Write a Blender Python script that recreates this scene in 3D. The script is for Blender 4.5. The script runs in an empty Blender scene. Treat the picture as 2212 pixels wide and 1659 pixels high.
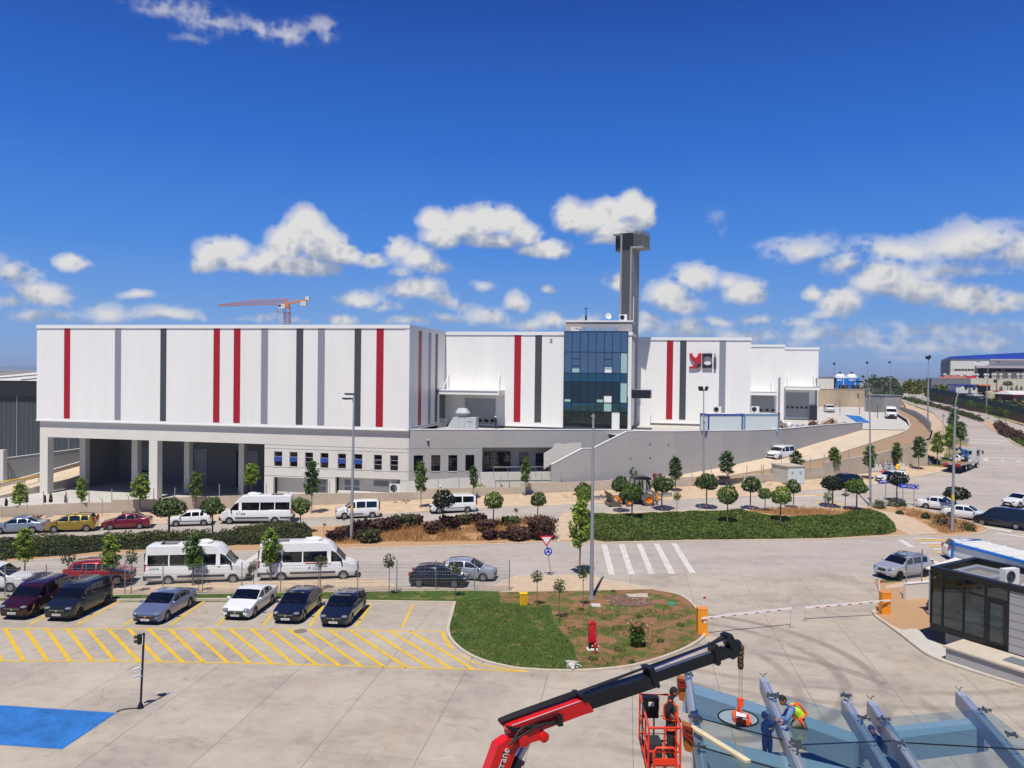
import bpy,bmesh,math,random
import numpy as np
from mathutils import Vector,Matrix
from mathutils.geometry import tessellate_polygon
S=bpy.context.scene
COL=S.collection
rad=math.radians
random.seed(7)
# camera
FPX,CX,CY=1728.0,1106.0,829.5
CAMZ,PITCH,ROLL=15.0,0.0122,0.0122
_f=Vector((0,math.cos(PITCH),-math.sin(PITCH)))
_r0=Vector((1,0,0));_u0=Vector((0,math.sin(PITCH),math.cos(PITCH)))
_r=math.cos(ROLL)*_r0+math.sin(ROLL)*_u0
_u=math.cos(ROLL)*_u0-math.sin(ROLL)*_r0
EYE=Vector((0,0,CAMZ))
cd=bpy.data.cameras.new('camera');cam=bpy.data.objects.new('camera',cd);COL.objects.link(cam)
mw=Matrix.Identity(4)
for i in range(3):
 mw[i][0]=_r[i];mw[i][1]=_u[i];mw[i][2]=-_f[i];mw[i][3]=EYE[i]
cam.matrix_world=mw
cd.sensor_width=36.0;cd.lens=36.0*FPX/2212.0
cd.clip_start=0.1;cd.clip_end=30000
S.camera=cam
def ray(px,py):
 return(_f+_r*((px-CX)/FPX)-_u*((py-CY)/FPX))
 # sun and sky
SUN_EL,SUN_AZ=rad(63),rad(194)
sd=Vector((math.sin(SUN_AZ)*math.cos(SUN_EL),math.cos(SUN_AZ)*math.cos(SUN_EL),math.sin(SUN_EL)))
sl=bpy.data.lights.new('sun','SUN');sl.energy=4.4;sl.angle=rad(0.53);sl.color=(1,.95,.87)
so=bpy.data.objects.new('sun',sl);COL.objects.link(so)
so.rotation_euler=sd.to_track_quat('Z','Y').to_euler();so.location=(-30,-60,120)
S.view_settings.view_transform='Standard';S.view_settings.look='None'
S.view_settings.gamma=1.0;S.view_settings.use_curve_mapping=False
S.view_settings.exposure=0.27
try:
 S.cycles.max_bounces=7;S.cycles.transparent_max_bounces=12;S.cycles.volume_bounces=0
 S.cycles.caustics_reflective=False;S.cycles.caustics_refractive=False
 S.cycles.sample_clamp_indirect=6.0
except Exception:pass
class NT:
 def __init__(s,tree):s.t=tree;s.N=tree.nodes;s.L=tree.links
 def put(s,sock,v):
  if v is None:return
  if hasattr(v,'is_output')or isinstance(v,bpy.types.NodeSocket):s.L.new(v,sock)
  elif isinstance(v,bpy.types.Node):s.L.new(v.outputs[0],sock)
  else:
   try:sock.default_value=v
   except Exception:
    sock.default_value=(*v,1.0)
 def n(s,typ,*ins,**kw):
  nd=s.N.new(typ)
  named=kw.pop('I',{})
  for k,v in kw.items():setattr(nd,k,v)
  for i,v in enumerate(ins):s.put(nd.inputs[i],v)
  for k,v in named.items():s.put(nd.inputs[k],v)
  return nd
 def m(s,op,a,b=None,c=None,clamp=False):
  return s.n('ShaderNodeMath',a,b,c,operation=op,use_clamp=clamp).outputs[0]
 def mix(s,f,a,b,bt='MIX'):
  nd=s.N.new('ShaderNodeMixRGB');nd.blend_type=bt
  s.put(nd.inputs[0],f);s.put(nd.inputs[1],a);s.put(nd.inputs[2],b);return nd.outputs[0]
 def ramp(s,f,*st):
  nd=s.N.new('ShaderNodeValToRGB');s.put(nd.inputs[0],f);e=nd.color_ramp.elements
  while len(e)<len(st):e.new(0.5)
  for k,(p,c)in enumerate(st):
   e[k].position=p;e[k].color=(*c,1)if not isinstance(c,(int,float))else(c,c,c,1)
  return nd.outputs[0]
 def noise(s,vec,scale,detail=3,rough=.55,dist=0):
  nd=s.N.new('ShaderNodeTexNoise');s.put(nd.inputs['Vector'],vec);nd.inputs['Scale'].default_value=scale
  nd.inputs['Detail'].default_value=detail;nd.inputs['Roughness'].default_value=rough
  nd.inputs['Distortion'].default_value=dist;return nd.outputs[0]
 def smooth(s,v,a,b):
  nd=s.N.new('ShaderNodeMapRange');nd.interpolation_type='SMOOTHSTEP'
  s.put(nd.inputs[0],v);nd.inputs[1].default_value=a;nd.inputs[2].default_value=b;return nd.outputs[0]
W=bpy.data.worlds.new('World');S.world=W;W.use_nodes=True
W.node_tree.nodes.clear()
def dirang(px,py):
 d=ray(px,py).normalized();return math.atan2(d.x,d.y),math.asin(d.z)
CLOUDS=[(655,500,50,48,1),(622,528,50,42,1),(700,530,50,44,1),(738,555,42,32,.9),(592,560,48,32,.95),(560,572,44,24,.9),(470,555,48,38,.95),(500,545,38,28,.9),(448,575,34,22,.8),(525,582,55,18,.8),(660,575,85,26,.9),(940,482,38,34,.9),(1000,490,52,42,1),(1050,480,48,42,1),(1102,475,42,36,.95),(1132,505,42,36,.95),(1190,535,50,28,.9),(1150,545,42,22,.85),(960,515,58,28,.9),(1065,522,75,24,.9),(860,540,40,34,.75),(900,560,52,36,.75),(942,580,46,24,.65),(800,565,42,24,.7),(862,590,30,16,.5),(1230,462,38,42,.95),(1266,472,42,40,1),(1310,457,38,38,1),(1356,440,36,38,1),(1388,465,38,40,1),(1330,495,64,32,.9),(1310,517,42,18,.7),(560,690,60,14,.4),(640,700,60,12,.4),(880,700,70,14,.5),(960,690,40,16,.5),(1000,660,30,16,.5),(1150,700,60,20,.55),(1260,690,50,20,.5),(1400,705,70,20,.5),(1500,715,80,18,.5),(1620,725,80,18,.5),(1750,725,90,22,.5),(1880,745,110,22,.45),(2020,750,110,24,.45),(2150,750,100,24,.45),(1700,760,120,14,.35),(1950,775,140,14,.3),(130,690,60,16,.4),(20,660,40,22,.5),(900,630,75,30,.8),(960,650,50,22,.6),(780,645,55,22,.7),(840,665,45,18,.45),(1050,685,70,28,.6),(1115,655,32,24,.8),(1048,618,28,14,.5),(95,645,62,30,.85),(35,600,50,44,.6),(155,565,34,22,.8),(300,640,34,14,.6),(245,680,50,28,.6),(360,685,80,22,.6),(70,695,50,20,.5),(745,690,40,18,.7),(1335,605,36,28,.7),(1440,640,55,34,.8),(1500,605,55,34,.8),(1465,660,60,24,.7),(1610,630,50,32,.9),(1570,610,34,20,.6),(1190,625,22,14,.6),(1200,690,55,26,.6),(1405,690,40,22,.6),(1485,700,45,26,.6),(1555,690,40,16,.6),(1735,545,85,40,.55),(1830,575,70,34,.5),(1950,540,130,34,.6),(2090,525,120,44,.65),(2200,545,80,50,.6),(2040,580,120,28,.5),(1920,610,78,40,.95),(1990,625,60,34,.9),(1900,590,40,30,.7),(2090,650,62,34,1),(2150,670,50,20,.8),(1815,655,48,34,.9),(1755,635,26,16,.7),(1790,680,50,14,.6),(2190,650,34,20,.6),(1635,690,60,16,.45),(1720,700,60,20,.45),(1580,720,60,20,.45),(1830,725,150,26,.42),(2000,715,120,30,.42),(2140,720,110,28,.42),(1700,745,90,16,.3),(1350,715,120,22,.4),(380,30,95,30,.34),(460,45,90,34,.34),(560,65,60,34,.36),(620,75,60,34,.38),(690,60,40,30,.36),(700,85,30,22,.3),(330,10,60,20,.25),(420,85,50,14,.2),(1548,470,20,32,.24),(1650,530,60,12,.2),(40,310,40,20,.12),(70,260,40,20,.12),(1560,500,16,20,.2)]
AZ0,AZ1,EL0,EL1=-.78,.78,-.02,.56
def cloud_image():
 0
 nx,ny=2340,870
 u=np.linspace(AZ0,AZ1,nx)[None,:].repeat(ny,0);v=np.linspace(EL0,EL1,ny)[:,None].repeat(nx,1)
 rng=np.random.RandomState(11)
 T=rng.rand(256,256)
 def vn(x,y):
  xi=np.floor(x).astype(int);yi=np.floor(y).astype(int);fx=x-xi;fy=y-yi
  fx=fx*fx*fx*(fx*(fx*6-15)+10);fy=fy*fy*fy*(fy*(fy*6-15)+10)
  g=lambda i,j:T[(yi+j)&255,(xi+i)&255]
  return(g(0,0)*(1-fx)+g(1,0)*fx)*(1-fy)+(g(0,1)*(1-fx)+g(1,1)*fx)*fy
 def fbm(x,y,o,gain=.55,bil=False):
  a,s,tot=1.0,0.0,0.0
  for k in range(o):
   c,sn=math.cos(k*1.7),math.sin(k*1.7)
   n=vn((x*c-y*sn)*2**k+k*17.3,(x*sn+y*c)*2**k+k*9.1)
   if bil:n=1-np.abs(2*n-1)
   s+=a*n;tot+=a;a*=gain
  return s/tot
 wu=fbm(u*15,v*15,5)-.5;wv=fbm(u*15+50,v*15+31,5)-.5
 pu=u+wu*.022;pv=v+wv*.020
 acc=np.zeros_like(u)
 for(px,py,a,b,w)in CLOUDS:
  u0,v0=dirang(px,py)
  dy=(pv-v0)*FPX/b/1.28;dy=np.where(dy<0,dy*1.35,dy)
  k=np.clip(1-np.sqrt(((pu-u0)*FPX/a/1.28)**2+dy**2),0,1)*w
  h=np.clip(.5+.5*(k-acc)/.14,0,1);acc=np.where(k>0,acc*(1-h)+k*h+.14*h*(1-h),acc)
 n3=fbm(u*150,v*170,4,.6);n4=fbm(u*80,v*95,5,.55,True);n1=fbm(u*34,v*40,6,.52,True);n2=fbm(u*30+7,v*44,6,.6)
 amp=np.clip(acc/.2,0,1)
 D=acc*1.35+amp*((n1-.52)*.62+(n2-.5)*.42)+amp*(n3-.5)*.36
 cov=np.clip((D+.30*amp*(n4-.55)-.10)/.46,0,1);cov=cov*cov*(3-2*cov)
 weak=np.clip(acc/.50,0,1);cov*=.12+.88*weak**1.4
 def shift(A,dy,dx=0):return np.roll(np.roll(A,-dy,0),-dx,1)
 def blur(A,r):
  for ax in(0,1):
   c=np.cumsum(np.concatenate([np.repeat(np.take(A,[0],ax),r+1,ax),A,np.repeat(np.take(A,[-1],ax),r,ax)],ax),ax)
   n=A.shape[ax]
   A=(np.take(c,range(2*r+1,2*r+1+n),ax)-np.take(c,range(0,n),ax))/(2*r+1)
  return A
 Db=blur(np.clip(D,0,1),9);Dc=blur(Db,14)
 Dd=blur(Dc,22)
 lit=.40+.22*(D-shift(D,4,-2))+.34*(Db-shift(Db,14,-5))+.36*(Dc-shift(Dc,34,-8))+.42*(Dd-shift(Dd,60,-10))+.75*(n1-.55)+.85*(n4-.55)+.35*(n3-.5)
 lit=np.clip(blur(lit,2),0,1)
 cov*=np.clip((v-.0)/.05,0,1)*.35+.65
 px=np.zeros((ny,nx,4),np.float32);px[...,0]=cov;px[...,1]=lit;px[...,3]=1
 im=bpy.data.images.new('cloud_cover',nx,ny,float_buffer=True);im.colorspace_settings.name='Non-Color'
 im.pixels.foreach_set(px.ravel());im.update();im.pack()
 return im
def build_world():
 t=NT(W.node_tree)
 sky=t.n('ShaderNodeTexSky',sky_type='NISHITA',sun_disc=False,sun_elevation=SUN_EL,sun_rotation=SUN_AZ,altitude=300,air_density=1.0,dust_density=.3,ozone_density=2.2)
 tc=t.n('ShaderNodeTexCoord');dv=t.n('ShaderNodeVectorMath',tc.outputs['Generated'],operation='NORMALIZE').outputs[0]
 sx=t.n('ShaderNodeSeparateXYZ',dv)
 az=t.m('ARCTAN2',sx.outputs[0],sx.outputs[1]);el=t.m('ARCSINE',sx.outputs[2])
 uv=t.n('ShaderNodeCombineXYZ',t.m('DIVIDE',t.m('SUBTRACT',az,AZ0),AZ1-AZ0),t.m('DIVIDE',t.m('SUBTRACT',el,EL0),EL1-EL0),0.0).outputs[0]
 tex=t.n('ShaderNodeTexImage',I={'Vector':uv},image=cloud_image(),extension='CLIP',interpolation='Cubic')
 sc=t.n('ShaderNodeSeparateColor',tex.outputs[0])
 ccol=t.ramp(sc.outputs[1],(.05,(.34,.40,.53)),(.35,(.47,.51,.60)),(.58,(.66,.67,.70)),(.9,(.90,.88,.84)))
 ccol=t.n('ShaderNodeVectorMath',ccol,(8.6,8.6,8.6),operation='MULTIPLY').outputs[0]
 e=t.m('DIVIDE',el,.6,clamp=True)
 grad=t.ramp(e,(0,(.27,.44,.72)),(.10,(.165,.37,.78)),(.25,(.062,.255,.76)),(.45,(.022,.155,.64)),(.78,(.005,.052,.34)),(1,(.004,.042,.29)))
 grad=t.n('ShaderNodeVectorMath',grad,(9.4,9.4,9.4),operation='MULTIPLY').outputs[0]
 blue=t.mix(.96,sky.outputs[0],grad)
 col=t.mix(t.m('MULTIPLY',sc.outputs[0],.96),blue,ccol)
 bg=t.n('ShaderNodeBackground',I={'Color':col,'Strength':.085})
 out=t.n('ShaderNodeOutputWorld');t.L.new(bg.outputs[0],out.inputs[0])
 W.cycles.sampling_method='MANUAL';W.cycles.sample_map_resolution=512
build_world()
# terrain
def interp(x,pts):
 if x<=pts[0][0]:return pts[0][1]
 for(a,va),(b,vb)in zip(pts,pts[1:]):
  if x<=b:return va+(vb-va)*(x-a)/(b-a)
 return pts[-1][1]
def sstep(a,b,x):
 t=min(1,max(0,(x-a)/(b-a)));return t*t*(3-2*t)
YN=[(-60,60),(-39,62.5),(-15,68),(8,72),(24,75),(36,77),(60,80)]
YW=[(-60,78),(-50,80),(-24,89.5),(-3,93.6),(9,94),(27,98),(39,102.4),(49,108),(57,113.6)]
GW=[(-20,0),(-12,.3),(-3,.7),(9,1.3),(27,1.8),(39,2.2),(49,2.6),(57,3.0)]
FR=[(78,0),(90,.6),(100,1.5),(112,2.6),(150,4.4),(200,6.2),(230,6.9),(350,8.4),(600,8.4),(1200,0),(30000,-12)]
def zt(x,y):
 w=sstep(25,55,x)
 a=interp(x,GW)*sstep(interp(x,YN),interp(x,YW),y)if w<1 else 0
 f=interp(y,FR)if w>0 else 0
 z=(1-w)*a+w*f
 if y>130 and x<45:z=min(z,2.0)
 return z
def G(px,py,z=None):
 d=ray(px,py)
 if z is not None:
  k=(z-CAMZ)/d.z;return EYE+d*k
 lo,hi=8.0,None;y=8.0
 while y<6000:
  p=EYE+d*(y/d.y)
  if p.z<zt(p.x,p.y):hi=y;break
  lo=y;y*=1.02
 if hi is None:hi=6000
 for _ in range(30):
  m=(lo+hi)/2;p=EYE+d*(m/d.y)
  if p.z<zt(p.x,p.y):hi=m
  else:lo=m
 return EYE+d*(hi/d.y)
def at(px,py,Y):
 d=ray(px,py);return EYE+d*(Y/d.y)
_ZO={1:(0,675.05,.26857),2:(540.05,675.05,.26857),3:(1080.1,675.05,.26857),4:(1618.0,675.05,.26857),5:(0,1053.1,.26857),6:(540.05,1053.1,.26857),7:(1080.1,1053.1,.26857),8:(1618.0,1053.1,.26857),'A':(972.1,1323.1,.26857),'B':(1350.1,1431.1,.19531),'C':(1620.1,1431.1,.26758),'D':(1944.2,1107.1,.21158),'E':(0,1323.1,.26857),'F':(1161.1,459.0,.29297),'L':(1431.1,702.1,.08545),'H':(1728.1,702.1,.21875)}
def z(k,x,y):
 o=_ZO[k];return(o[0]+x*o[2],o[1]+y*o[2])
 # helpers
def lin(c):
 if isinstance(c,str):c=tuple(int(c[i:i+2],16)for i in(0,2,4))
 return tuple(((v/255)/12.92 if v/255<=.04045 else((v/255+.055)/1.055)**2.4)for v in c)
_MC={}
def mat(name,col=(128,128,128),rough=.6,metal=0.0,var=0.0,scale=1.0,bump=0.0,bscale=None,spec=.5,coat=0.0,emit=0,alpha=1,island=0.0,trans=0.0,ior=None,stretch=None):
 if name in _MC:return _MC[name]
 m=bpy.data.materials.new(name);m.use_nodes=True;m.node_tree.nodes.clear();t=NT(m.node_tree)
 c=lin(col)if(isinstance(col,str)or max(col)>1.01)else tuple(col)
 b=t.n('ShaderNodeBsdfPrincipled')
 csock=c
 geo=t.n('ShaderNodeNewGeometry')
 vec=geo.outputs['Position']
 if stretch:vec=t.n('ShaderNodeVectorMath',vec,stretch,operation='MULTIPLY').outputs[0]
 if var:
  n1=t.noise(vec,.9*scale,5,.62);n2=t.noise(vec,7*scale,3,.6)
  f=t.m('ADD',t.m('MULTIPLY',n1,.65),t.m('MULTIPLY',n2,.35))
  lo=tuple(max(0,v*(1-var))for v in c);hi=tuple(min(1,v*(1+var*.75))for v in c)
  csock=t.ramp(f,(.33,lo),(.67,hi))
 if island:
  r=geo.outputs['Random Per Island']
  lo=tuple(v*(1-island)for v in c);hi=tuple(min(1,v*(1+island))for v in c)
  ic=t.ramp(r,(0,lo),(1,hi))
  csock=t.mix(.5,csock,ic)if var else ic
 t.put(b.inputs['Base Color'],csock if not isinstance(csock,tuple)else(*csock,1))
 b.inputs['Roughness'].default_value=rough;b.inputs['Metallic'].default_value=metal
 b.inputs['Specular IOR Level'].default_value=spec;b.inputs['Coat Weight'].default_value=coat;b.inputs['Coat Roughness'].default_value=.04
 if ior:b.inputs['IOR'].default_value=ior
 if trans:b.inputs['Transmission Weight'].default_value=trans
 if alpha<1:b.inputs['Alpha'].default_value=alpha
 if emit:
  b.inputs['Emission Color'].default_value=(*c,1);b.inputs['Emission Strength'].default_value=emit
 if bump:
  nb=t.noise(vec,(bscale or 12),4,.6)
  bp=t.n('ShaderNodeBump',I={'Strength':bump,'Distance':.05,'Height':nb});t.L.new(bp.outputs[0],b.inputs['Normal'])
 o=t.n('ShaderNodeOutputMaterial');t.L.new(b.outputs[0],o.inputs[0])
 _MC[name]=m;return m
def leafmat(name,col,col2,tr=.35):
 if name in _MC:return _MC[name]
 m=bpy.data.materials.new(name);m.use_nodes=True;m.node_tree.nodes.clear();t=NT(m.node_tree)
 geo=t.n('ShaderNodeNewGeometry');r=geo.outputs['Random Per Island']
 a,b2=lin(col),lin(col2)
 n=t.noise(geo.outputs['Position'],1.4,2)
 f=t.m('ADD',t.m('MULTIPLY',r,.65),t.m('MULTIPLY',t.m('SUBTRACT',n,.3),.7))
 c=t.ramp(f,(.1,a),(.85,b2))
 d=t.n('ShaderNodeBsdfPrincipled',I={'Base Color':c,'Roughness':.55,'Specular IOR Level':.35})
 tl=t.n('ShaderNodeBsdfTranslucent',I={'Color':c})
 mx=t.n('ShaderNodeMixShader',tr,d.outputs[0],tl.outputs[0])
 o=t.n('ShaderNodeOutputMaterial');t.L.new(mx.outputs[0],o.inputs[0])
 _MC[name]=m;return m
class MB:
 def __init__(s):s.v=[];s.f=[];s.m=[];s.cur=0
 def add(s,vs,fs):
  o=len(s.v);s.v+=[tuple(p)for p in vs]
  for f in fs:s.f.append([i+o for i in f]);s.m.append(s.cur)
  return s
 def quad(s,*p):return s.add(p,[list(range(len(p)))])
 def hexa(s,p):
  return s.add(p,[(3,2,1,0),(4,5,6,7),(0,1,5,4),(1,2,6,5),(2,3,7,6),(3,0,4,7)])
 def box(s,c,d,rz=0,M=None):
  x,y,h=d[0]/2,d[1]/2,d[2]/2
  ps=[(-x,-y,-h),(x,-y,-h),(x,y,-h),(-x,y,-h),(-x,-y,h),(x,-y,h),(x,y,h),(-x,y,h)]
  if M is None:M=Matrix.Rotation(rz,3,'Z')
  return s.hexa([Vector(c)+M@Vector(p)for p in ps])
 def bar(s,a,b,w,h,up=(0,0,1)):
  a,b=Vector(a),Vector(b);d=(b-a);L=d.length;d=d/L;up=Vector(up)
  sd_=d.cross(up)
  if sd_.length<1e-4:sd_=d.cross(Vector((0,1,0)))
  sd_.normalize();u=sd_.cross(d)
  o=[(-w/2,-h/2),(w/2,-h/2),(w/2,h/2),(-w/2,h/2)]
  return s.hexa([a+sd_*i+u*j for i,j in o]+[b+sd_*i+u*j for i,j in o])
 def cyl(s,a,b,r0,r1=None,n=8,cap=True):
  a,b=Vector(a),Vector(b);r1=r0 if r1 is None else r1
  d=(b-a).normalized();t=Vector((1,0,0))if abs(d.x)<.8 else Vector((0,1,0))
  u=d.cross(t).normalized();w=d.cross(u)
  ps=[]
  for c,r in((a,r0),(b,r1)):
   for i in range(n):
    q=2*math.pi*i/n;ps.append(c+(u*math.cos(q)+w*math.sin(q))*r)
  fs=[(i,(i+1)%n,n+(i+1)%n,n+i)for i in range(n)]
  if cap:fs+=[tuple(range(n-1,-1,-1)),tuple(range(n,2*n))]
  return s.add(ps,fs)
 def tube(s,pts,r,n=6):
  rs=r if isinstance(r,(list,tuple))else[r]*len(pts)
  pts=[Vector(p)for p in pts];ps=[];m=len(pts);pu=None
  for i,p in enumerate(pts):
   d=(pts[min(i+1,m-1)]-pts[max(i-1,0)]).normalized()
   t=pu if pu is not None else(Vector((1,0,0))if abs(d.x)<.8 else Vector((0,1,0)))
   u=(t-d*t.dot(d))
   if u.length<1e-4:u=d.cross(Vector((.3,.5,.8)))
   u.normalize();pu=u;w=d.cross(u)
   for k in range(n):
    q=2*math.pi*k/n;ps.append(p+(u*math.cos(q)+w*math.sin(q))*rs[i])
  fs=[]
  for i in range(m-1):
   for k in range(n):
    fs.append((i*n+k,i*n+(k+1)%n,(i+1)*n+(k+1)%n,(i+1)*n+k))
  fs+=[tuple(range(n-1,-1,-1)),tuple(range((m-1)*n,m*n))]
  return s.add(ps,fs)
 def extr(s,poly,vec):
  poly=[Vector(p)for p in poly];vec=Vector(vec);n=len(poly)
  fs=[tuple(range(n-1,-1,-1)),tuple(range(n,2*n))]+[(i,(i+1)%n,n+(i+1)%n,n+i)for i in range(n)]
  return s.add(poly+[p+vec for p in poly],fs)
 def lathe(s,prof,n=16,c=(0,0,0),M=None):
  ps=[];c=Vector(c);m=len(prof)
  for r,h in prof:
   for k in range(n):
    q=2*math.pi*k/n;p=Vector((r*math.cos(q),r*math.sin(q),h))
    ps.append(c+(M@p if M is not None else p))
  fs=[]
  for i in range(m-1):
   for k in range(n):fs.append((i*n+k,i*n+(k+1)%n,(i+1)*n+(k+1)%n,(i+1)*n+k))
  fs+=[tuple(range(n-1,-1,-1)),tuple(range((m-1)*n,m*n))]
  return s.add(ps,fs)
 def ball(s,c,r,n=10,m=7):
  if not isinstance(r,(tuple,list)):r=(r,r,r)
  ps=[];c=Vector(c)
  for i in range(m+1):
   a=math.pi*i/m
   for k in range(n):
    q=2*math.pi*k/n
    ps.append(c+Vector((r[0]*math.sin(a)*math.cos(q),r[1]*math.sin(a)*math.sin(q),-r[2]*math.cos(a))))
  fs=[]
  for i in range(m):
   for k in range(n):fs.append((i*n+k,i*n+(k+1)%n,(i+1)*n+(k+1)%n,(i+1)*n+k))
  return s.add(ps,fs)
 def build(s,name,mats,parent=None,smooth=None,label=None,local=False):
  me=bpy.data.meshes.new(name)
  off=Vector((0,0,0))if(parent is None or local)else WL(parent)
  me.from_pydata([(p[0]-off.x,p[1]-off.y,p[2]-off.z)for p in s.v],[],s.f)
  for m in(mats if isinstance(mats,(list,tuple))else[mats]):me.materials.append(m)
  if isinstance(mats,(list,tuple))and len(mats)>1:me.polygons.foreach_set('material_index',s.m)
  me.update()
  bm=bmesh.new();bm.from_mesh(me);bmesh.ops.recalc_face_normals(bm,faces=bm.faces);bm.to_mesh(me);bm.free()
  if smooth is not None:
   me.polygons.foreach_set('use_smooth',[True]*len(me.polygons))
   if smooth<180:me.set_sharp_from_angle(angle=rad(smooth))
  o=bpy.data.objects.new(name,me);COL.objects.link(o)
  if parent is not None:o.parent=parent;PAR.setdefault(parent.name,[]).append(o)
  if label:o['label']=label
  return o
PAR={}
def WL(o):
 v=Vector((0,0,0))
 while o is not None:v+=o.location;o=o.parent
 return v
def tag(o,label=None,cat=None,group=None,kind=None):
 for k,v in(('label',label),('category',cat),('group',group),('kind',kind)):
  if v:o[k]=v
 return o
def thing(name,label,cat,loc=(0,0,0),rz=0,group=None):
 o=bpy.data.objects.new(name,None);COL.objects.link(o);o.location=loc;o.rotation_euler=(0,0,rz)
 o.empty_display_size=.3
 return tag(o,label,cat,group)
def copy_tree(o,parent=None):
 c=o.copy();COL.objects.link(c);c.parent=parent
 if parent is not None:PAR.setdefault(parent.name,[]).append(c)
 for ch in list(PAR.get(o.name,[])):copy_tree(ch,c)
 return c
def dup(o,loc,rz=0,label=None,group=None,scale=None):
 c=copy_tree(o);c.location=loc;c.rotation_euler=(0,0,rz)
 if label:c['label']=label
 if group:c['group']=group
 if scale is not None:c.scale=(scale,)*3 if isinstance(scale,(int,float))else scale
 return c
class Plane:
 def __init__(s,o,d):
  s.o=Vector((o[0],o[1],0));s.d=Vector((d[0],d[1],0)).normalized()
  s.n=Vector((s.d.y,-s.d.x,0))
  if s.n.y>0:s.n=-s.n
 def hit(s,px,py,out=0):
  r=ray(px,py);o=s.o+s.n*out
  k=(o-EYE).dot(s.n)/r.dot(s.n);p=EYE+r*k
  return(p-o).dot(s.d),p.z
 def P(s,a,h,out=0):
  p=s.o+s.d*a+s.n*out;return Vector((p.x,p.y,h))
 def box(s,mb,a0,a1,h0,h1,d0,d1):
  P=s.P
  return mb.hexa([P(a0,h0,d0),P(a1,h0,d0),P(a1,h0,d1),P(a0,h0,d1),P(a0,h1,d0),P(a1,h1,d0),P(a1,h1,d1),P(a0,h1,d1)])
 def shape(s,mb,poly,d0,d1):
  return mb.extr([s.P(a,h,d0)for a,h in poly],s.n*(d1-d0))
GX=[-30000,-8000,-2500,-900,-400,-220]+[-150+10*k for k in range(7)]+[-80+2.5*k for k in range(72)]+[100+10*k for k in range(1,16)]+[300,400,600,900,2500,8000,30000]
GY=[-200,-50,0]+[10+2.5*k for k in range(50)]+[135+10*k for k in range(24)]+[400,450,500,600,800,1200,2000,4000,9000,30000]
def sheet(name,pts,m,off=.004,kind='structure',zf=None,curved=True,build=True):
 0
 zf=zf or zt
 pp=[]
 for p in pts:
  if not pp or(Vector(p[:2])-Vector(pp[-1])).length>.04:pp.append((p[0],p[1]))
 if(Vector(pp[0])-Vector(pp[-1])).length<.04:pp.pop()
 bm=bmesh.new();vs=[bm.verts.new((p[0],p[1],0))for p in pp]
 for tr in tessellate_polygon([[Vector((p[0],p[1],0))for p in pp]]):
  try:bm.faces.new([vs[i]for i in tr])
  except ValueError:pass
 if curved:
  xs=[p[0]for p in pts];ys=[p[1]for p in pts]
  for x in[g for g in GX if min(xs)<g<max(xs)]:
   bmesh.ops.bisect_plane(bm,geom=bm.verts[:]+bm.edges[:]+bm.faces[:],plane_co=(x,0,0),plane_no=(1,0,0))
  for y in[g for g in GY if min(ys)<g<max(ys)]:
   bmesh.ops.bisect_plane(bm,geom=bm.verts[:]+bm.edges[:]+bm.faces[:],plane_co=(0,y,0),plane_no=(0,1,0))
 for v in bm.verts:v.co.z=zf(v.co.x,v.co.y)+off
 bmesh.ops.recalc_face_normals(bm,faces=bm.faces)
 if bm.faces and sum(fc.normal.z for fc in bm.faces)<0:bmesh.ops.reverse_faces(bm,faces=bm.faces)
 me=bpy.data.meshes.new(name);bm.to_mesh(me);bm.free();me.materials.append(m)
 o=bpy.data.objects.new(name,me);COL.objects.link(o)
 if kind:o['kind']=kind
 return o
def GP(*pp):return[G(*p)[:2]for p in pp]
def Gz(k,*pp):return[G(*z(k,*p))[:2]for p in pp]
def strip(mb,path,wl,wr,h,zf=None,z0=-.05):
 zf=zf or zt;n=len(path);L=[];Rr=[]
 for i in range(n):
  a=Vector(path[max(i-1,0)]).to_2d()if not isinstance(path[0],tuple)else Vector(path[max(i-1,0)][:2])
  b=Vector(path[min(i+1,n-1)][:2]);p=Vector(path[i][:2])
  d=(b-a).normalized();nn=Vector((-d.y,d.x));L.append(p+nn*wl);Rr.append(p-nn*wr)
 for i in range(n-1):
  q=[]
  for dz in(z0,h):
   for P in(L[i],L[i+1],Rr[i+1],Rr[i]):
    q.append((P.x,P.y,zf(P.x,P.y)+dz))
  mb.hexa(q)
 return mb
def dense(path,step=2.0):
 out=[tuple(path[0][:2])]
 for a,b in zip(path,path[1:]):
  a=Vector(a[:2]);b=Vector(b[:2]);n=max(1,int((b-a).length/step))
  for k in range(1,n+1):p=a+(b-a)*k/n;out.append((p.x,p.y))
 return out
def smoothpath(path,n=6):
 P=[Vector(p[:2])for p in path];out=[]
 for i in range(len(P)-1):
  p0=P[max(i-1,0)];p1=P[i];p2=P[i+1];p3=P[min(i+2,len(P)-1)]
  for k in range(n):
   t=k/n
   q=.5*((2*p1)+(p2-p0)*t+(2*p0-5*p1+4*p2-p3)*t*t+(3*p1-p0-3*p2+p3)*t**3);out.append((q.x,q.y))
 out.append(tuple(P[-1]));return out
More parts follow.
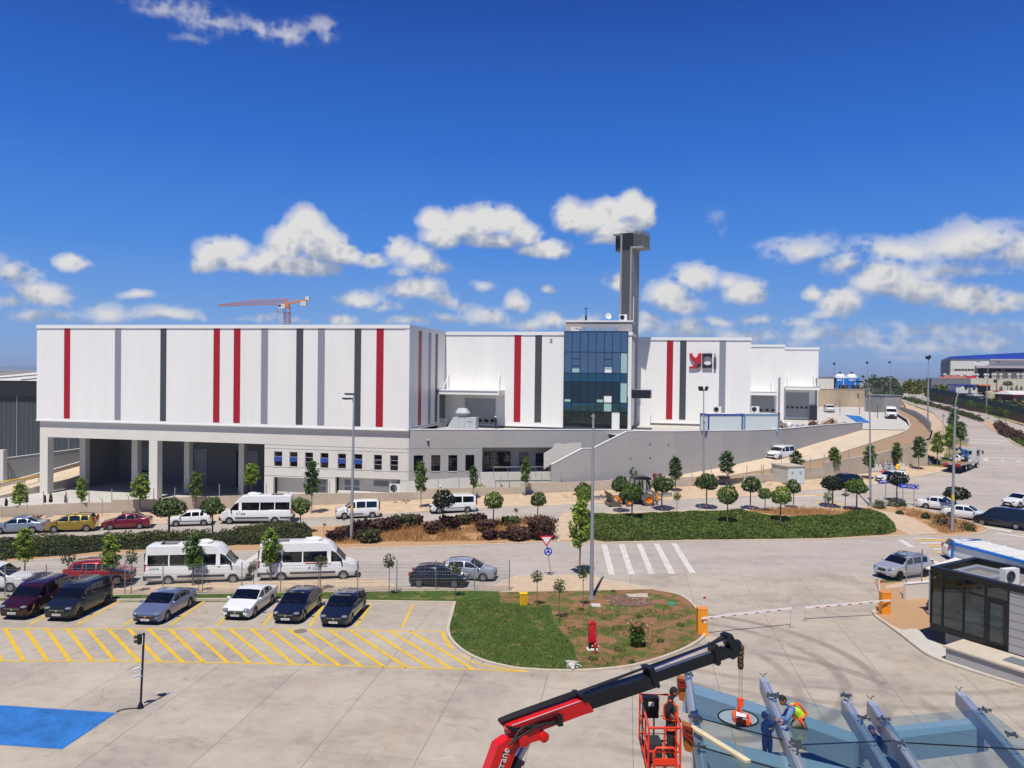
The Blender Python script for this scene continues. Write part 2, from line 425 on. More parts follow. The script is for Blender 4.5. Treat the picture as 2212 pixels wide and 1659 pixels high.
 # ground, roads and markings
def ground_mats():
 m=bpy.data.materials.new('concrete_apron');m.use_nodes=True;m.node_tree.nodes.clear();t=NT(m.node_tree)
 geo=t.n('ShaderNodeNewGeometry');p=geo.outputs['Position']
 rot=t.n('ShaderNodeVectorRotate',I={'Vector':p,'Angle':rad(8.2)},rotation_type='Z_AXIS').outputs[0]
 sx=t.n('ShaderNodeSeparateXYZ',rot)
 def joint(v,per,off,wd):
  u=t.m('FRACT',t.m('DIVIDE',t.m('ADD',v,off),per))
  d=t.m('MULTIPLY',t.m('SUBTRACT',.5,t.m('ABSOLUTE',t.m('SUBTRACT',u,.5))),per)
  return t.m('LESS_THAN',d,wd),t.m('FLOOR',t.m('DIVIDE',t.m('ADD',v,off),per))
 jx,ix=joint(sx.outputs[0],4.15,4.15*40+3.72,.014);jy,iy=joint(sx.outputs[1],3.98,4.0*40+1.0,.010)
 wn=t.n('ShaderNodeTexWhiteNoise',t.n('ShaderNodeCombineXYZ',ix,iy,0.0).outputs[0]).outputs[0]
 n1=t.noise(p,.22,5,.6,.4);n2=t.noise(p,1.6,6,.68);n3=t.noise(p,30,3,.6)
 ps=t.n('ShaderNodeVectorMath',rot,(.12,.6,1),operation='MULTIPLY').outputs[0]
 n4=t.noise(ps,1.0,4,.6)
 f=t.m('ADD',t.m('ADD',t.m('MULTIPLY',n1,.40),t.m('MULTIPLY',n2,.28)),t.m('ADD',t.m('MULTIPLY',n3,.12),t.m('MULTIPLY',n4,.20)))
 c=t.ramp(f,(.34,lin((134,126,114))),(.5,lin((167,157,142))),(.64,lin((183,173,156))))
 c=t.mix(t.m('MULTIPLY',wn,.16),c,(*lin((140,134,126)),1))
 st=t.noise(p,.55,7,.72,1.2);c=t.mix(t.m('MULTIPLY',t.smooth(st,.55,.74),.6),c,(*lin((110,102,94)),1))
 so_=t.noise(p,.3,5,.6,.8);c=t.mix(t.m('MULTIPLY',t.smooth(so_,.56,.74),.28),c,(*lin((186,152,118)),1))
 for(cx,cy,r0,wd,am)in((8.5,41.0,8.2,.45,.5),(8.5,41.0,10.0,.45,.5),(10.0,35.0,9.4,.5,.42),(3.0,40.0,11.0,.4,.35),(20,60,22.0,.4,.3),(20,60,23.8,.4,.3)):
  dd=t.n('ShaderNodeVectorMath',t.n('ShaderNodeVectorMath',p,(cx,cy,0),operation='SUBTRACT').outputs[0],(1,1,0),operation='MULTIPLY').outputs[0]
  l=t.n('ShaderNodeVectorMath',dd,operation='LENGTH').outputs['Value'];k=t.m('SUBTRACT',1.0,t.smooth(t.m('ABSOLUTE',t.m('SUBTRACT',l,r0)),wd*.3,wd))
  k=t.m('MULTIPLY',t.m('MULTIPLY',k,t.smooth(n1,.34,.52)),t.smooth(sx.outputs[0],-1.5,1.5));c=t.mix(t.m('MULTIPLY',k,am),c,(*lin((96,88,82)),1))
 c=t.mix(t.m('MULTIPLY',jx,.75),c,(*lin((92,84,76)),1));c=t.mix(t.m('MULTIPLY',jy,.5),c,(*lin((100,92,84)),1))
 b=t.n('ShaderNodeBsdfPrincipled',I={'Base Color':c,'Roughness':.8,'Specular IOR Level':.3})
 bp=t.n('ShaderNodeBump',I={'Strength':.25,'Distance':.02,'Height':n2});t.L.new(bp.outputs[0],b.inputs['Normal'])
 o=t.n('ShaderNodeOutputMaterial');t.L.new(b.outputs[0],o.inputs[0]);_MC['concrete_apron']=m
 m=bpy.data.materials.new('asphalt');m.use_nodes=True;m.node_tree.nodes.clear();t=NT(m.node_tree)
 p=t.n('ShaderNodeNewGeometry').outputs['Position']
 n1=t.noise(p,.15,4,.6);n2=t.noise(p,1.1,6,.7);n3=t.noise(p,60,2,.7)
 ps=t.n('ShaderNodeVectorMath',p,(.05,.55,1),operation='MULTIPLY').outputs[0];n4=t.noise(ps,1.0,4,.6)
 f=t.m('ADD',t.m('ADD',t.m('MULTIPLY',n1,.3),t.m('MULTIPLY',n2,.25)),t.m('ADD',t.m('MULTIPLY',n3,.22),t.m('MULTIPLY',n4,.23)))
 c=t.ramp(f,(.36,lin((138,131,122))),(.5,lin((165,156,146))),(.62,lin((178,168,157))))
 d=t.noise(p,.35,5,.65,.6);c=t.mix(t.m('MULTIPLY',t.smooth(d,.56,.72),.4),c,(*lin((172,154,134)),1))
 b=t.n('ShaderNodeBsdfPrincipled',I={'Base Color':c,'Roughness':.85,'Specular IOR Level':.3})
 bp=t.n('ShaderNodeBump',I={'Strength':.3,'Distance':.01,'Height':n3});t.L.new(bp.outputs[0],b.inputs['Normal'])
 o=t.n('ShaderNodeOutputMaterial');t.L.new(b.outputs[0],o.inputs[0]);_MC['asphalt']=m
 def patchy(name,soil,grass,thr,sc,dark=.55):
  m=bpy.data.materials.new(name);m.use_nodes=True;m.node_tree.nodes.clear();t=NT(m.node_tree)
  p=t.n('ShaderNodeNewGeometry').outputs['Position']
  n1=t.noise(p,sc,6,.65,.5);n2=t.noise(p,9,5,.7);n3=t.noise(p,2.5,5,.65)
  s1=lin(soil);g1=lin(grass)
  cs=t.ramp(n2,(.3,tuple(v*dark for v in s1)),(.52,s1),(.75,tuple(min(1,v*1.4)for v in s1)))
  cg=t.ramp(t.m('ADD',t.m('MULTIPLY',n2,.6),t.m('MULTIPLY',n3,.4)),(.35,tuple(v*.45 for v in g1)),(.62,tuple(v*1.5 for v in g1)))
  f=t.smooth(t.m('ADD',n1,t.m('MULTIPLY',t.m('SUBTRACT',n2,.5),.35)),thr-.05,thr+.06)
  c=t.mix(f,cs,cg)
  b=t.n('ShaderNodeBsdfPrincipled',I={'Base Color':c,'Roughness':.95,'Specular IOR Level':.15})
  bp=t.n('ShaderNodeBump',I={'Strength':.9,'Distance':.12,'Height':n2});t.L.new(bp.outputs[0],b.inputs['Normal'])
  o=t.n('ShaderNodeOutputMaterial');t.L.new(b.outputs[0],o.inputs[0]);_MC[name]=m
 patchy('soil_weedy',(150,110,80),(90,98,46),.50,.9)
 patchy('soil_dry',(186,150,114),(128,118,66),.66,.3,.7)
 patchy('soil_red',(160,134,108),(120,104,62),.68,.4,.6)
 patchy('lawn',(128,118,66),(72,92,40),.40,.9)
 patchy('earth',(168,146,116),(92,100,56),.50,.05,.75)
 mat('sandy',(190,166,136),.95,var=.22,scale=1.2,bump=.5)
 mat('brick_paving',(186,164,138),.9,var=.16,scale=2.0,bump=.3)
 mat('kerbstone',(188,176,158),.85,var=.15,scale=3)
 mat('yellow_paint',(212,172,30),.7,var=.16,scale=1.5)
 mat('white_paint',(200,194,186),.75,var=.26,scale=2)
 mat('faded_yellow',(206,166,92),.75,var=.2,scale=2)
 mat('blue_paint',(40,106,172),.65,var=.42,scale=1.1)
 mat('yard_concrete',(186,182,172),.8,var=.12,scale=.4)
 mat('ramp_concrete',(196,178,152),.85,var=.14,scale=.5)
ground_mats()
def zg(x,y):
 yw=interp(x,YW)
 if y>yw+2.6 and x<57 and y<400:
  zy=interp(x,[(-22,-2.2),(-12,-1.2),(-2,-.2),(6,.6),(12,1.6),(20,1.7),(57,3)])
  return min(zy,zt(x,y))
 return zt(x,y)
def make_ground():
 mb=MB();nx,ny=len(GX),len(GY)
 mb.v=[(x,y,zg(x,y))for y in GY for x in GX]
 mb.f=[[j*nx+i,j*nx+i+1,(j+1)*nx+i+1,(j+1)*nx+i]for j in range(ny-1)for i in range(nx-1)];mb.m=[0]*len(mb.f)
 o=mb.build('ground',_MC['earth'],smooth=180);o['kind']='structure'
make_ground()
far_edge=Gz(5,(-200,362),(390,350),(780,322),(1230,302),(1700,280))+Gz(6,(350,252),(1040,224),(1450,194),(1815,180))+Gz(7,(0,163),(700,138),(1300,108),(1700,90),(2100,70))+Gz(4,(330,1445),(560,1432),(930,1398),(1120,1372),(1290,1335),(1560,1280),(1640,1250))
road_left=Gz(4,(1790,1090),(1730,1020),(1570,900),(1480,805),(1235,715),(1190,662),(1170,630))
road_right=Gz(4,(1215,612),(1290,640),(1500,690),(1750,765),(2000,850),(2240,925),(2500,1010))
near_edge=Gz(5,(-200,915),(870,838),(1300,792))+Gz(6,(0,768),(560,752),(870,738),(1080,752),(1150,800),(1220,822),(1330,826),(1800,822),(1990,792),(2100,737))+Gz(7,(150,718),(750,712),(1590,695))+Gz(8,(840,690),(1010,738),(1460,760),(2300,800))
asph=near_edge+[(75,52),(95,60)]+road_right[::-1]+road_left[::-1]+far_edge[::-1]
sheet('asphalt_road',asph,_MC['asphalt'],.012)
fence_line=Gz(5,(-200,918),(40,890),(1005,866))+Gz(6,(245,847),(865,838),(1490,828),(2085,832))
walk_near=near_edge[:13]
sheet('brick_sidewalk',walk_near+Gz(7,(150,718),(700,714),(830,745),(1250,830),(600,842),(0,852))+fence_line[::-1],_MC['brick_paving'],.10)
mbk=MB();strip(mbk,dense(near_edge[:13]+Gz(7,(150,718),(700,714))),.08,.08,.11)
strip(mbk,dense(Gz(7,(700,714),(830,745),(1250,830))),.08,.08,.11)
apron=Gz(5,(-250,925))+Gz(6,(1640,925))+Gz(7,(0,850),(600,840),(1250,828),(830,743),(740,712),(1590,694))+Gz(8,(840,689),(1010,738),(1060,850),(1300,900))+[(31,44),(34,12),(-60,12)]
sheet('concrete_apron',apron,_MC['concrete_apron'],.02)
isl=Gz(6,(1640,930),(1612,1040),(1585,1150),(1612,1235),(1700,1322),(1850,1400),(2060,1455))+Gz(7,(200,1477),(500,1490),(800,1480),(1100,1442),(1400,1350),(1600,1250),(1662,1172),(1640,1080),(1590,985),(1500,900),(1400,860),(1250,832))
isl=isl[:1]+smoothpath(isl[1:],4)
top=Gz(7,(600,842),(0,853))+fence_line[::-1]
kerb_left=Gz(5,(-250,935),(880,913),(1780,906))+Gz(6,(900,921),(1640,932))
sheet('planting_soil',isl+Gz(7,(600,842),(0,853))+Gz(6,(1640,850)),_MC['soil_weedy'],.10)
lawn=Gz(6,(1640,934))+isl[1:24]+Gz(7,(300,1470),(500,1482),(670,1462),(612,1380),(600,1290),(520,1200),(430,1090),(405,960),(0,945))+Gz(6,(2010,890),(2005,850),(1490,832),(900,842))+Gz(5,(1005,870),(40,893),(-200,920))+kerb_left
sheet('lawn',lawn,_MC['lawn'],.115)
strip(mbk,dense(isl),.14,.02,.14);strip(mbk,dense(kerb_left),.02,.14,.14)
ok=mbk.build('kerb',_MC['kerbstone']);ok['kind']='structure'
sheet('turned_soil',Gz(7,(830,880),(960,870),(1180,900),(1250,950),(1120,975),(900,960)),mat('dark_soil',(112,84,68),.95,var=.5,scale=4,bump=1.0),.125)
wall_foot=[(x,interp(x,YW))for x in(-60,-50,-37,-24,-13,-3,9,18,27,39,49,57)]
sheet('sandy_sidewalk',far_edge+wall_foot[::-1],_MC['sandy'],.06)
mbk=MB();strip(mbk,dense(far_edge),.1,.1,.12);ok=mbk.build('kerb',_MC['kerbstone']);ok['kind']='structure'
def island(name,pts,m,h=.10,kb=True):
 sheet(name,pts,m,h)
 if kb:
  mb=MB();strip(mb,dense(pts+pts[:1]),.10,.10,h+.03);o=mb.build('kerb',_MC['kerbstone']);o['kind']='structure'
med_left=Gz(5,(-200,505),(0,470),(400,440),(1000,415),(1700,392))+Gz(6,(0,345),(600,318),(1300,290),(2000,268))+Gz(7,(380,240),(440,300),(455,380),(440,440),(0,462))+Gz(6,(1500,478),(700,500),(0,522))+Gz(5,(1230,528),(0,612),(-200,630))
island('median_soil',med_left,_MC['soil_dry'])
sheet('brick_path',Gz(7,(455,300),(460,440),(700,436),(720,270),(640,205),(500,215)),_MC['brick_paving'],.13)
med_right=Gz(7,(460,445),(850,452),(1500,436),(2212,428))+Gz(8,(620,424),(1280,392),(1560,398),(1760,392),(1880,370),(1930,345),(1880,315),(1740,270),(1500,215),(1380,175),(1250,165),(960,160),(600,172),(0,185))+Gz(7,(1700,190),(1200,205),(800,215),(640,230))
island('median_soil',med_right,_MC['soil_dry'])
sheet('brick_path',Gz(8,(900,172),(1010,190),(1200,215),(1330,262),(1440,320),(1530,385),(1290,392),(1180,335),(1100,235)),_MC['brick_paving'],.125)
med_far=Gz(4,(1222,690),(1330,705),(1500,752),(1650,795),(1800,838),(1950,890),(2080,950),(2212,1010),(2420,1090),(2420,1150),(2212,1092),(2120,1050),(2060,985),(1960,950),(1880,890),(1700,835),(1560,790),(1400,748),(1290,722))
island('median_soil',med_far,_MC['soil_dry'])
sheet('sandy_verge',Gz(4,(1290,632),(1500,680),(1750,752),(2000,832),(2260,920),(2300,880),(2000,800),(1750,720),(1500,665)),_MC['sandy'],.05)
def marks(name,m,quads,off=.028):
 mb=MB()
 for q in quads:mb.quad(*[(p[0],p[1],zt(p[0],p[1])+off)for p in q])
 o=mb.build(name,m);o['kind']='structure';return o
def line(a,b,w):
 a=Vector(a[:2]);b=Vector(b[:2]);d=(b-a).normalized();n=Vector((-d.y,d.x))*w/2
 return[tuple(a+n),tuple(b+n),tuple(b-n),tuple(a-n)]
def zline(k,a,b,w,k2=None):return line(G(*z(k,*a),0),G(*z(k2 or k,*b),0),w)
Q=[]
U=Gz(5,(-250,1138))+Gz(6,(0,1140),(1545,1160));Lw=Gz(5,(-250,1398),(1130,1403))+Gz(6,(0,1418),(1100,1448),(1800,1468),(2230,1487))
for P in(U,Lw):
 for a,b in zip(P,P[1:]):Q.append(line(a,b,.13))
for xt,xb,yb in((-300,-180,1397),(-130,12,1397),(40,190,1397),(205,382,1397),(372,562,1397),(540,742,1398),(703,925,1400),(870,1118,1402),(1035,1290,1405),(1195,1470,1408),(1360,1640,1410),(1530,1830,1413),(1690,2010,1416),(1845,2190,1420)):
 Q.append(zline(5,(xt,1140),(xb,yb),.20))
for xt,xb,yb in((10,352,1425),(160,540,1432),(312,722,1438),(480,893,1441),(637,1078,1446),(800,1258,1451),(967,1442,1456),(1127,1620,1461),(1285,1800,1467)):
 Q.append(zline(6,(xt,1141+xt*.012),(xb,yb),.20))
C1=Gz(6,(1545,1160),(1565,1215),(1598,1265),(1637,1310));C2=Gz(6,(1672,1347),(1770,1400),(1900,1436),(2080,1468),(2240,1487))
for P,w in((C1,.18),(C2,.12)):
 P=smoothpath(P,3)
 for a,b in zip(P,P[1:]):Q.append(line(a,b,w))
for k,a,b in((5,(600,905),(235,1108)),(5,(955,918),(615,1110)),(5,(1330,915),(995,1110)),(5,(1640,918),(1370,1112)),(5,(1975,915),(1745,1112)),(5,(2260,925),(2115,1114)),(6,(605,930),(480,1118)),(6,(975,935),(850,1125)),(6,(1310,945),(1225,1128)),(5,(270,910),(-150,1108))):
 Q.append(zline(k,a,b,.15))
for i,q in enumerate(Q):Q[i]=[(p[0],p[1])for p in q]
def marks_stagger(name,m,quads,off):
 mb=MB()
 for i,q in enumerate(quads):mb.quad(*[(p[0],p[1],zt(p[0],p[1])+off+.0012*(i%7))for p in q])
 o=mb.build(name,m);o['kind']='structure'
marks_stagger('parking_markings',_MC['yellow_paint'],Q,.024)
zb=[]
for(a,b,y1,c,d,y2)in((815,858,460,875,925,705),(955,998,458,1035,1085,703),(1098,1140,456,1197,1247,700),(1237,1280,454,1357,1412,697),(1378,1420,452,1525,1577,693)):
 zb.append(Gz(7,(a,y1),(b,y1),(d,y2),(c,y2)))
zb.append(Gz(8,(1195,425),(1235,420),(1330,478),(1290,486)));zb.append(Gz(8,(1430,568),(1470,570),(1535,610),(1500,618)))
for a,b,y in((1380,1625,449),(1480,1690,497),(1545,1655,548),(1320,1500,415)):zb.append(Gz(8,(a,y-5),(b,y-5),(b+8,y+6),(a+8,y+6)))
zb+=[Gz(8,(1905,325),(1925,320),(2120,352),(2100,362)),Gz(8,(1970,370),(1990,366),(2240,398),(2240,408)),Gz(8,(360,70),(530,66),(530,72),(360,78)),Gz(8,(1380,140),(1480,148),(1480,154),(1380,146))]
zb+=[Gz(4,(1780,1020),(2060,1030),(2060,1033),(1780,1023)),Gz(4,(1780,1045),(2120,1062),(2120,1066),(1780,1049)),Gz(4,(1880,1172),(1925,1180),(1925,1196),(1890,1192)),Gz(4,(2020,1185),(2050,1190),(2055,1202),(2030,1198)),Gz(4,(2150,1190),(2185,1195),(2190,1206),(2160,1202)),Gz(4,(1860,1165),(2212,1180),(2212,1184),(1860,1169))]
marks('zebra_crossing',_MC['white_paint'],zb)
marks('faded_crossing',_MC['faded_yellow'],[Gz(8,(a,y-7),(b,y-7),(b+8,y+7),(a+8,y+7))for a,b,y in((1340,1575,425),(1440,1640,471),(1505,1640,522))]+[Gz(8,(360,62),(600,60),(640,66),(380,70)),Gz(8,(520,118),(770,132),(770,142),(520,128))])
edge=[line(a,b,.16)for a,b in zip(*(lambda P:(P,P[1:]))(dense(Gz(5,(0,614),(1230,531))+Gz(6,(0,527),(700,505),(1500,483))+Gz(7,(0,467)),3)))]
edge+=[line(a,b,.14)for a,b in zip(*(lambda P:(P,P[1:]))(dense(Gz(6,(350,258),(1040,230),(1450,200),(1815,186))+Gz(7,(0,170),(700,145),(1300,115),(1700,96)),3)))]
marks('edge_line',_MC['white_paint'],edge,.034)
sheet('blue_bay',Gz('E',(-300,730),(0,750),(935,812),(500,1105),(0,1070),(-300,1048)),_MC['blue_paint'],.03,curved=False)
marks('stop_line',_MC['white_paint'],[Gz(5,(1960,600),(2090,515),(2140,518),(2010,608))])
# the warehouse
def mats2():
 mat('cladding',(226,225,221),.42,var=.045,scale=.5,stretch=(1,1,.12),spec=.4)
 mat('trim_white',(222,222,222),.4)
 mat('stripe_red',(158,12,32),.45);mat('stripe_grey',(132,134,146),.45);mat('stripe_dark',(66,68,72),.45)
 mat('render_white',(206,202,194),.85,var=.06,scale=.5,bump=.15)
 mat('render_cream',(192,186,176),.85,var=.05,scale=.5)
 mat('render_grey',(160,158,156),.85,var=.07,scale=.35,bump=.15)
 mat('bare_concrete',(178,166,150),.9,var=.16,scale=.5,bump=.35)
 mat('old_concrete',(170,152,128),.9,var=.28,scale=.3,bump=.4,stretch=(1,1,.35))
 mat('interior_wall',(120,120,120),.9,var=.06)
 mat('door_grey',(148,150,154),.45);mat('door_dark',(78,80,84),.5)
 mat('black_glass',(10,12,15),.03,spec=.9);mat('blue_glass',(70,98,170),.06,metal=.55)
 mat('frame_dark',(34,40,46),.4,metal=.3);mat('frame_black',(17,18,21),.4)
 mat('frame_alu',(188,190,192),.35,metal=.5)
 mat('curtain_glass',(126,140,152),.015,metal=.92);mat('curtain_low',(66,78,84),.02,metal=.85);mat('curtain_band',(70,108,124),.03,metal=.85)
 mat('pale_pane',(150,184,180),.15,spec=.6);mat('white_panel',(222,222,222),.5)
 mat('tower_concrete',(134,134,134),.85,var=.10,scale=.6);mat('tower_lattice',(116,118,120),.6,metal=.3);mat('tower_dark',(26,28,30),.5)
 mat('galv',(170,174,178),.35,metal=.75);mat('galv_matt',(158,162,166),.5,metal=.4);mat('rust',(120,70,40),.85,var=.3,scale=4)
 mat('louvre',(150,152,154),.5);mat('dark_gap',(12,12,13),.9)
 mat('joint',(120,118,114),.9);mat('unit_grey',(176,182,184),.5);mat('plastic_white',(214,214,210),.45)
mats2()
m_=_MC
RC=at(884,702.7,97.0);e1=Vector((.979,-.204,0)).normalized();e2=Vector((.204,.979,0)).normalized()
PB=Plane(RC,e1);SR=Plane(RC,e2)
ROOF,PANEL=20.85,8.1
wh=thing('warehouse','long white warehouse with red and grey vertical stripes','warehouse',(RC.x,RC.y,0))
def part(mb,name,mats,parent=None,**k):return mb.build(name,mats,parent or wh,**k)
def S_(k,x,y,out=0):return PB.hit(*z(k,x,y),out)[0]
def holes_wall(mb,pl,a0,a1,h0,h1,holes,d0,d1):
 xs=sorted({a0,a1,*[v for h in holes for v in h[:2]if a0<v<a1]});zs=sorted({h0,h1,*[v for h in holes for v in h[2:]if h0<v<h1]})
 for x0,x1 in zip(xs,xs[1:]):
  run=None
  for z0,z1 in zip(zs,zs[1:]):
   cx,cz=(x0+x1)/2,(z0+z1)/2
   if any(h[0]<cx<h[1]and h[2]<cz<h[3]for h in holes):
    if run:pl.box(mb,x0,x1,run[0],run[1],d0,d1);run=None
   else:run=(run[0],z1)if run else(z0,z1)
  if run:pl.box(mb,x0,x1,run[0],run[1],d0,d1)
def clad_block(s0,s1,t0,t1,z0,z1,capw=.12):
 mb=MB();PB.box(mb,s0,s1,z0,z1-.05,-t1,-t0);part(mb,'cladding_wall',m_['cladding'])
 mb=MB();PB.box(mb,s0-.02,s1+.10,z1-.45,z1,-t0-.4,-t0+capw);PB.box(mb,s1-.3,s1+.11,z1-.44,z1-.004,-t1,-t0-.4)
 PB.box(mb,s0-.02,s1+.06,z0-.16,z0+.02,-t0-.3,-t0+.10)
 part(mb,'roof_trim',m_['trim_white'])
sL=PB.hit(80,703)[0]
clad_block(sL,0,0,45,PANEL,ROOF)
def seams(s0,s1,d,z0,z1,step=1.06):
 mb=MB();s=s0+step
 while s<s1-.2:PB.box(mb,s-.008,s+.008,z0+.05,z1-.5,d-.01,d+.003);s+=step
 part(mb,'panel_seam',mat('seam',(212,211,207),.6))
seams(sL,0,0,PANEL,ROOF)
def stripe(k,x0,x1,m,d=0,zt_=None,zb_=None,yb=None):
 a0=S_(k,x0,300,d);a1=S_(k,x1,300,d)
 zb=zb_ if yb is None else PB.hit(*z(k,x0,yb),d)[1]
 mb=MB();PB.box(mb,a0,a1,zb,zt_,d,d+.03);part(mb,'colour_stripe',m_[m])
for k,a,b,m in((1,517,565,'stripe_red'),(1,925,974,'stripe_grey'),(1,1291,1339,'stripe_dark'),(1,1718,1769,'stripe_red'),(1,1881,1934,'stripe_red'),(2,91,145,'stripe_grey'),(2,373,428,'stripe_dark'),(2,546,602,'stripe_grey'),(2,841,894,'stripe_dark'),(2,1017,1075,'stripe_red')):
 stripe(k,a,b,m,0,ROOF-.46,PANEL+.28)
for a,b,m in((1357,1380,'stripe_red'),(1437,1456,'stripe_grey'),(1492,1510,'stripe_dark')):
 t0=SR.hit(*z(2,a,300))[0];t1=SR.hit(*z(2,b,300))[0]
 mb=MB();SR.box(mb,t0,t1,PANEL+.3,ROOF-.5,0,.03);part(mb,'colour_stripe',m_[m])
mb=MB();SR.box(mb,0,15.3,PANEL-.14,PANEL+.05,-.2,.10);part(mb,'roof_trim',m_['trim_white'])
mb=MB();PB.box(mb,-.35,.09,PANEL,ROOF-.46,-.1,.06);part(mb,'corner_trim',m_['trim_white'])
D=-.35
sO=S_(1,2127,1200,D)
zB=5.77
s0=S_(1,320,1200,D)
mb=MB();PB.box(mb,s0,sO,zB,PANEL-.17,D-1.0,D);part(mb,'beam',m_['render_white'])
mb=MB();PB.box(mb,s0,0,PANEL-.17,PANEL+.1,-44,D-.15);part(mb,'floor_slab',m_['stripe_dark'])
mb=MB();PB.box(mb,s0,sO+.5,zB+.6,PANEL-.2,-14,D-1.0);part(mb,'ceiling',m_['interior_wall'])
def pillar(a0,a1,d1,dep,top=zB+.02):
 mb=MB();PB.box(mb,a0,a1,-2.2,top,d1-dep,d1);part(mb,'pillar',m_['render_white'])
pillar(s0,S_(1,383,1200,D),D,1.05);pillar(S_(1,1198,1200,D),S_(1,1265,1200,D),D,1.05)
dB=-6.2
for a,b in((640,686),(1058,1105),(1480,1522),(1918,1962)):pillar(S_(1,a,1200,dB),S_(1,b,1200,dB),dB,.9,zB+.6)
dW=-14.0
sI=S_(1,690,1200,dB-.9)
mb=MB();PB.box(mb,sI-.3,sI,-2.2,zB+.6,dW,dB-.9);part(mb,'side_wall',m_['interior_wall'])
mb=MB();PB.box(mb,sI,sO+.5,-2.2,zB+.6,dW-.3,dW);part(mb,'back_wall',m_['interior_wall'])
for a,b in((1130,1260),(1560,1668),(1960,2078)):
 x0,x1=S_(1,a,1200,dW),S_(1,b,1200,dW)
 mb=MB();PB.box(mb,x0,x1,-1.9,3.4,dW,dW+.12);dr=part(mb,'dock_door',m_['door_grey'])
 mb=MB()
 for i in range(3):c=x0+(x1-x0)*(.22+.28*i);PB.box(mb,c-.32,c+.32,-.35,-.05,dW+.11,dW+.15)
 mb.build('window',m_['black_glass'],dr)
 mb=MB();PB.box(mb,x0-.8,x0-.1,-1.9,3.5,dW,dW+.7);part(mb,'dock_shelter',m_['dark_gap'])
wins=[(194,258,1115,1240),(318,381,1120,1243),(442,506,1125,1250),(566,630,1128,1255),(706,771,1133,1260),(838,902,1138,1265),(996,1060,1143,1270),(1126,1191,1147,1275)]
H=[]
for a,b,c,d in wins:
 x0,zt0=PB.hit(*z(2,a,c),D);x1,zb0=PB.hit(*z(2,b,d),D);H.append((x0,x1,zb0,zt0))
zw0=sum(h[2]for h in H)/8;zw1=sum(h[3]for h in H)/8
H=[(h[0],h[1],zw0,zw1)for h in H]
bays=[(188,628),(686,1207)];HB=[]
for a,b in bays:HB.append((S_(2,a,1380,D),S_(2,b,1380,D),-2.3,PB.hit(*z(2,a,1316),D)[1]-.1))
mb=MB();holes_wall(mb,PB,sO,-.0,-2.2,PANEL-.17,H+HB,D-.4,D);part(mb,'render_wall',m_['render_white'])
mb=MB()
for y0,y1 in((1064,1097),(1108,1110),(1241,1279),(1309,1356)):
 a,h0=PB.hit(*z(2,118,y0),D);b,h1=PB.hit(*z(2,1255,y1),D);h=(h0+h1)/2
 xs=sorted([sO,0.0]+[v for q in H+HB for v in q[:2]if q[2]<h<q[3]])
 for i in range(0,len(xs)-1,2):PB.box(mb,xs[i]+.01,xs[i+1]-.01,h-.03,h+.03,D-.02,D+.004)
part(mb,'joint_line',m_['joint'])
def window(pl,x0,x1,z0,z1,d,sash=True,parent=None,fm='frame_alu'):
 mb=MB();w=.06
 for q in((x0,x0+w,z0,z1),(x1-w,x1,z0,z1),(x0+w,x1-w,z1-w,z1),(x0+w,x1-w,z0,z0+w)):pl.box(mb,*q,d-.22,d-.12)
 if sash:
  for f in(.36,.66):pl.box(mb,x0+w,x1-w,z0+(z1-z0)*f-.03,z0+(z1-z0)*f+.03,d-.22,d-.13)
 o=mb.build('window',m_[fm],parent or wh)
 mb=MB();pl.box(mb,x0+w,x1-w,z0+w,z1-w,d-.24,d-.2);mb.build('pane',m_['black_glass'],o)
 mb=MB();pl.box(mb,x0-.04,x1+.04,z0-.05,z0+.01,d-.25,d+.05);mb.build('sill',m_['render_white'],o)
 if sash=='open':
  za,zb=z0+(z1-z0)*.37,z0+(z1-z0)*.65
  P=pl.P;mb=MB();mb.hexa([P(x0+.05,za,d+.12),P(x1-.05,za,d+.12),P(x1-.05,za,d+.16),P(x0+.05,za,d+.16),P(x0+.05,zb,d-.12),P(x1-.05,zb,d-.12),P(x1-.05,zb,d-.08),P(x0+.05,zb,d-.08)])
  mb.build('sash',m_['blue_glass'],o)
 return o
for i,h in enumerate(H):window(PB,*h,D,'open' if i in(0,1,3,4,5)else True)
for(x0,x1,zb0,zt0),louv in zip(HB,(((500,612,1335,1388),(505,608,1395,1445)),((762,880,1345,1395),(995,1112,1352,1400),(762,880,1405,1440)))):
 mb=MB();PB.box(mb,x0,x1,-2.2,zt0,D-1.2,D-1.0);part(mb,'bay_wall',m_['render_white'])
 mb=MB();PB.box(mb,x0,x1,zt0,zt0+.15,D-1.1,D-.4);part(mb,'bay_soffit',m_['render_white'])
 for a,b,c,d in louv:
  a0,h1=PB.hit(*z(2,a,c),D-1.0);a1,h0=PB.hit(*z(2,b,d),D-1.0);n=7
  mb=MB();PB.box(mb,a0,a1,h0,h1,D-1.0,D-.97)
  for i in range(n):zz=h0+(h1-h0)*(i+.2)/n;PB.box(mb,a0+.05,a1-.05,zz,zz+(h1-h0)/n*.55,D-.97,D-.90)
  part(mb,'louvre_grille',m_['louvre'])
def ac_unit(name_label,pos,rz=0,s=1.0,parent=None):
 t=thing('air_conditioner',name_label,'air conditioner',pos,rz)
 mb=MB();mb.box((0,0,.42*s),(.95*s,.34*s,.78*s));mb.box((-.32*s,0,.015*s),(.08*s,.36*s,.03*s));mb.box((.32*s,0,.015*s),(.08*s,.36*s,.03*s));mb.build('casing',m_['plastic_white'],t,local=True)
 mb=MB();mb.lathe([(.30*s,0),(.30*s,.02*s),(.24*s,.03*s),(.24*s,.0)],18,(-.12*s,-.175*s,.43*s),Matrix.Rotation(rad(90),3,'X'));mb.build('fan_grille',m_['stripe_dark'],t,local=True)
 return t
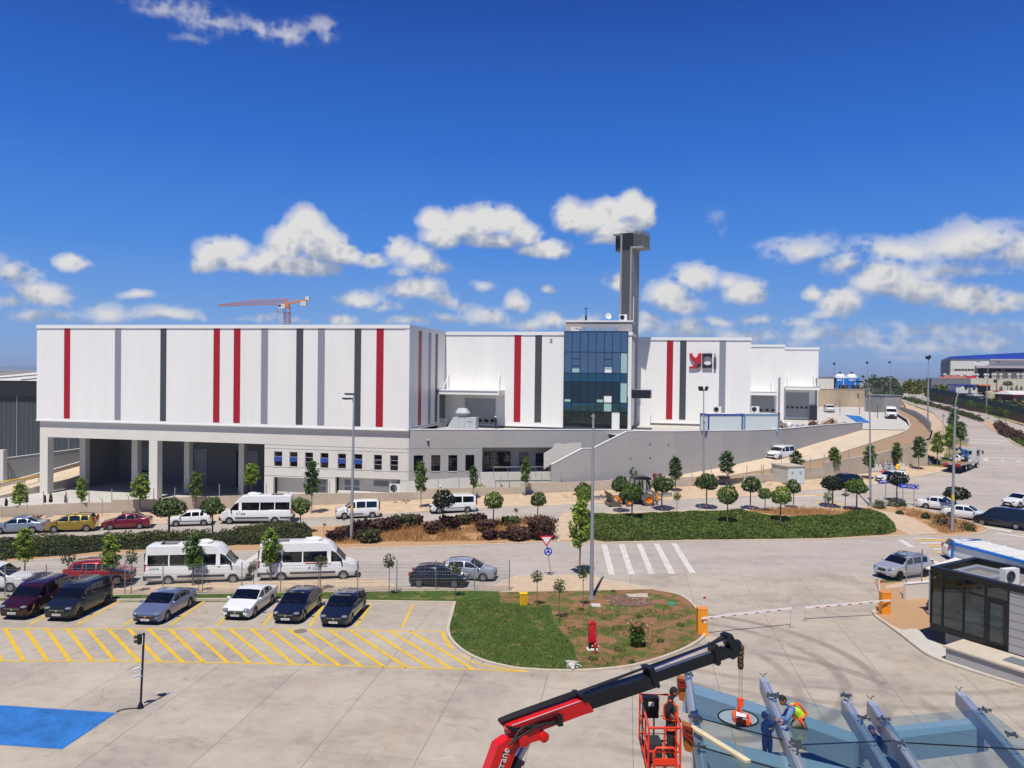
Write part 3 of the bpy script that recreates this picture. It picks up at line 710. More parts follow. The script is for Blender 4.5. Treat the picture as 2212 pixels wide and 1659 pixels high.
p=PB.P(S_(2,1160,1410,D),-.6,D-.55);ac_unit('white outdoor air conditioner in the second bay under the grey louvres',(p.x,p.y,.2),-.2,1.5)
mb=MB();PB.box(mb,HB[1][0]+.2,HB[1][1]-.02,-2.2,.2,D-.95,D-.2);part(mb,'plinth',m_['render_white'])
t2=15.4;sG0=S_(3,515,500,-15.0);sG1=S_(3,1030,500,-15.0)
clad_block(.02,sG0+9.0,t2,60,8.0,ROOF-.01)
for a,b,m in((116,170,'stripe_red'),(283,337,'stripe_dark')):stripe(3,a,b,m,-t2,ROOF-.47,8.45)
seams(.1,sG0,-t2,8.0,ROOF)
mb=MB();PB.box(mb,.03,sG0,7.3,7.82,-t2-.3,-t2-.05);part(mb,'plinth',m_['stripe_dark'])
a0,h1=PB.hit(*z(3,402,210),-t2);a1,h0=PB.hit(*z(3,421,235),-t2)
mb=MB();PB.box(mb,a0,a1,h0,h1,-t2,-t2+.12);part(mb,'vent_box',m_['door_grey'])
def dock_door(k,x0,x1,y0,y1,d,ws,lab='dock_door'):
 a0,h1=PB.hit(*z(k,x0,y0),d);a1,_=PB.hit(*z(k,x1,y0),d)
 mb=MB();PB.box(mb,a0,a1,7.3,h1,d,d+.05);n=9
 for i in range(n):zz=7.5+(h1-7.5)*i/n;PB.box(mb,a0+.02,a1-.02,zz+.02,zz+(h1-7.5)/n-.01,d+.05,d+.07)
 o=part(mb,'dock_door',m_['door_grey'])
 mb=MB();PB.box(mb,a0-.2,a0,7.3,h1+.2,d,d+.09);PB.box(mb,a1,a1+.2,7.3,h1+.2,d,d+.09);PB.box(mb,a0,a1,h1,h1+.2,d,d+.09);mb.build('frame',m_['trim_white'],o)
 zc=PB.hit(*z(k,x0,ws[0]),d)[1]
 for xa,xb in ws[1]:
  c0,c1=S_(k,xa,ws[0],d),S_(k,xb,ws[0],d)
  mb=MB();PB.box(mb,c0,c1,zc-.2,zc+.22,d+.06,d+.10);mb.build('window',m_['black_glass'],o)
 return o
dock_door(2,1728,1978,685,930,-t2,(865,((1780,1814),(1833,1866),(1884,1917),(1935,1968))))
cz1=PB.hit(*z(2,1700,622),-11.7)[1];cz0=PB.hit(*z(2,1700,660),-11.7)[1];cs1=S_(2,2000,640,-11.7)
mb=MB();PB.box(mb,.05,cs1,cz0,cz0+.28,-t2+.02,-11.7);PB.box(mb,.05,cs1+.02,cz0+.28,cz1,-t2+.02,-11.72)
cn=part(mb,'canopy',m_['cladding'])
mb=MB();PB.box(mb,.06,cs1-.1,cz1-.34,cz1-.12,-11.72,-11.69);mb.build('fascia_band',m_['stripe_grey'],cn)
for x in(1600,2010):
 a=S_(2,x,560,-t2);mb=MB();mb.tube([PB.P(a,cz1+2.2,-t2+.05),PB.P(a,cz1,-12.4)],.05);mb.tube([PB.P(a,cz1+2.2,-t2+.06),PB.P(a,cz1,-t2+.06)],.05);mb.build('tie_rod',m_['trim_white'],cn)
t0=SR.hit(*z(2,1516,800))[0]
mb=MB();SR.box(mb,t0+.1,t0+3.0,7.4,12.6,0,.06);o=part(mb,'dock_door',m_['door_dark'])
mb=MB();SR.box(mb,t0-.1,t0+.1,7.4,12.9,0,.09);SR.box(mb,t0+.1,t0+3,12.6,12.9,0,.09);mb.build('frame',m_['trim_white'],o)
gd=-15.0;gtop=PB.hit(*z(3,770,157),gd)[1]
cols=[S_(3,x,240,gd)for x in(517,580,645,709,774,840,905,972,1028)]
rows=[PB.hit(*z(3,770,y),gd)[1]for y in(157,319,487,557,724,796)]+[7.4]
cw=None
mb=MB();PB.box(mb,cols[0],cols[-1],7.3,gtop,gd-1.2,gd-.08);cw=part(mb,'curtain_wall',m_['frame_black'])
rm=['curtain_glass','curtain_glass','curtain_band','curtain_low','curtain_band','curtain_low']  # lower glass rows get a darker mirror colour in place of dark reflections
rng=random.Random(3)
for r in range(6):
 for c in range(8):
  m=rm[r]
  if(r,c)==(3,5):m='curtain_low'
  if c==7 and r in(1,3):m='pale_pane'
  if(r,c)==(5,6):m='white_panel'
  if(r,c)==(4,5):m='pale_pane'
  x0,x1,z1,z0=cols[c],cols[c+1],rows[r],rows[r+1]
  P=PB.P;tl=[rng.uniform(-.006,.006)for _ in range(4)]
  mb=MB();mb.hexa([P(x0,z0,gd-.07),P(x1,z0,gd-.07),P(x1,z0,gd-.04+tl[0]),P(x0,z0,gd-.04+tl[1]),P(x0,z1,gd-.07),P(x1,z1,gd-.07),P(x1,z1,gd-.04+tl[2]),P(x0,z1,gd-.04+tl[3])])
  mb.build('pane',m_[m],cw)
mb=MB()
for x in cols:PB.box(mb,x-.035,x+.035,7.35,gtop,gd-.06,gd+.03)
for h in rows[1:-1]:PB.box(mb,cols[0],cols[-1],h-.04,h+.04,gd-.06,gd+.025)
for c,r,f in((1,1,.33),(1,1,.66),(5,1,.33),(5,1,.66),(1,3,.33),(1,3,.66),(5,3,.33),(1,5,.7),(5,5,.7)):
 h=rows[r]+(rows[r+1]-rows[r])*f;PB.box(mb,cols[c]+.03,cols[c+1]-.03,h-.05,h+.05,gd-.06,gd+.022)
PB.box(mb,cols[0]-.05,cols[-1]+.05,gtop,gtop+.12,gd-1.0,gd+.04)
mb.build('mullion',m_['frame_dark'],cw)
for(a,b,c,d),m in(((835,898,672,730),'white_panel'),((582,638,450,482),'pale_pane'),((842,900,438,455),'pale_pane'),((842,898,458,484),'white_panel'),((520,566,697,720),'pale_pane'),((779,828,700,722),'pale_pane')):
 a0,h1=PB.hit(*z(3,a,c),gd);a1,h0=PB.hit(*z(3,b,d),gd);mb=MB();PB.box(mb,a0,a1,h0,h1,gd-.05,gd+.012);mb.build('blind',m_[m],cw)
a0,h1=PB.hit(*z(3,530,65),gd-2);a1,h0=PB.hit(*z(3,1062,150),gd-2)
mb=MB();PB.box(mb,a0,a1,20.0,h1-.2,gd-8,gd-2);rh=part(mb,'roof_house',m_['render_grey'])
mb=MB();PB.box(mb,a0-.1,a1+.1,h1-.2,h1,gd-8.1,gd-1.85);mb.build('roof_trim',m_['trim_white'],rh)
mb=MB();PB.box(mb,cols[0],cols[-1]+.6,gtop-1,gtop+.05,gd-8,gd-1.1);part(mb,'roof_deck',m_['render_grey'])
mb=MB()
for x in(528,590,655):a=S_(3,x,115,gd-.8);mb.tube([PB.P(a,gtop,gd-.8),PB.P(a,gtop+1.1,gd-.8)],.03)
b0,b1=S_(3,528,115,gd-.8),S_(3,655,115,gd-.8)
for h in(.6,1.1):mb.tube([PB.P(b0,gtop+h,gd-.8),PB.P(b1,gtop+h,gd-.8)],.03)
part(mb,'guard_rail',mat('rail_yellow',(206,160,60),.5))
sE=cols[-1]+.05
mb=MB();PB.box(mb,sE-.6,sE+.02,12.2,ROOF+.0,gd-16,gd-.35);part(mb,'side_cladding',m_['cladding'])
mb=MB();PB.box(mb,sE-.6,sE,7.3,12.2,gd-6,gd-.3);so_=part(mb,'side_glazing',m_['curtain_low'])
mb=MB()
for d in(.3,1.6,2.9,4.2,5.6):PB.box(mb,sE-.02,sE+.05,7.3,12.2,gd-d-.1,gd-d)
mb.build('mullion',m_['frame_dark'],so_)
mb=MB();PB.box(mb,sE+.03,sE+3.0,12.0,13.1,gd-5.5,gd-2.0);cn=part(mb,'entrance_canopy',m_['stripe_grey'])
mb=MB();PB.box(mb,sE+.1,sE+2.95,11.96,13.06,gd-1.99,gd-1.9);mb.build('fascia_band',m_['frame_dark'],cn)
mb=MB();SRo=PB.hit(*z(3,1085,860),-28)[0];PB.box(mb,SRo,SRo+2.2,7.4,10.6,-29.6,-29.45);part(mb,'door',m_['trim_white'])
t3=30.3;s3=S_(3,2018,400,-t3)
clad_block(sE-4,s3,t3,75,8.05,ROOF)
for a,b,m in((1342,1393,'stripe_red'),(1448,1500,'stripe_dark'),(1765,1817,'stripe_grey')):stripe(3,a,b,m,-t3,ROOF-.48,8.5)
seams(sE,s3,-t3,8.05,ROOF)
mb=MB();PB.box(mb,sE-4,s3,6.5,7.85,-t3-.5,-t3-.12);part(mb,'plinth',m_['render_grey'])
mb=MB();PB.box(mb,sE-4,s3,7.85,8.0,-t3-.5,-t3-.10);part(mb,'plinth_band',m_['stripe_dark'])
t4=59.6;s4=S_(4,285,400,-t4);z4=PB.hit(*z(4,150,258),-t4)[1]
clad_block(s3-6,s4,t4,100,7.0,z4)
t5=72.0;s5=S_(4,559,400,-t5);z5=PB.hit(*z(4,450,280),-t5)[1]
clad_block(s4-4,s5,t5,110,7.0,z5)
dock_door(4,20,222,655,845,-t4,(782,((32,58),(82,108),(131,157),(181,207))))
dock_door(4,296,483,640,820,-t5,(762,((301,323),(337,360),(374,397),(411,434),(449,472))))
def dock_canopy(k,x0,x1,y0,y1,d,dep):
 a0,h1=PB.hit(*z(k,x0,y0),d+dep);a1,h0=PB.hit(*z(k,x1,y1),d+dep)
 mb=MB();PB.box(mb,a0,a1,h0,h1,d+.02,d+dep);c=part(mb,'canopy',m_['cladding'])
 mb=MB();PB.box(mb,a0,a1,h1,h1+.12,d+dep-.5,d+dep+.02);mb.build('gutter',m_['stripe_grey'],c)
 for f in(.12,.9):
  a=a0+(a1-a0)*f;mb=MB();mb.tube([PB.P(a,h1+2.6,d+.05),PB.P(a,h1+.1,d+dep-.6)],.05);mb.build('tie_rod',m_['trim_white'],c)
dock_canopy(4,-60,222,640,668,-t4,3.6);dock_canopy(4,292,572,600,625,-t5,3.6)
for a,b,y,d in((225,250,850,-t4+.1),(486,548,825,-t5+.1)):
 x0,x1=S_(4,a,700,d),S_(4,b,700,d);mb=MB();PB.box(mb,x0,x1,6.8,7.6+(2.0 if a>300 else 1.0),d-.2,d+.3);part(mb,'dock_buffer',m_['stripe_dark'])
 mb=MB();PB.box(mb,x1-.35,x1,7,15,d-.2,d+.02);part(mb,'down_pipe',m_['stripe_grey'])
 # annex wall in front of the terrace
PA=Plane((RC.x,RC.y),(26.5,4.3))
DA=-.36
def SA(k,x,y,d=DA):return PA.hit(*z(k,x,y),d)
aEnd=SA(3,1000,935)[0]+.9
ztop=SA(2,1700,938)[1]
HA=[]
for a,b,c,d in((1317,1392,1149,1276),(1458,1530,1147,1278),(1596,1667,1147,1278),(1733,1804,1145,1275)):
 x0,h1=SA(2,a,c);x1,h0=SA(2,b,d);HA.append((x0,x1,h0,h1))
x0,h1=SA(2,1868,1086);x1,h0=SA(3,425,1272);ent=(x0,x1,h0-.2,h1)
mb=MB();holes_wall(mb,PA,.02,aEnd,-.6,ztop-.1,HA+[ent],DA-.4,DA)
an=thing('annex_wall','grey rendered terrace wall with four dark windows and a recessed entrance','annex',(RC.x+8,RC.y,0))
mb.build('render_wall',m_['render_grey'],an)
mb=MB();PA.box(mb,.02,aEnd,ztop-.1,ztop,DA-.45,DA+.05);mb.build('coping',m_['trim_white'],an)
for h in HA:window(PA,*h,DA,False,an,'frame_dark')
mb=MB();pr=[SA(2,x,y)for x,y in((1262,1356),(1420,1350),(1480,1338),(1560,1338),(1640,1328),(1800,1326),(1862,1330),(1862,1420),(1300,1450),(1262,1450))]
PA.shape(mb,[(a,max(h,-.5))for a,h in pr],DA-.02,DA+.006);mb.build('primer_patch',m_['render_white'],an)
mb=MB();pr=[SA(3,x,y)for x,y in((352,1132),(422,1090),(440,1055),(470,1050),(520,1058),(575,1047),(655,1047),(655,1100),(520,1180),(425,1210),(352,1262))]
PA.shape(mb,pr,DA-.02,DA+.006);mb.build('primer_patch',m_['render_white'],an)
mb=MB()
for y in(1093,1280):
 a,h=SA(2,1262,y);b,_=SA(2,1862,y);xs=sorted([a,b]+[v for q in HA for v in q[:2]if q[2]<h<q[3]])
 for i in range(0,len(xs)-1,2):PA.box(mb,xs[i]+.01,xs[i+1]-.01,h-.03,h+.03,DA-.02,DA+.004)
mb.build('joint_line',m_['joint'],an)
de=DA-2.2
mb=MB();PA.box(mb,ent[0]-.3,ent[1]+1,-.6,ent[3]+.2,de-.3,de);PA.box(mb,ent[0]-.3,ent[0],-.6,ent[3],de,DA-.4);PA.box(mb,ent[0]-.3,ent[1]+1,ent[3]-.0,ent[3]+.2,de,DA-.4);mb.build('recess_wall',m_['render_cream'],an)
for k,a,b,c,d in((2,1885,1926,1120,1278),(2,1930,2092,1118,1276),(3,156,222,1128,1262),(3,286,352,1132,1262)):
 x0,h1=SA(k,a,c,de);x1,h0=SA(k,b,d,de);window(PA,x0,x1,h0,h1,de+.3,True,an,'frame_dark')
x0=SA(2,1852,1290)[0];x1=SA(3,415,1290)[0]
mb=MB();PA.box(mb,x0,x1,-.6,SA(2,1900,1283)[1],DA+.05,DA+.35);mb.build('parapet',m_['render_white'],an)
mb=MB()
for f in(0,.25,.5,.75,1):a=x0+1.5+(x1-x0-2)*f;mb.tube([PA.P(a,2.3,DA+1.2),PA.P(a,3.6,DA+1.2)],.03)
mb.tube([PA.P(x0+1.5,3.6,DA+1.2),PA.P(x1-.5,3.6,DA+1.2)],.03);mb.build('handrail',m_['galv'],an)
def camera_dome(pl,k,x,y,d,lab):
 a,h=pl.hit(*z(k,x,y),d);p=pl.P(a,h,d+.1);t=thing('wall_camera',lab,'security camera',p)
 mb=MB();mb.box((0,.05,.1),(.25,.3,.12));mb.build('bracket',m_['plastic_white'],t,local=True);mb=MB();mb.ball((0,-.05,-.05),.17);mb.build('dome',m_['stripe_dark'],t,smooth=180,local=True)
camera_dome(PA,2,1431,1033,DA,'small black and white camera high on the grey terrace wall')
# stair wall and long retaining wall of the plateau
PS=Plane(at(1191.5,1004,94.2),(19.9,5.9))
def ps_at(px,py):a,h=PS.hit(px,py);return PS.P(a,h)
rw=[]
for px,py in(z(3,415,1225),z(3,660,1097),z(3,750,1094),z(3,1020,958),z(3,1100,955),z(3,1400,957)):rw.append(ps_at(px,py))
for px,py,Y in((1507,931.2,100.4),(1560,930.6,102),(1618,930.0,104.5),(1674,928,108),(1717,924.5,112.5),(1779,918.5,120),(1822,915.5,126),(1863.7,912.7,133)):rw.append(at(px,py,Y))
def wallstrip(name,pts,zb,th,m,parent=None,cap=None):
 mb=MB();mc=MB();n=len(pts);off=[]
 for i in range(n):
  d=(pts[min(i+1,n-1)]-pts[max(i-1,0)]);d.z=0;d.normalize();off.append(Vector((-d.y,d.x,0))*th)
 for i in range(n-1):
  a,b=pts[i],pts[i+1];a2,b2=a+off[i],b+off[i+1]
  za,zb_=(zb(a),zb(b))if callable(zb)else(zb,zb)
  mb.hexa([(a.x,a.y,za),(b.x,b.y,zb_),(b2.x,b2.y,zb_),(a2.x,a2.y,za),a,b,b2,a2])
  if cap:
   u=Vector((0,0,.07));o=off[i]*.12;o2=off[i+1]*.12
   mc.hexa([a-o+u*.05,b-o2+u*.05,b2+o2+u*.05,a2+o+u*.05,a-o+u,b-o2+u,b2+o2+u,a2+o+u])
 o=mb.build(name,m,parent)
 if cap:mc.build('coping',m_[cap],parent or o)
 return o
rt=thing('retaining_wall','long smooth grey retaining wall stepping up beside the ramp','retaining wall',(rw[0].x,rw[0].y,1))
wallstrip('wall_face',rw,.6,.3,m_['render_grey'],rt,'trim_white')
a=rw[0];b=a+Vector((-.3,8,0))
mb=MB();
for i in range(7):
 f=i/6;p=PS.P(*PS.hit(*z(3,1010-0*i,1000)))if False else None
for(k,x,y)in((3,1205,1058),(3,1355,1064),(3,1458,1058),(3,1560,1048),(3,1050,1172),(3,1208,1167),(3,1564,1160)):
 if x<1420:a,h=PS.hit(*z(k,x,y));q=PS.P(a,h)
 else:q=at(*z(k,x,y),100.3)
 mb.box(q,(.14,.14,.14))
mb.build('weep_hole',m_['stripe_dark'],rt)
# yard, plateau and ramp surfaces
sheet('loading_yard',[(-130,140),(-130,60),(-66,80.5)]+[(x,interp(x,YW)+.8)for x in(-60,-50,-37,-24,-14,-6)]+[(-4,100),(-12,140)],m_['yard_concrete'],0,zf=lambda x,y:interp(x,[(-24,-1.9),(-14,-1.2),(-4,-.1)]),curved=True)
def zp(x,y):
 w=sstep(38,50,x)
 return 7.6*(1-w)+w*interp(y,[(100,7.5),(112,7.2),(133,6.55),(150,6.7),(200,7.2),(260,7.4)])
ro=[at(1500,1036,97),at(1618,1021.5,99.8),at(1700,1006,103),at(1782,990.6,107),at(1860,965,114.5),at(1940,939.6,125.5),at(1960,930,133),at(1966,920,140),at(1960,907,152),at(1940,895,172),at(1936,880,205)]
plat=[(RC.x+.5,RC.y+1.6),(3,100.7),(12,102.0)]+[(p.x-.1,p.y+.25)for p in rw[3:]]+[tuple(p[:2])for p in ro[6:]]+[(97,222),(60,222),(50,190),(40,160),(0,130),(-9,114)]
sheet('plateau_floor',plat,m_['yard_concrete'],0,zf=zp)
ri=[at(1372,1037.6,97.2),at(1494,1021.5,100.0),at(1618,997.3,104.4),at(1717,973,112.4),at(1790,951,121),at(1863.7,928.9,132.8)]
def ribbon(name,A,B,m,n=24,kind='structure'):
 def samp(P,f):
  L=[0]
  for a,b in zip(P,P[1:]):L.append(L[-1]+(b-a).length)
  t=f*L[-1]
  for i in range(len(P)-1):
   if t<=L[i+1]+1e-6:return P[i]+(P[i+1]-P[i])*((t-L[i])/(L[i+1]-L[i]))
  return P[-1]
 mb=MB();k=6
 rows_=[[samp(A,i/n).lerp(samp(B,i/n),j/k)for j in range(k+1)]for i in range(n+1)]
 mb.v=[tuple(p)for r in rows_ for p in r]
 mb.f=[[i*(k+1)+j,i*(k+1)+j+1,(i+1)*(k+1)+j+1,(i+1)*(k+1)+j]for i in range(n)for j in range(k)];mb.m=[0]*len(mb.f)
 o=mb.build(name,m,smooth=180)
 if kind:o['kind']=kind
 return o
lift=Vector((0,0,.03));back=Vector((-.1,.15,0))
ribbon('ramp_road',[p+back+lift for p in ri],[p+lift for p in ro[:7]],m_['ramp_concrete'])
lw=[at(1495,1041,96.6),at(1618,1031,98.9),at(1700,1022,101.9),at(1780.5,1008,104.8),at(1886.6,987,109.7),at(1950,964,115),at(2006,950,122),at(2012,930,135),at(1985,905,160),at(1955,880,203)]
ribbon('soil_bank',[p+Vector((0,0,.05))for p in ro],[p+Vector((0,0,.02))for p in lw],m_['soil_red'])
mb=MB();pth=ro[2:]
for a,b in zip(pth,pth[1:]):
 mb.bar(a+Vector((0,0,.08)),b+Vector((0,0,.08)),.25,.2)
o=mb.build('kerb',m_['kerbstone']);o['kind']='structure'
ribbon('soil_bank',[p+Vector((.3,.1,-.1))for p in lw[5:]],[Vector((*G(*z(4,x,y))[:2],zt(*G(*z(4,x,y))[:2])+.02))for x,y in((1560,1180),(1600,1060),(1570,910),(1480,810),(1240,722))],m_['sandy'])
# low boundary wall along the far side walk, stepping up
bw=thing('boundary_wall','low raw concrete wall stepping along the far side walk','boundary wall',(-37,85,0))
steps=[((5,-150,165),(5,535,127)),((5,535,127),(5,905,120)),((5,905,99),(5,1408,95)),((5,1408,80),(5,1950,66)),((2,-60,1466),(2,1340,1446)),((2,1340,1416),(2,2178,1403)),((3,165,1372),(3,640,1364)),((3,640,1364),(3,890,1352)),((3,890,1345),(3,1400,1332)),((3,1400,1328),(3,1540,1322)),((3,1540,1322),(3,2212,1296)),((4,-40,1308),(4,255,1302)),((4,255,1262),(4,605,1243)),((4,605,1208),(4,1000,1140)),((4,1000,1140),(4,1240,1082)),((4,1240,1082),(4,1440,1030))]
def wy(px):
 lo,hi=-64.0,62.0
 for _ in range(40):
  m=(lo+hi)/2;Y=interp(m,YW)+.15;d=ray(px,1040);x=d.x/d.y*Y
  if x>m:lo=m
  else:hi=m
 return lo,interp(lo,YW)+.15
for a,b in steps:
 pa,pb=z(*a),z(*b);(xa,ya),(xb,yb)=wy(pa[0]),wy(pb[0])
 A=at(pa[0],pa[1],ya);B=at(pb[0],pb[1],yb)
 mb=MB();n=Vector((-(B-A).y,(B-A).x,0)).normalized()*.28
 mb.hexa([(A.x,A.y,-2.4),(B.x,B.y,-2.4),(B.x+n.x,B.y+n.y,-2.4),(A.x+n.x,A.y+n.y,-2.4),A,B,B+n,A+n]);mb.build('wall_bay',m_['bare_concrete'],bw)
for k,x,y0,y1 in((5,350,35,125),(5,533,35,125),(5,716,40,122),(5,899,10,118),(5,1237,5,97),(5,1406,0,95),(5,1764,-28,68),(5,1945,-40,66))+tuple((2,x,a,b)for x,a,b in((130,1378,1462),(308,1376,1460),(470,1370,1456),(640,1360,1452),(988,1352,1450),(1170,1350,1448),(1512,1325,1413),(1681,1322,1410),(1850,1320,1408),(2015,1318,1404)))+tuple((3,x,a,b)for x,a,b in((333,1290,1370),(492,1286,1366),(653,1285,1362),(808,1265,1356),(943,1268,1348),(1083,1268,1342),(1243,1268,1338),(1543,1242,1322),(1697,1248,1316),(1836,1235,1310),(1985,1228,1303)))+tuple((4,x,a,b)for x,a,b in((100,1222,1306),(116,1222,1305),(183,1215,1303),(258,1184,1300),(492,1172,1250),(603,1134,1240),(802,1120,1172))):
 px,py=z(k,x,y1);xx,Y=wy(px);p0=at(px,py,Y+.12);p1=at(*z(k,x,y0),Y+.12);p1=Vector((p0.x,p0.y,max(p1.z,p0.z+1.2)))
 mb=MB();mb.cyl(p0-Vector((0,0,.1)),p1,.045,n=6);mb.build('fence_post',m_['galv_matt'],bw)
for k,x,y0,y1 in((5,15,150,262),(5,218,135,262),(5,822,95,238),(5,1032,70,220)):
 p0=G(*z(k,x,y1));p1=Vector((p0.x,p0.y,at(*z(k,x,y0),p0.y).z));mb=MB();mb.tube([p0,p1,p1+Vector((-.25,-.05,.2))],.05)
 o=mb.build('concrete_post',m_['bare_concrete']);tag(o,{15:'grey leaning post at the far left end of the low wall',218:'grey post in front of the low wall beside the small cypress trees',822:'grey bent topped post between the mustard car and the red car',1032:'grey bent topped post behind the dark red sedan'}[x],'fence post','bent posts at the low wall')
mb=MB();a,q=lw[5]+Vector((.3,.1,-.1)),G(*z(4,1560,1180));mb.quad(a,(q.x,q.y,q.z+.02),(q.x,q.y,q.z-2),(a.x,a.y,-1));mb.quad((a.x,a.y,a.z),(a.x-3,a.y-5,a.z-.4),(a.x-3,a.y-5,-1),(a.x,a.y,-1));o=mb.build('soil_bank',m_['sandy']);o['kind']='structure'
# vehicles
def text_mesh(txt,size,depth=.004):
 c=bpy.data.curves.new('lettering','FONT');c.body=txt;c.size=size;c.extrude=depth/2;c.align_x='CENTER';c.align_y='CENTER';c.resolution_u=2
 o=bpy.data.objects.new('lettering',c);COL.objects.link(o)
 me=bpy.data.meshes.new_from_object(o.evaluated_get(bpy.context.evaluated_depsgraph_get()))
 bpy.data.objects.remove(o);bpy.data.curves.remove(c);return me
def lettering(txt,size,m,parent,M,name='lettering',sx=1.0):
 0
 me=text_mesh(txt,size);me.transform(M@Matrix.Diagonal((sx,1,1,1)));me.name=name;me.materials.clear();me.materials.append(m)
 o=bpy.data.objects.new(name,me);COL.objects.link(o);o.parent=parent;PAR.setdefault(parent.name,[]).append(o);return o
def axes(o,x,y,zv):
 x,y,zv=Vector(x).normalized(),Vector(y).normalized(),Vector(zv).normalized()
 return Matrix(((x.x,y.x,zv.x,o[0]),(x.y,y.y,zv.y,o[1]),(x.z,y.z,zv.z,o[2]),(0,0,0,1)))
def paint(name,col,metal=.0,rough=.22,coat=1.0):return mat('paint_'+name,col,rough,metal=metal,coat=coat,spec=.5)
mat('car_glass',(9,12,14),.04,spec=.85);mat('tyre',(22,22,23),.85);mat('rim',(168,170,174),.3,metal=.8);mat('rim_dark',(40,41,44),.4,metal=.5)
mat('black_plastic',(26,27,29),.6);mat('lamp_clear',(120,126,132),.08,spec=.9,coat=1);mat('lamp_red',(150,10,14),.15,coat=1);mat('lamp_amber',(214,110,20),.2,coat=1)
mat('plate_white',(214,214,210),.5);mat('plate_ink',(20,20,24),.6);mat('chrome',(200,202,205),.12,metal=1.0);mat('seat_dark',(30,30,32),.9)
WHEELS={}
def wheel_proto(r,wd,style):
 k=(round(r,3),wd,style)
 if k in WHEELS:return WHEELS[k]
 MX=Matrix.Rotation(rad(-90),3,'X')
 a=MB();a.lathe([(r*.66,-wd/2),(r*.92,-wd/2),(r,-wd*.36),(r,wd*.36),(r*.92,wd/2),(r*.66,wd/2),(r*.64,wd*.2),(r*.64,-wd*.2)],20,M=MX)
 b=MB();b.lathe([(r*.66,-wd*.1),(r*.67,wd*.42),(r*.60,wd*.44),(r*.56,wd*.20),(.001,wd*.18)],20,M=MX)
 n={'five':5,'ten':10,'steel':0}[style.split('_')[0]]
 for i in range(n):
  q=2*math.pi*i/n;d=Vector((math.cos(q),0,math.sin(q)));c=Vector((0,wd*.30,0));w=r*(.16 if n==5 else.08)
  b.bar(c+d*r*.08,c+d*r*.60,w,wd*.22,up=(0,1,0))
 if n==0:
  b.lathe([(r*.5,wd*.2),(r*.52,wd*.36),(r*.34,wd*.42),(.001,wd*.44)],16,M=MX)
 b.lathe([(r*.15,wd*.2),(r*.15,wd*.44),(.001,wd*.46)],12,M=MX)
 t=a.build('wheel',m_['tyre'],smooth=40);rm_=b.build('rim',m_['rim_dark' if 'dark' in style else 'rim'],smooth=40)
 ms=(t.data,rm_.data);bpy.data.objects.remove(t);bpy.data.objects.remove(rm_);WHEELS[k]=ms;return ms
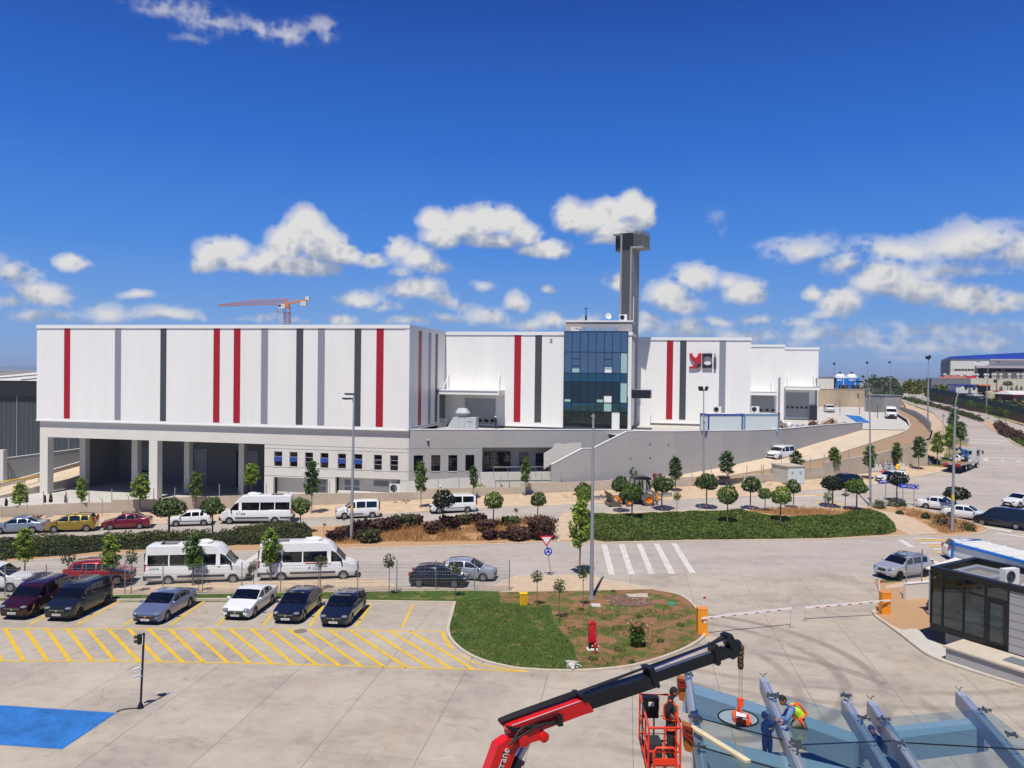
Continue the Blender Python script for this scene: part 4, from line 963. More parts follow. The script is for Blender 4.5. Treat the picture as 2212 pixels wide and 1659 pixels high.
def vehicle(name,label,cat,sp,pm,loc,heading,group=None,plate=None,wheel='five',extras=()):
 0
 L,Wd,Hh,wb,fo,wr=sp['L'],sp['W'],sp['H'],sp['wb'],sp['fo'],sp['wr']
 zb=sp.get('zb',.2);w=Wd/2;tum=sp.get('tum',.17)
 rz=math.atan2(heading[1],heading[0])
 root=thing(name,label,cat,loc,rz,group)
 X=lambda f:L/2-f*L
 top=[(f,h)for f,h in sp['top']]
 bf,br=sp['belt']
 topz=lambda f:interp(f,top)
 beltz=lambda f:bf+(br-bf)*min(1,max(0,(f-.2)/.7))
 gz1=sp.get('gz1')
 def half(f):
  e0=max(0,(.10-f)/.10);e1=max(0,(f-.92)/.08)
  return w*(1-.20*e0**2-.10*e1**2)
 fx=[(fo)/L,(fo+wb)/L];ra=wr*1.13
 st={f for f,_ in top}|{v for s in sp['win']for v in s}|{0,.004,.03,.06,.1,.92,.97,.995,1}
 for c in fx:
  for q in(-1,-.999,-.86,-.6,-.25,.25,.6,.86,.999,1):st.add(c+q*ra/L)
 st=sorted(v for v in st if 0<=v<=1)
 st=[v for i,v in enumerate(st)if i==0 or v-st[i-1]>.0012]
 rings=[]
 for f in st:
  hw=half(f);zt_=topz(f);b=beltz(f);glass=zt_>b+.10
  arch=0
  for c in fx:
   dx=(f-c)*L
   if abs(dx)<ra:arch=max(arch,wr+math.sqrt(max(0,ra*ra-dx*dx))*.98)
  z0=zb+(.10 if f<.02 or f>.985 else 0)
  lo=max(z0,arch);be=min(b,zt_-.05);lo2=min(max(z0+.14,arch),be-.04);lo=min(lo,be-.06)
  mid=max(lo2+.01,min(be-.02,z0+.36))
  pts=[(0,lo),(hw*.90 if arch==0 else hw*.985,lo),(hw*.985,lo2),(hw,mid),(hw*.985,be)]
  if glass:
   hgt=zt_-b;gt=min(zt_-.09,gz1 or 99)
   if gt<b+.05:gt=b+.05
   y5=hw*.975;sl=tum*(gt-b)
   pts+=[(y5-.01,b+.025),(y5-.02-sl,gt),(y5-.03-tum*(zt_-.05-b)-.03,zt_-.045),((y5-tum*hgt)*.84,zt_-.006),(0,zt_+.018)]
  else:
   pts+=[(hw*.955,be+.02),(hw*.93,zt_-.022),(hw*.86,zt_-.006),(hw*.5,zt_+.004),(0,zt_+.012)]
  rings.append((f,pts,glass))
 K=10
 def full(p,x):return[(x,y,h)for y,h in p]+[(x,-y,h)for y,h in p[-2:0:-1]]
 n=len(full(rings[0][1],0))
 V=[]
 for f,p,g in rings:V+=full(p,X(f))
 body=MB();gl=MB();body.v=list(V);gl.v=list(V)
 wsr,rwr=sp['ws'],sp.get('rw')
 inr=lambda f,s:s[0]-1e-6<=f<=s[1]+1e-6
 for i in range(len(rings)-1):
  f=(rings[i][0]+rings[i+1][0])/2;g=rings[i][2]or rings[i+1][2]
  for k in range(n):
   kk=(k+1)%n;a,c=(k,kk)
   face=(i*n+k,i*n+kk,(i+1)*n+kk,(i+1)*n+k)
   sidek=min(k,n-1-k)
   isg=False
   if g and sidek==5 and any(inr(f,s)for s in sp['win'])and rings[i][2]and rings[i+1][2]:isg=True
   if sidek>=7 and(inr(f,wsr)or(rwr and inr(f,rwr))):isg=True
   if isg:gl.f.append(face);gl.m.append(0)
   else:
    body.f.append(face);body.m.append(1 if sidek==0 or(sidek==1 and sp.get('clad'))else 0)
 for r0,fl in((0,False),(len(rings)-1,True)):
  idx=[r0*n+k for k in range(n)];body.f.append(idx if fl else idx[::-1]);body.m.append(0)
 def finish(mb,nm,mm):
  used=sorted({i for f in mb.f for i in f});mp={o:k for k,o in enumerate(used)}
  mb.v=[mb.v[i]for i in used];mb.f=[[mp[i]for i in f]for f in mb.f]
  return mb.build(nm,mm,root,smooth=38,local=True)
 finish(body,'body',[pm,m_['black_plastic']])
 finish(gl,'window_glass',m_['car_glass'])
 tm,rm_=wheel_proto(wr,sp.get('tw',.21),wheel)
 for f in fx:
  for sgn in(1,-1):
   o=bpy.data.objects.new('wheel',tm);COL.objects.link(o);o.parent=root;PAR.setdefault(root.name,[]).append(o)
   o.location=(X(f),sgn*(w-.12),wr);o.rotation_euler=(0,0,0 if sgn>0 else math.pi)
   r=bpy.data.objects.new('rim',rm_);COL.objects.link(r);r.parent=o;PAR.setdefault(o.name,[]).append(r)
 hz=sp.get('lz',.66)
 for sgn in(1,-1):
  mb=MB();s2=sp.get('lamp',(.20,.20,.075));mb.ball((X(.036),sgn*(w*.70),hz),s2,10,6);mb.build('headlight',m_['lamp_clear'],root,smooth=180,local=True)
  mb=MB();tz,th=sp.get('tail',(.85,.16));mb.box((X(.985),sgn*(w*.80),tz),(.16,.26,th));mb.build('tail_light',m_['lamp_red'],root,local=True)
  mb=MB();mz=beltz(.25)+.10;mx=X(wsr[0]+.035);mb.ball((mx,sgn*(w+.10),mz),(.08,.12,.09),8,6);mb.bar((mx,sgn*(w-.06),mz-.05),(mx,sgn*(w+.06),mz-.02),.05,.04)
  mb.build('mirror',m_[sp['mirror']]if sp.get('mirror')else pm,root,smooth=180,local=True)
  for q in sp.get('handles',(.52,.70)):
   mb=MB();mb.box((X(q),sgn*(w*.99),beltz(q)-.10),(.17,.03,.03));mb.build('door_handle',m_[sp['mirror']]if sp.get('mirror')else pm,root,local=True)
 gw,gh,gzz=sp.get('grille',(.95,.19,.50))
 mb=MB();mb.box((X(0)-.02,0,gzz),(.09,gw,gh));g_=mb.build('grille',m_['black_plastic'],root,local=True)
 mb=MB();mb.box((X(0)+.018,0,gzz+gh*.32),(.03,gw*.9,.02));mb.build('grille_trim',m_['chrome'],g_,local=True)
 mb=MB();mb.box((X(0)-.02,0,zb+.13),(.06,gw*1.25,.10));mb.build('air_intake',m_['black_plastic'],root,local=True)
 if sp.get('bumper'):
  mb=MB();mb.box((X(0)-.10,0,zb+.20),(.28,Wd*.86,.30));mb.box((X(1)+.06,0,zb+.22),(.2,Wd*.94,.3));mb.build('bumper',m_['black_plastic'],root,local=True)
 for e,sg in((X(0)+.02,1),(X(1)-.02,-1)):
  pz=sp.get('pz',.34)if sg>0 else sp.get('rpz',.75)
  mb=MB();mb.box((e,0,pz),(.02,.52,.115));pl_=mb.build('number_plate',m_['plate_white'],root,local=True)
  if plate and sg>0:lettering(plate,.105,m_['plate_ink'],pl_,axes((e+.013,0,pz),(0,sg,0),(0,0,1),(sg,0,0)),'plate_lettering',.82)
 if rwr is None:
  rg=sp.get('rearglass')
  if rg:mb=MB();mb.box((X(1)-.006,0,(rg[0]+rg[1])/2),(.03,Wd*.72,rg[1]-rg[0]));mb.build('rear_glass',m_['car_glass'],root,local=True)
 for ex in extras:ex(root,sp,X,pm)
 return root
def ex_rails(m='chrome',f0=.36,f1=.9):
 def fn(root,sp,X,pm):
  for sg in(1,-1):
   y=sg*(sp['W']/2-sp.get('tum',.17)*(sp['H']-sp['belt'][0])-.12)
   mb=MB();hz=[interp(f0,sp['top']),interp((f0+f1)/2,sp['top']),interp(f1,sp['top'])]
   mb.tube([(X(f0),y,hz[0]),(X(f0)-.12,y,hz[0]+.07),(X((f0+f1)/2),y,hz[1]+.075),(X(f1)+.12,y,hz[2]+.07),(X(f1),y,hz[2])],.022);mb.build('roof_rail',m_[m],root,local=True)
 return fn
def ex_wipers(root,sp,X,pm):
 c,r=sp['ws']
 mb=MB();z0=interp(c+.01,sp['top'])+.03;x0=X(c+.012)
 for y in(.45,-.15):mb.tube([(x0,y,z0),(x0-.12,y-.5,z0+.10)],.012)
 mb.build('wiper',m_['black_plastic'],root,local=True)
def ex_moulding(zc=.5,h=.06,m='black_plastic',f0=.2,f1=.85):
 def fn(root,sp,X,pm):
  for sg in(1,-1):
   mb=MB();mb.box(((X(f0)+X(f1))/2,sg*(sp['W']/2+.004),zc),(X(f0)-X(f1),.02,h));mb.build('side_moulding',m_[m],root,local=True)
 return fn
def ex_badge(root,sp,X,pm):
 gw,gh,gz=sp.get('grille',(.95,.19,.50))
 mb=MB();mb.lathe([(.06,0),(.06,.02),(.001,.02)],12,(X(0)+.02,0,gz+.03),Matrix.Rotation(rad(90),3,'Y'));mb.build('badge',m_['chrome'],root,local=True)
def ex_stripedroof(root,sp,X,pm):
 mb=MB()
 for y in(-.45,-.22,0,.22,.45):mb.box(((X(.45)+X(.9))/2,y,interp(.6,sp['top'])+.012),(X(.45)-X(.9),.05,.02))
 mb.build('roof_rib',pm,root,local=True)
def ex_sunroof(f0=.42,f1=.8):
 def fn(root,sp,X,pm):
  zz=max(interp(f0,sp['top']),interp(f1,sp['top']));mb=MB();mb.box(((X(f0)+X(f1))/2,0,zz+.012),(X(f0)-X(f1),sp['W']*.52,.02));mb.build('glass_roof',m_['car_glass'],root,local=True)
 return fn
def ex_side_text(txt,f,zc,size,m='text_blue',both=True,off=.012):
 def fn(root,sp,X,pm):
  y=sp['W']/2+off
  lettering(txt,size,m_[m],root,axes((X(f),-y,zc),(1,0,0),(0,0,1),(0,-1,0)))
  if both:lettering(txt,size,m_[m],root,axes((X(f),y,zc),(-1,0,0),(0,0,1),(0,1,0)))
 return fn
mat('text_blue',(34,46,120),.5);mat('text_grey',(170,172,176),.5);mat('text_dark',(50,52,60),.5);mat('stripe_orange',(214,80,34),.5)
HATCH=dict(L=4.0,W=1.71,H=1.46,wb=2.5,fo=.80,wr=.31,belt=(.90,.98),top=[(0,.52),(.012,.66),(.05,.74),(.24,.94),(.43,1.39),(.52,1.455),(.70,1.45),(.87,1.36),(.955,1.02),(.985,.92),(1,.70)],ws=(.25,.43),rw=(.87,.955),win=[(.29,.535),(.555,.72),(.74,.82)],tail=(.90,.22))
SEDAN=dict(L=4.6,W=1.81,H=1.46,wb=2.68,fo=.90,wr=.325,belt=(.90,.97),top=[(0,.50),(.01,.66),(.05,.75),(.25,.96),(.42,1.40),(.50,1.455),(.62,1.45),(.70,1.39),(.84,1.08),(.97,1.03),(.99,.93),(1,.72)],ws=(.26,.42),rw=(.70,.84),win=[(.30,.51),(.525,.685),(.70,.765)],tail=(.88,.16))
SUV=dict(L=4.34,W=1.82,H=1.68,wb=2.67,fo=.85,wr=.36,zb=.28,belt=(1.06,1.12),top=[(0,.66),(.012,.84),(.05,.95),(.25,1.10),(.40,1.56),(.47,1.66),(.70,1.68),(.88,1.60),(.955,1.16),(.985,1.05),(1,.8)],ws=(.26,.40),rw=(.88,.955),win=[(.29,.50),(.52,.70),(.72,.85)],lz=.86,grille=(1.0,.2,.72),pz=.56,clad=True,tail=(1.05,.3),rpz=.9)
VAN=dict(L=4.4,W=1.85,H=1.82,wb=2.785,fo=.87,wr=.325,zb=.22,belt=(1.05,1.07),top=[(0,.58),(.012,.78),(.05,.90),(.20,1.10),(.345,1.62),(.42,1.78),(.55,1.82),(.93,1.80),(.972,1.70),(.992,1.10),(1,.72)],ws=(.21,.37),rw=None,rearglass=(1.12,1.62),win=[(.25,.44),(.465,.67),(.69,.93)],lz=.80,grille=(1.1,.2,.64),pz=.44,tail=(1.1,.5),tum=.12,rpz=.85)
MINIBUS=dict(L=6.95,W=2.02,H=2.74,wb=4.325,fo=1.0,wr=.345,tw=.22,zb=.30,belt=(1.32,1.34),gz1=2.12,top=[(0,.72),(.008,1.02),(.03,1.12),(.125,1.36),(.215,2.06),(.255,2.42),(.30,2.66),(.36,2.74),(.95,2.74),(.982,2.66),(.995,1.5),(1,.9)],ws=(.13,.225),rw=None,rearglass=(1.45,2.2),win=[(.155,.27),(.31,.55),(.562,.755),(.767,.965)],lz=.98,lamp=(.22,.18,.13),grille=(.95,.28,.82),pz=.55,tail=(1.25,.5),tum=.055,mirror='black_plastic',handles=(.28,),bumper=True,rpz=.9)
def S2(base,**k):d=dict(base);d.update(k);return d
def wheels_at(sp,k,fr,rr,side=1,heading=None,k2=None,zfn=None):
 0
 F=G(*z(k,*fr));Rr=G(*z(k2 or k,*rr))
 h=Vector(heading).normalized()if heading else(F-Rr).to_2d().normalized()
 left=Vector((-h.y,h.x));mid=(F+Rr).to_2d()/2
 c=mid-left*(sp['W']/2-.12)*side
 c=c-h*((sp['L']/2-sp['fo']-sp['wb']/2))*1.0
 return(c.x,c.y,zt(c.x,c.y)+.012),tuple(h)
PKH=(-.085,-.996)
def park(name,label,sp,pm,k,fr,rr,plate,wheel='five',extras=(),k2=None,heading=PKH,side=1,group='cars in the marked bays',cat='car',dz=.008):
 loc,h=wheels_at(sp,k,fr,rr,side,heading,k2);return vehicle(name,label,cat,sp,pm,(loc[0],loc[1],loc[2]+dz),h,group,plate,wheel,extras)
VANR=S2(VAN,H=1.86,mirror='black_plastic',clad=True)
pg=paint('graphite',(34,36,42),.5,.28);pmr=paint('maroon',(66,14,18),.5,.25);pw=paint('white',(214,214,212),0,.3,.6)
park('parked_van','dark grey family van with ribbed silver roof rails in the car park',VANR,pg,5,(637,1062),(845,942),'34 EUK 588','five_dark',(ex_rails(),ex_stripedroof,ex_wipers,ex_badge,ex_side_text('Rifter',.58,.62,.2,'text_grey')),cat='van')
park('parked_van','maroon family van with roof rails, leftmost in the car park',VANR,pmr,5,(292,1050),(500,930),'34 EUK 585','five_dark',(ex_rails(),ex_wipers,ex_badge),cat='van')
park('parked_car','silver blue saloon alone between two yellow bay lines',S2(SEDAN,L=4.77,W=1.83,H=1.48,wb=2.79,wr=.335,grille=(1.15,.18,.51),lamp=(.24,.22,.06)),paint('steel_blue',(122,132,160),.5,.25),5,(1325,1086),(1526,966),'34 GKE 179','ten',(ex_badge,ex_wipers))
park('parked_car','white saloon with black grille beside the dark hatchback',S2(SEDAN,L=4.63,W=1.81,grille=(1.0,.21,.50),lamp=(.26,.20,.075)),pw,5,(2037,1046),(2180,942),'34 ANO 499','five',(ex_badge,ex_wipers))
HB_=S2(HATCH,L=4.36,W=1.79,H=1.47,wb=2.65,fo=.86,wr=.33,grille=(1.05,.21,.51))
pnavy=paint('dark_grey_blue',(38,44,58),.6,.22)
park('parked_car','dark blue grey hatchback next to the white saloon',HB_,pnavy,6,(420,1077),(548,971),'34 EYL 560','five',(ex_sunroof(),ex_badge,ex_wipers))
park('parked_car','dark blue grey hatchback at the right end of the parked row',HB_,pnavy,6,(818,1107),(893,992),'34 EYL 572','five',(ex_sunroof(),ex_badge,ex_wipers))
NRH=(math.cos(rad(9)),math.sin(rad(9)))
def ex_bus(num,orange=False,hdr=True,text=None):
 def fn(root,sp,X,pm):
  for sg in(1,-1):
   y=sg*(sp['W']/2+.006)
   mb=MB();mb.box(((X(.225)+X(.68))/2,y,.62),(X(.225)-X(.68),.03,.14));mb.box(((X(.83)+X(.99))/2,y,.62),(X(.83)-X(.99),.03,.14));mb.build('side_moulding',m_['text_dark'],root,local=True)
   if orange:mb=MB();mb.box(((X(.31)+X(.53))/2,y,1.30),(X(.31)-X(.53),.02,.06));mb.build('colour_stripe',m_['stripe_orange'],root,local=True)
  mb=MB();mb.box((X(.47),0,2.80),(1.0,1.0,.14));mb.ball((X(.44),0,2.84),(.55,.5,.16),12,6);mb.build('roof_air_conditioner',m_['plastic_white'],root,smooth=40,local=True)
  mb=MB();mb.box((X(.78),0,2.77),(1.1,.8,.06));mb.build('roof_hatch',m_['car_glass'],root,local=True)
 return fn
def onroad(name,label,sp,pm,k,fr,rr,side,heading,plate=None,wheel='five',extras=(),k2=None,cat='car',group=None):
 loc,h=wheels_at(sp,k,fr,rr,side,heading,k2);return vehicle(name,label,cat,sp,pm,loc,h,group,plate,wheel,extras)
bus_ex=lambda num,o,*t:(ex_bus(num,o),ex_side_text(num,.43,.92,.34),ex_wipers)+t
MB_G='white minibuses on the road'
onroad('minibus','white minibus with P 4131 on its side behind the mesh fence',MINIBUS,pw,5,(1848,778),(1382,782),-1,NRH,None,'steel',bus_ex('P 4131',False,ex_side_text('COSKUN',.90,1.18,.16,'text_dark')),cat='minibus',group=MB_G)
onroad('minibus','white minibus with P 1272 and an orange stripe on its side',MINIBUS,pw,6,(735,745),(268,756),-1,NRH,None,'steel',bus_ex('P 1272',True,ex_side_text('COSKUN',.90,1.18,.16,'text_dark')),cat='minibus',group=MB_G)
FRH=(-math.cos(rad(14)),-math.sin(rad(14)))
onroad('minibus','white minibus with P 1298 heading left on the far carriageway',MINIBUS,pw,5,(1855,302),(190,286),1,(-.992,-.12),None,'steel',(ex_bus('P 1298'),ex_side_text('P 1298',.30,1.0,.30),ex_wipers),k2=6,cat='minibus',group=MB_G)
onroad('parked_car','red sport utility car with black roof rails behind the dark grey van',SUV,paint('red',(150,18,16),.2,.25),5,(925,790),(625,800),-1,NRH,None,'five',(ex_rails('black_plastic'),))
onroad('parked_car','black hatchback behind the mesh fence in the roadside bay',HATCH,paint('black',(12,13,16),.2,.2),6,(1625,812),(1375,800),-1,(.99,-.06),None,'five',())
onroad('parked_car','small silver hatchback standing beyond the black hatchback',S2(HATCH,L=4.05,W=1.72),paint('silver',(164,170,180),.4,.28),6,(1868,766),(1610,735),-1,(.96,-.14),None,'five',(ex_badge,ex_wipers))
onroad('parked_van','white van with black bumper cut by the left edge of the frame',S2(VAN,L=4.9,H=1.95,wb=3.0,mirror='black_plastic',clad=True),pw,5,(45,840),(-260,850),-1,(.99,.10),None,'steel',(ex_wipers,),cat='van')
X3=S2(SUV,L=4.57,W=1.85,wb=2.79,clad=False,grille=(.62,.2,.74))
onroad('parked_car','silver sport utility car with twin black grilles near the gate',X3,paint('silver_light',(176,180,186),.35,.28),8,(1200,756),(1412,712),1,(-.905,-.43),'34 BKE 188','five_dark',(ex_rails('black_plastic'),ex_sunroof(.40,.78)))
onroad('parked_car','silver saloon at the left edge on the far carriageway',S2(SEDAN,mirror=None),paint('silver_blue',(132,140,154),.45,.3),5,(-20,388),(270,362),1,FRH,None,'five',())
onroad('parked_car','mustard yellow people carrier parked on the far carriageway',S2(VAN,L=4.26,W=1.81,H=1.62,wb=2.69,wr=.32,belt=(.98,1.02),top=[(0,.52),(.012,.70),(.05,.80),(.20,1.0),(.40,1.48),(.50,1.60),(.62,1.62),(.90,1.52),(.965,1.08),(.99,.95),(1,.70)],ws=(.21,.40),rw=(.90,.965),win=[(.25,.48),(.50,.71),(.73,.87)],lz=.70,grille=(.9,.16,.56),tail=(1.15,.4)),paint('mustard',(150,124,26),.35,.3),5,(452,366),(678,356),1,FRH,None,'five',())
onroad('parked_car','dark red older saloon parked on the far carriageway',S2(SEDAN,L=4.24,W=1.69,H=1.41,wb=2.52,fo=.83,wr=.295),paint('dark_red',(112,12,28),.3,.28),5,(903,344),(1108,334),1,FRH,None,'five',())
onroad('parked_car','small white hatchback with black window pillars near the round tree',S2(HATCH,L=3.99,W=1.65,H=1.49),pw,5,(1427,318),(1628,308),1,FRH,None,'five',(ex_moulding(.52),))
onroad('parked_van','white family van with black side moulding behind the tall lamp post',VAN,pw,6,(765,256),(980,245),1,FRH,None,'five',(ex_moulding(.5,.1,f0=.3,f1=.62),),cat='van')
onroad('parked_van','long white van with black rear windows behind a round tree',S2(VAN,L=4.88,W=1.79,H=1.83,wb=3.0),pw,6,(1522,212),(1748,203),1,FRH,None,'five',(ex_rails('plastic_white'),ex_moulding(.56,.05)),cat='van')
onroad('parked_car','black sport utility car half hidden by round trees',SUV,paint('black',(12,13,16),.2,.2),4,(690,1440),(885,1400),1,(-.975,-.22),None,'five',(ex_rails('black_plastic'),))
onroad('parked_car','old white hatchback seen behind the blue exit signs',S2(HATCH,L=3.95,W=1.68,top=[(0,.50),(.012,.64),(.05,.72),(.26,.92),(.40,1.36),(.48,1.43),(.86,1.40),(.90,1.34),(.965,.98),(.985,.9),(1,.68)]),pw,4,(1090,1372),(1272,1372),1,(-.96,-.28),None,'five',())
onroad('parked_car','white saloon half behind the round tree by the right lamp post',SEDAN,pw,4,(1575,1612),(1487,1578),-1,(.79,-.62),None,'five',())
onroad('parked_car','white saloon with dark lower grille beside the dark van',SEDAN,pw,8,(1785,290),(1690,235),-1,(.79,-.62),'34 UR 1789','five',(ex_badge,))
MPV=S2(VAN,L=4.95,W=1.92,H=1.96,wb=3.0,clad=False,top=[(0,.62),(.012,.85),(.05,.98),(.16,1.12),(.29,1.72),(.36,1.90),(.5,1.96),(.94,1.95),(.975,1.85),(.993,1.2),(1,.8)],ws=(.17,.31),win=[(.21,.38),(.40,.64),(.66,.93)])
onroad('parked_van','dark grey people van seen from behind at the right edge',MPV,paint('dark_van',(30,33,42),.5,.25),8,(1990,265),(2095,340),-1,(-.72,.69),None,'five',(),cat='van')
onroad('parked_car','white car cut by the right edge beyond the dark people van',SEDAN,pw,8,(2185,150),(2290,175),1,(-.9,-.4),None,'five',())
onroad('parked_car','white sport utility car with sloping rear window behind the guard booth',S2(SUV,clad=False),pw,8,(1960,600),(1700,600),-1,(.98,-.16),None,'five',(ex_sunroof(.34,.75),))
def placed(name,label,sp,pm,p,heading,**k):return vehicle(name,label,k.pop('cat','car'),sp,pm,tuple(p),heading,**k)
DB=S2(VAN,L=4.4,H=1.86)
placed('parked_van','white van driving down the ramp beside the grey wall',DB,pw,at(*z(4,252,1178),107.6),(-.80,-.60),cat='van',extras=(ex_rails('plastic_white'),))
q=at(*z(4,646,790),186);placed('parked_van','white van seen from the front before the far stained wall',DB,pw,(q.x,q.y,zp(q.x,q.y)),(-.18,-.98),cat='van')
CARGO=S2(MINIBUS,L=5.5,W=2.06,H=2.45,wb=3.5,top=[(0,.75),(.01,1.05),(.04,1.18),(.16,1.38),(.26,2.0),(.31,2.3),(.36,2.42),(.42,2.45),(.95,2.45),(.985,2.38),(.995,1.5),(1,.9)],ws=(.165,.27),win=[(.19,.33),(.36,.62),(.64,.95)],rearglass=(1.4,2.1),gz1=2.0)
q=at(*z(4,1140,848),165);placed('parked_van','white high roofed van facing the camera beside the concrete block hut',CARGO,pw,(q.x,q.y,zp(q.x,q.y)),(-.36,-.93),cat='van',wheel='steel')
q=G(*z(4,1712,771));placed('parked_car','silver saloon on the far lane of the climbing road',SEDAN,paint('silver',(164,170,180),.4,.28),(q.x,q.y,q.z),(-.55,-.83))
q=G(*z(4,1325,683));placed('parked_car','white pickup like car far up the climbing road',SUV,pw,(q.x,q.y,q.z),(-.5,-.86))
q=G(*z(4,1196,668));placed('parked_car','white car farthest up the climbing road',SUV,pw,(q.x,q.y,q.z),(-.4,-.9))
# vegetation
leafmat('leaf_dark',(34,56,22),(86,118,42));leafmat('leaf_mid',(48,74,26),(112,142,50));leafmat('leaf_light',(82,110,30),(150,170,62));leafmat('leaf_black',(14,24,14),(40,60,28))
leafmat('leaf_sparse',(50,60,30),(112,116,62));leafmat('leaf_hedge',(50,68,26),(126,146,62),.3);leafmat('leaf_lawn',(56,78,28),(116,132,58),.3);leafmat('leaf_hedge_dark',(42,54,26),(104,110,60),.3)
leafmat('leaf_purple',(34,22,22),(86,56,50),.2);leafmat('leaf_purple2',(54,38,30),(116,84,62),.2);leafmat('straw',(150,104,58),(206,164,106),.3);leafmat('leaf_conifer',(70,78,24),(142,140,52),.2);leafmat('leaf_olive',(40,52,26),(92,104,56),.25)
leafmat('petal_pink',(190,90,100),(228,150,150),.3)
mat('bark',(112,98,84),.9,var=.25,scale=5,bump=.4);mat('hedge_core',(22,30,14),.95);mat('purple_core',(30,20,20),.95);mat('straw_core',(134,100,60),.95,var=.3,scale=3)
def quadmesh(name,Q,mats,parent=None,core=None,world=True):
 0
 n=len(Q);V=Q.reshape(-1,3)
 off=WL(parent)if(parent is not None and world)else Vector((0,0,0))
 F=np.arange(n*4).reshape(-1,4)
 cv=np.array(core.v,dtype=float).reshape(-1,3)if core else np.zeros((0,3))
 allv=np.concatenate([V,cv])-np.array(off)
 faces=F.tolist()+([[i+n*4 for i in f]for f in core.f]if core else[])
 me=bpy.data.meshes.new(name);me.from_pydata(allv.tolist(),[],faces)
 for m in mats:me.materials.append(m)
 if core:me.polygons.foreach_set('material_index',[0]*n+[1]*len(core.f))
 me.update();o=bpy.data.objects.new(name,me);COL.objects.link(o)
 if parent is not None:o.parent=parent;PAR.setdefault(parent.name,[]).append(o)
 return o
def leafquads(P,N,size,rng,asp=.6,jit=.7):
 n=len(P);N=N+rng.normal(0,jit,(n,3));N/=np.linalg.norm(N,axis=1)[:,None]+1e-9
 A=rng.normal(0,1,(n,3));A-=N*(A*N).sum(1)[:,None];A/=np.linalg.norm(A,axis=1)[:,None]+1e-9
 B=np.cross(N,A);s=size*rng.uniform(.65,1.3,(n,1))
 a,b=A*s*.5,B*s*.5*asp
 fold=N*s*.12
 return np.stack([P-a,P+b+fold,P+a,P-b+fold],1)
def sph(rng,n):d=rng.normal(0,1,(n,3));return d/np.linalg.norm(d,axis=1)[:,None]
def round_proto(seed,leaf,H=3.0,R=.85,RZ=.72,n=950,size=.19,trunk=.055,hole=.72):
 rng=np.random.RandomState(seed);t=thing('round_tree','x','tree')
 zc=H-RZ
 C=sph(rng,26);d=sph(rng,n)
 dots=d@C.T;lump=np.clip((dots.max(1)-.80)/.2,0,1)
 r=(.80+.30*lump)*(hole+(1.02-hole)*rng.uniform(0,1,n)**.6)
 P=d*r[:,None]*np.array([R,R,RZ]);P[:,2]=np.where(P[:,2]<0,P[:,2]*.82,P[:,2])
 Q=leafquads(P+np.array([0,0,zc]),d,size,rng)
 mb=MB();lean=rng.uniform(-.06,.06,2)
 mb.tube([(0,0,-.05),(lean[0],lean[1],zc*.45),(lean[0]*.5,lean[1]*.5,zc-RZ*.55),(0,0,zc+.1)],[trunk*1.25,trunk,trunk*.85,trunk*.5],7)
 for k in range(7):
  q=k*2.4+seed;e=Vector((math.cos(q)*R*.6,math.sin(q)*R*.6,zc+RZ*(.1+.35*rng.rand())));mb.tube([(0,0,zc-RZ*.6),Vector((0,0,zc-RZ*.3))*.6+e*.4*Vector((1,1,0)).length*0+Vector((e.x*.4,e.y*.4,(zc-RZ*.3)*.4)),e],[trunk*.55,trunk*.4,trunk*.15],5)
 mb.build('trunk',m_['bark'],t,smooth=60,local=True)
 quadmesh('crown',Q,[m_[leaf]],t);return t
def sapling_proto(seed,leaf,H=4.2,z0=1.45,R=.86,clumps=14,per=66,size=.22):
 rng=np.random.RandomState(seed);t=thing('young_maple','x','tree')
 mb=MB();mb.tube([(0,0,-.05),(.04,.02,H*.4),(-.02,.03,H*.75),(0,0,H*.95)],[.05,.04,.028,.012],6)
 Ps,Ns=[],[]
 for k in range(clumps):
  f=(k+.5)/clumps;zc=z0+.25+(H-z0-.35)*f;rr=R*(math.sin(math.pi*min(1,.18+.80*f))**.8)*rng.uniform(.45,1.0)*.72
  q=k*2.399+seed;c=np.array([math.cos(q)*rr,math.sin(q)*rr,zc])
  mb.tube([(0,0,zc-.45),(c[0]*.5,c[1]*.5,zc-.2),tuple(c)],[.018,.014,.006],5)
  d=sph(rng,per);cr=R*rng.uniform(.38,.56)
  Ps.append(c+d*cr*rng.uniform(.3,1,(per,1))*np.array([1,1,.85]));Ns.append(d+np.array([0,0,.6]))
 mb.build('trunk',m_['bark'],t,smooth=60,local=True)
 quadmesh('crown',leafquads(np.concatenate(Ps),np.concatenate(Ns),size,rng,.75,.6),[m_[leaf]],t);return t
PROTO={}
def proto(kind,leaf,v):
 k=(kind,leaf,v)
 if k not in PROTO:
  if kind=='round':PROTO[k]=[round_proto(11+v*7,leaf),3.0,False]
  elif kind=='maple':PROTO[k]=[sapling_proto(5+v*3,leaf),4.2,False]
  elif kind=='sparse':PROTO[k]=[round_proto(40+v*5,leaf,2.6,.52,.48,230,.15,.03,.35),2.6,False]
  elif kind=='twig':PROTO[k]=[round_proto(70+v,leaf,1.5,.2,.2,60,.11,.02,.2),1.5,False]
  elif kind=='far':PROTO[k]=[round_proto(90+v,leaf,3.2,1.0,.85,420,.30,.06),3.2,False]
 return PROTO[k]
